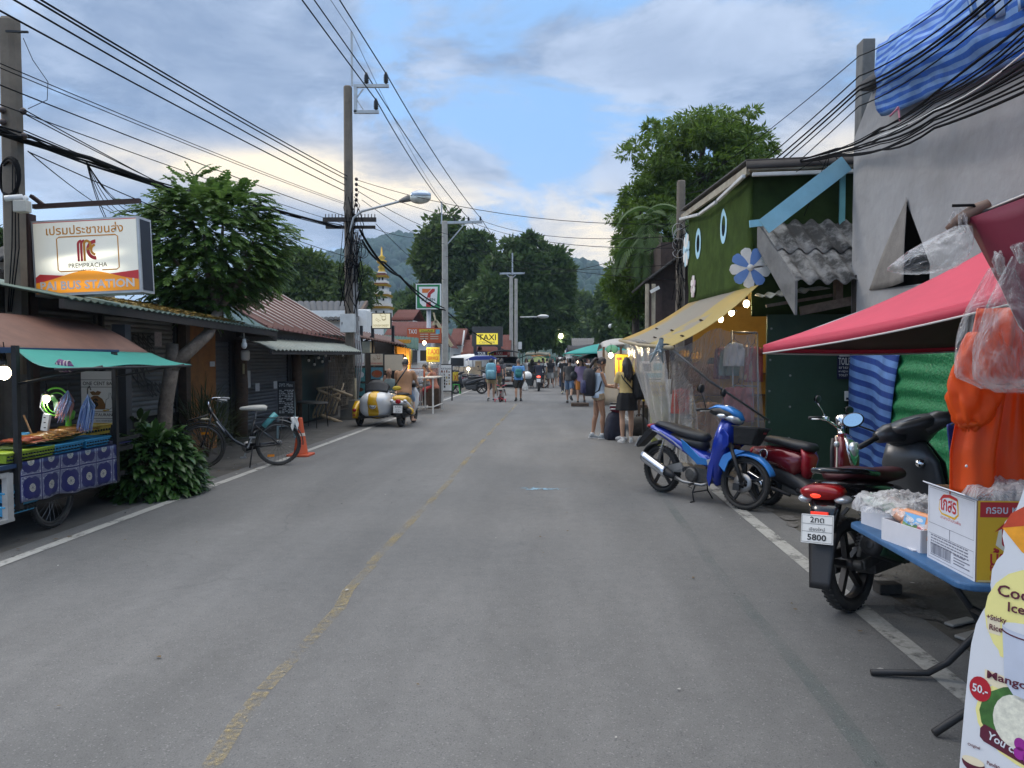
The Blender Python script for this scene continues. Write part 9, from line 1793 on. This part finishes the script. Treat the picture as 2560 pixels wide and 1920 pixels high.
for k,(px,Y,H,sk,tc_,bk_,bc_,lab)in enumerate(((1330,41,1.66,TN,(.05,.05,.055),'trousers',(.04,.04,.05),'vendor in black beside the green canopied stall'),(1316,44,1.66,LT,(.58,.58,.58),'trousers',(.05,.05,.06),'person in white under the green canopy'),(1357,40,1.65,LT,(.62,.62,.60),'shorts',(.10,.10,.11),'person in white tee right of the motorcycle rider'),(1367,44,1.64,LT,(.34,.30,.18),'trousers',(.30,.26,.16),'person in khaki right of the riders'),(1376,40,1.68,DKS,(.02,.02,.024),'bermuda',(.34,.34,.33),'person in black top and grey shorts in mid street'),(1382,46,1.64,LT,(.56,.54,.5),'trousers',(.02,.02,.02),'person in cream top and black trousers in mid street'),(1393,43,1.72,LT,(.26,.26,.25),'bermuda',(.30,.28,.24),'man in grey tee walking off along the street centre'),(1400,52,1.62,TN,(.12,.26,.42),'trousers',(.05,.05,.07),'person in blue top farther along the street'),(1405,40,1.66,LT,(.60,.62,.64),'trousers',(.06,.08,.14),'person in white left of the man in black'),(1419,38,1.64,DKS,(.05,.05,.06),'trousers',(.06,.06,.06),'person in charcoal behind the man in black'),(1432,36,1.68,TN,(.03,.03,.035),'trousers',(.05,.05,.06),'dark clothed person behind the grey tee walker'),(1452,38,1.66,TN,(.38,.03,.03),'trousers',(.05,.05,.06),'person in red top at the market stalls'),(1462,34,1.60,TN,(.50,.30,.14),'trousers',(.06,.06,.07),'person in orange brown top near the teal umbrella'),(1472,40,1.64,LT,(.5,.5,.52),'trousers',(.05,.05,.06),'person in pale grey under the teal umbrella'),(1370,60,1.66,LT,(.5,.42,.3),'trousers',(.1,.1,.1),'distant walker in beige left of the market lights'),(1387,64,1.66,TN,(.2,.05,.06),'trousers',(.05,.05,.06),'distant walker in maroon under the market lights'),(1412,60,1.64,LT,(.6,.6,.6),'trousers',(.05,.05,.1),'distant walker in white along the stalls'),(1424,70,1.66,DKS,(.04,.07,.05),'trousers',(.05,.05,.05),'distant walker in dark green along the stalls'))):
 person(lab,V((at(px,900,Y).x,Y,0)),ru(-.3,.3)+(pi if k%4==1 else 0),H,sk,('tee',tc_),(bk_,bc_),(.02,.015,.012),R.choice(('short','short','crew','long')),((14,10),(-14,14))if k%2 else((-12,14),(12,8)),((-12,8,16,0),(14,8,16,0)),2,(0,0),None,.03)
 # ================================================================== RIGHT SIDE, MIDDLE DISTANCE
ts=thing('taxi_stall','white tarp covered taxi service stall beside the two women','stall',(1.8,17,0));o=V((1.8,17,0));tw=cloth('tarp_white',(.52,.50,.47),.3)
pt('tarp',ts,tw,lambda b:(b.sheet(lambda u,v:at(1507,875,16.2).lerp(at(1600,868,16.2),u)+V((0,2.2*v,.16*sin(pi*v)+.10*sin(pi*u)**.5))-o,14,8,.01),b.sheet(lambda u,v:V((at(1507,900,16.2).x+.03*sin(v*8),16.2+2.2*u,1.82-1.2*v))-o,8,6,.01),b.sheet(lambda u,v:V((at(1507,900,16.1).x+.62*u,16.15+.03*sin(u*9),1.82-1.25*v))-o,10,6,.01)))
pt('post',ts,wood,lambda b:[b.box(V((at(px,900,16.1).x,16.1,.95))-o,(.05,.05,1.9))for px in(1509,1552,1598)]);pt('counter',ts,wood,lambda b:b.box(V((2.0,17,.55))-o,(1.0,1.6,.06)))
pt('green_rag',ts,mat('rag_green',(.10,.30,.20),.8,bump=.5),lambda b:b.ell(at(1530,873,16)-o,(.14,.06,.10)))
sign('lime yellow TAXI banner with dark red letters behind the long haired woman',1537,885,1593,944,15.5,'y',[('T','TAXI',0,-.32,.68,.9,'m')],'m',.012,.02,'banner','banner')
sign('yellow destinations board listing CHIANG MAI and MAE HONG SON',1606,955,1664,1003,14.6,'y',[('T','CHIANG MAI',.08,.20,.15,.8,'m'),('T','MAE HONG SON',.1,-.10,.15,.92,'m'),('T','WAT TAM',-.05,-.40,.15,.6,'m')],None,0,.03,post=('d',.04,(-.45,.45)))
sign('white photo notice board above the yellow destinations board',1600,903,1662,954,15.0,'w',[('R',-.4,.0,-.05,.38,'n'),('R',.05,.05,.4,.4,'b'),('R',-.4,-.3,.4,-.08,'b'),('R',-.3,-.42,.35,-.36,'k')])
bulb(at(1527,888,15.3),'lit bulb under the white taxi stall tarp',12,.05);bulb(at(1402,840,60),'bright white street bulb hanging over the far market',30,.20,(1,.95,.9))
for k,(px,py,Y)in enumerate(((1368,905,62),(1382,909,70),(1360,914,58),(1376,915,66),(1390,903,75),(1438,905,50))):bulb(at(px,py,Y),'small bright market lamp above the distant crowd',0,.20,g='lamps over the night market')
yt=at(1648,1066,13.0);tag(MB().loft([[V((x*k*.16,y*k*.05,z))for x,y in((-1,-1),(1,-1),(1,1),(-1,1))]for z,k in((.02,.5),(.12,.9),(.7,1),(.95,.85))],False).build('folded_banner',cloth('banner_lime',(.36,.38,.12),.1,bump=.8),None,V((yt.x,13.0,0)),bevel=.02),'rolled lime green printed banner standing by the plastic curtain','banner')
def lug(label,p,w,d,h,col,name='luggage'):
 t=thing(name,label,'bag',p,ru(-.3,.3));m=mat('lug_%d'%int(col[2]*999),col,.75,var=.3,bump=.6,bscale=12);pt('bag_body',t,m,lambda b:b.loft([[V((w/2*s*abs(cos(q))**.6*math.copysign(1,cos(q)),d/2*s*abs(sin(q))**.6*math.copysign(1,sin(q)),z*h))for q in[2*pi*n/18 for n in range(18)]]for z,s in((0,.92),(.08,1.05),(.4,1.04),(.75,.85),(.93,.62),(1,.3))]));pt('handle',t,black,lambda b:b.tube([(-.06,0,h*.97),(-.05,0,h+.05),(.05,0,h+.05),(.06,0,h*.97)],.012,6));return t
l0=fp(1538,1100);lug('large navy duffel standing upright between the two women',l0+V((0,.1,0)),.40,.32,.56,(.012,.014,.030));lug('black rounded travel bag behind the legs of the long haired woman',fp(1600,1090)+V((0,.15,0)),.42,.34,.40,(.012,.012,.013));tag(MB().ell((0,0,0),(.12,.10,.055)).build('sandal_pile',mat('shoe_pale',(.30,.31,.33),.6,var=.5,scale=25),None,fp(1553,1103)+V((0,0,.05))),'pale spare shoes lying by the navy duffel','shoes')
hm2=thing('folded_jacket','maroon and white striped jacket piled on the navy duffel','jacket',l0+V((.06,.12,.57)));pt('cloth',hm2,mat('jacket_maroon',(.15,.012,.03),.8,var=.3,bump=.6),lambda b:b.ell((0,0,.06),(.17,.14,.10)));pt('stripe',hm2,white,lambda b:[b.torus((0,0,z),(0,.1,1),.16,.012,18,5)for z in(.04,.11)]);pt('visor',hm2,black,lambda b:b.ell((0,0,.16),(.17,.12,.03)))
def parasol(label,px,py,Y,w,h,col,n=8):
 p=at(px,py,Y);t=thing('market_umbrella',label,'umbrella',(p.x,Y,0));pt('canopy',t,cloth('canopy_%d_%d'%(int(col[0]*99),int(col[1]*99)),col,.3),lambda b:b.sheet(lambda u,v:((.02+w/2*v)*cos(2*pi*u)*(1-.05*cos(2*pi*u*n)**2),(.02+w/2*v)*sin(2*pi*u),p.z-h*v**1.25),32,6,.012));pt('pole',t,gal,lambda b:b.tube([(0,0,0),(0,0,p.z)],.025,6));return t
parasol('teal market umbrella beyond the white taxi stall',1502,860,26,2.7,.36,(.06,.42,.38));parasol('dark umbrella under the teal one',1498,880,27.5,1.9,.26,(.03,.035,.03));parasol('teal far umbrella by the green canopied stall',1368,890,62,3.2,.5,(.04,.34,.26));parasol('white far umbrella over the stalls',1400,893,72,3.0,.5,(.6,.6,.6));parasol('green yellow far umbrella beside the street lamps',1349,891,58,2.6,.45,(.34,.40,.16))
for k,(px,Y,col,lab)in enumerate(((1478,33,(.03,.03,.035),'dark canopied clothes stall under the teal umbrella'),(1462,42,(.06,.06,.12),'navy canopied market stall on the right'),(1450,52,(.5,.5,.5),'white canopied market stall on the right'),(1440,64,(.14,.16,.14),'grey canopied market stall far on the right'),(1432,80,(.04,.30,.24),'teal canopied market stall farthest on the right'),(1344,66,(.4,.38,.3),'beige canopied stall left of the far street'),(1352,84,(.5,.2,.04),'orange canopied stall farthest on the left'))):
 x=at(px,900,Y).x;t=thing('market_stall',lab,'stall',(x,Y,0));pt('canopy',t,cloth('stallc_%d'%k,col,.25),lambda b:b.sheet(lambda u,v:(-1.1+2.2*u,-1+2.2*v,2.0+.28*sin(pi*v)-.04*sin(u*9)),12,6,.02));pt('post',t,gal,lambda b:[b.tube([(q,y,0),(q,y,2.0)],.03,5)for q in(-1,1)for y in(-.9,1.1)]);pt('counter',t,wood,lambda b:b.box((0,0,.4),(1.8,.9,.8)))
 pt('goods',t,mat('goods_%d'%k,(.30+.1*sin(k),.14+.05*cos(k*2),.10),.7,var=.9,scale=7),lambda b:[b.box((ru(-.7,.7),ru(-.2,.3),ru(.9,1.6)),(ru(.1,.5),.15,ru(.2,.5)))for q in range(9)])
 # old wooden house before the pole
wh=thing('wooden_house','old dark wooden house with shuttered window behind the yellow awning','house',(at(1680,800,19).x,19,0));o=V((at(1680,800,19).x,19,0))
pt('wall',wh,mat('teak_dark',(.045,.028,.022),.8,var=.4,scale=10,bump=.3),lambda b:(b.box(at(1685,720,19)-o+V((1.2,1.5,-.6)),(3.1,3,3.6))));pt('window_shutter',wh,mat('teak_panel',(.06,.035,.028),.7,var=.3),lambda b:[b.box(at(1648+q*10,750,18)-o+V((0,.9,0)),(.10,.04,1.0))for q in range(2)]+[b.box(at(1653,750,18)-o+V((0,.93,0)),(.32,.03,1.15))]);pt('roof',wh,mat('old_dark_tiles'),lambda b:(b.sheet(lambda u,v:at(1612,700,18.4).lerp(at(1716,622,18.4),u)+V((0,3.2*v,.0))-o,8,8,.06),b.sheet(lambda u,v:at(1716,622,18.4).lerp(at(1760,690,18.4),u)+V((0,3.2*v,0))-o,4,4,.06)));pt('post',wh,mat('bark_pale'),lambda b:[b.tube([at(px,710,17.8)-o,V((at(px,700,17.8).x,17.8,0))-o],.05,7)for px in(1634,1618)]);pt('bracket',wh,white,lambda b:b.bar(at(1626,730,17.7)-o,at(1648,718,17.7)-o,.05,.08))
t=thing('street_lamp','white bracket street lamp before the dark tree at the right','street lamp',at(1532,812,40));pt('arm',t,white,lambda b:b.tube([(-.2,0,0),(.2,0,.05),(.35,0,-.15)],.04,6));pt('lamp_head',t,white,lambda b:[b.ell((x,0,-.08),(.10,.1,.12))for x in(-.15,.22)])
# ================================================================== OVERHEAD CABLES
def cable(label,pts,r,sg=.15,g=None,name='power_cable'):
 P=[]
 for a,c in zip(pts,pts[1:]):P+=sag(a,c,sg,12)[(1 if P else 0):]
 return tag(MB().tube(P,r,5).build(name,wire_m),label,'cable',g)
W2=[at(px,py,19.3)for px,py in TIP];W3=[at(px,py-2,34)for px,py in T3];W4=[at(px,684,52)for px in(1250,1280,1311)]
for a,c,d in zip(W2,(W3[1],W3[2],W3[0]),(W4[1],W4[2],W4[0])):cable('thick black power line running over the pole insulators down the street',[V((a.x,-30,a.z-.3)),a,c,d],.015,.25,'high power lines on the insulators')
cable('thin grey earth wire over the top rods of the poles',[V((P2.x+.1,-30,10.2)),at(881,82,19.3),at(1104,500,34),at(1281,640,52)],.007,.3)
def to2(p0,p1,Y0,Y1,r,s=.12,lab='black service wire running from the left edge to the power pole',g='service wires to the power pole',ext=.6):
 a,c=at(*p0,Y0),at(*p1,Y1);cable(lab,[a+(a-c)*ext,c],r,s,g)
for p0,p1,r in(((0,0),(862,478),.012),((82,0),(862,462),.012),((132,0),(866,448),.012),((148,0),(868,440),.012),((0,132),(866,508),.006),((0,143),(866,512),.006),((0,186),(862,540),.008),((58,256),(862,560),.006)):to2(p0,p1,7.3,19.2,r)
for p0,p1 in(((62,285),(640,560)),((62,275),(700,600)),((0,300),(860,640)),((70,378),(300,540)),((72,380),(860,700))):to2(p0,p1,7.6,17,.007,.08,'thin drop wire fanning out from the first concrete pole','drop wires from the first pole',0)
bw=thing('cable_bundle','thick bundle of black cables sagging from the left edge behind the leafy tree','cable');q=random.Random(4)
bundle=[V((-6.2,-22,4.9)),V((-6.1,3,4.35)),at(-160,285,6.6),at(0,325,7.3),at(60,345,7.7),at(215,400,9.3),at(420,470,12),at(600,505,15),at(720,536,17.2),at(850,566,19.1)]
for k in range(9):e=[V((q.uniform(-.05,.05),q.uniform(-.05,.05),q.uniform(-.05,.05)))for p in bundle];pt('strand',bw,wire_m,lambda b:b.tube([p+w for p,w in zip(bundle,e)],.012 if k else.030,6))
for k in range(7):a=at(215,402,9.3);c=at(q.uniform(255,340),q.uniform(500,590),11);pt('loose_strand',bw,wire_m,lambda b:b.tube(sag(a,c,.12,8),.006,4))
# from the power pole across to the right and on down the left
for p0,Y0,p1,Y1,r in(((892,450),19.3,(1700,560),17,.008),((892,462),19.3,(1190,548),34,.010),((892,476),19.3,(1140,590),34,.010),((905,500),19.3,(1112,610),34,.009),((940,560),19.3,(1112,700),34,.009),((1205,552),34,(1696,590),17,.010),((1180,556),34,(1698,620),17,.010),((1112,640),34,(1700,660),17,.008),((930,570),19.3,(1110,590),34,.008),((1130,600),34,(1690,700),17,.008),((1312,684),52,(1700,600),17,.012)):cable('thin wire crossing between the poles over the street',[at(*p0,Y0),at(*p1,Y1)],r,.35 if p1[0]>1600 else.2,'wires strung across the street')
cable('heavy black cable drooping from the power pole past the store sign',[at(900,575,19.2),at(1000,690,24),at(1112,775,33.8),at(1275,880,51.8)],.035,.25);cable('second heavy cable looping below the power pole crossarm',[at(905,600,19.2),at(960,655,22),at(1110,770,33.8)],.030,.15)
# right side: bundle along the grey wall and fan to the pole by the turf house
wb=thing('cable_bundle','tangled bundle of black cables running along the top of the grey wall','cable');q=random.Random(9)
for k in range(13):
 dz=q.uniform(-.10,.12);pts=[at(2700,60+k*11,4.1)+V((0,0,dz)),at(2560,62+k*14,4.7),at(2350,232+k*7,6.2)+V((-.05,0,q.uniform(-.03,.03))),at(2200,318+k*5,7.6)+V((0,0,q.uniform(-.03,.03))),at(2090,372+k*1.5,8.9),at(1985,405,9.7)]
 P=[]
 for a,c in zip(pts,pts[1:]):P+=sag(a,c,q.uniform(.0,.05),5)[(1 if P else 0):]
 pt('strand',wb,wire_m if k!=5 else white,lambda b:b.tube(P,q.choice((.006,.008,.011)),5))
pt('ribbon',wb,mat('ribbon_pink',(.45,.16,.22),.6),lambda b:[b.tube([at(2245,268,7.1),at(2240+8*k,275+14*k,7.05),at(2225+25*k,290+12*k,7.0)],.010,5)for k in range(2)])
pt('loop',wb,wire_m,lambda b:[b.tube(sag(at(2075,375,9.2),at(px,py,9.4),.0,6),.005,4)for px,py in((2010,540),(2060,470),(1990,430))]+[b.tube([at(2040,395,9.4),at(2100,450,9.3),at(2110,420,9.3),at(2080,380,9.2)],.006,5)])
for p0,p1,r in(((2148,140),(1712,470),.006),((2148,190),(1700,560),.008),((2148,215),(1702,575),.011),((2148,225),(1704,590),.011),((2148,240),(1705,600),.008),((2148,265),(1700,640),.007)):a,c=at(*p0,8.4),at(*p1,17);cable('black wire fanning from the column down to the pole by the turf house',[at(2600,p0[1]-330,4.6),a,c],r,.10,'wires from the grey wall column')
cable('grey wire sloping from the turf roof to the pole top',[at(2000,395,9.8),at(1712,485,17)],.008,.05)
# ------------------------------------------------------------------ the air between the viewer and the hills
hzm=bpy.data.materials.new('haze_air');hzm.use_nodes=True;hzm.node_tree.nodes.clear();pv=hzm.node_tree.nodes.new('ShaderNodeVolumePrincipled');pv.inputs['Color'].default_value=(.55,.76,1,1);pv.inputs['Density'].default_value=.00035
mo_=hzm.node_tree.nodes.new('ShaderNodeOutputMaterial');hzm.node_tree.links.new(pv.outputs[0],mo_.inputs['Volume'])
tag(MB().box((0,1470,102),(5240,3080,206.2)).build('haze',hzm),kind='stuff')
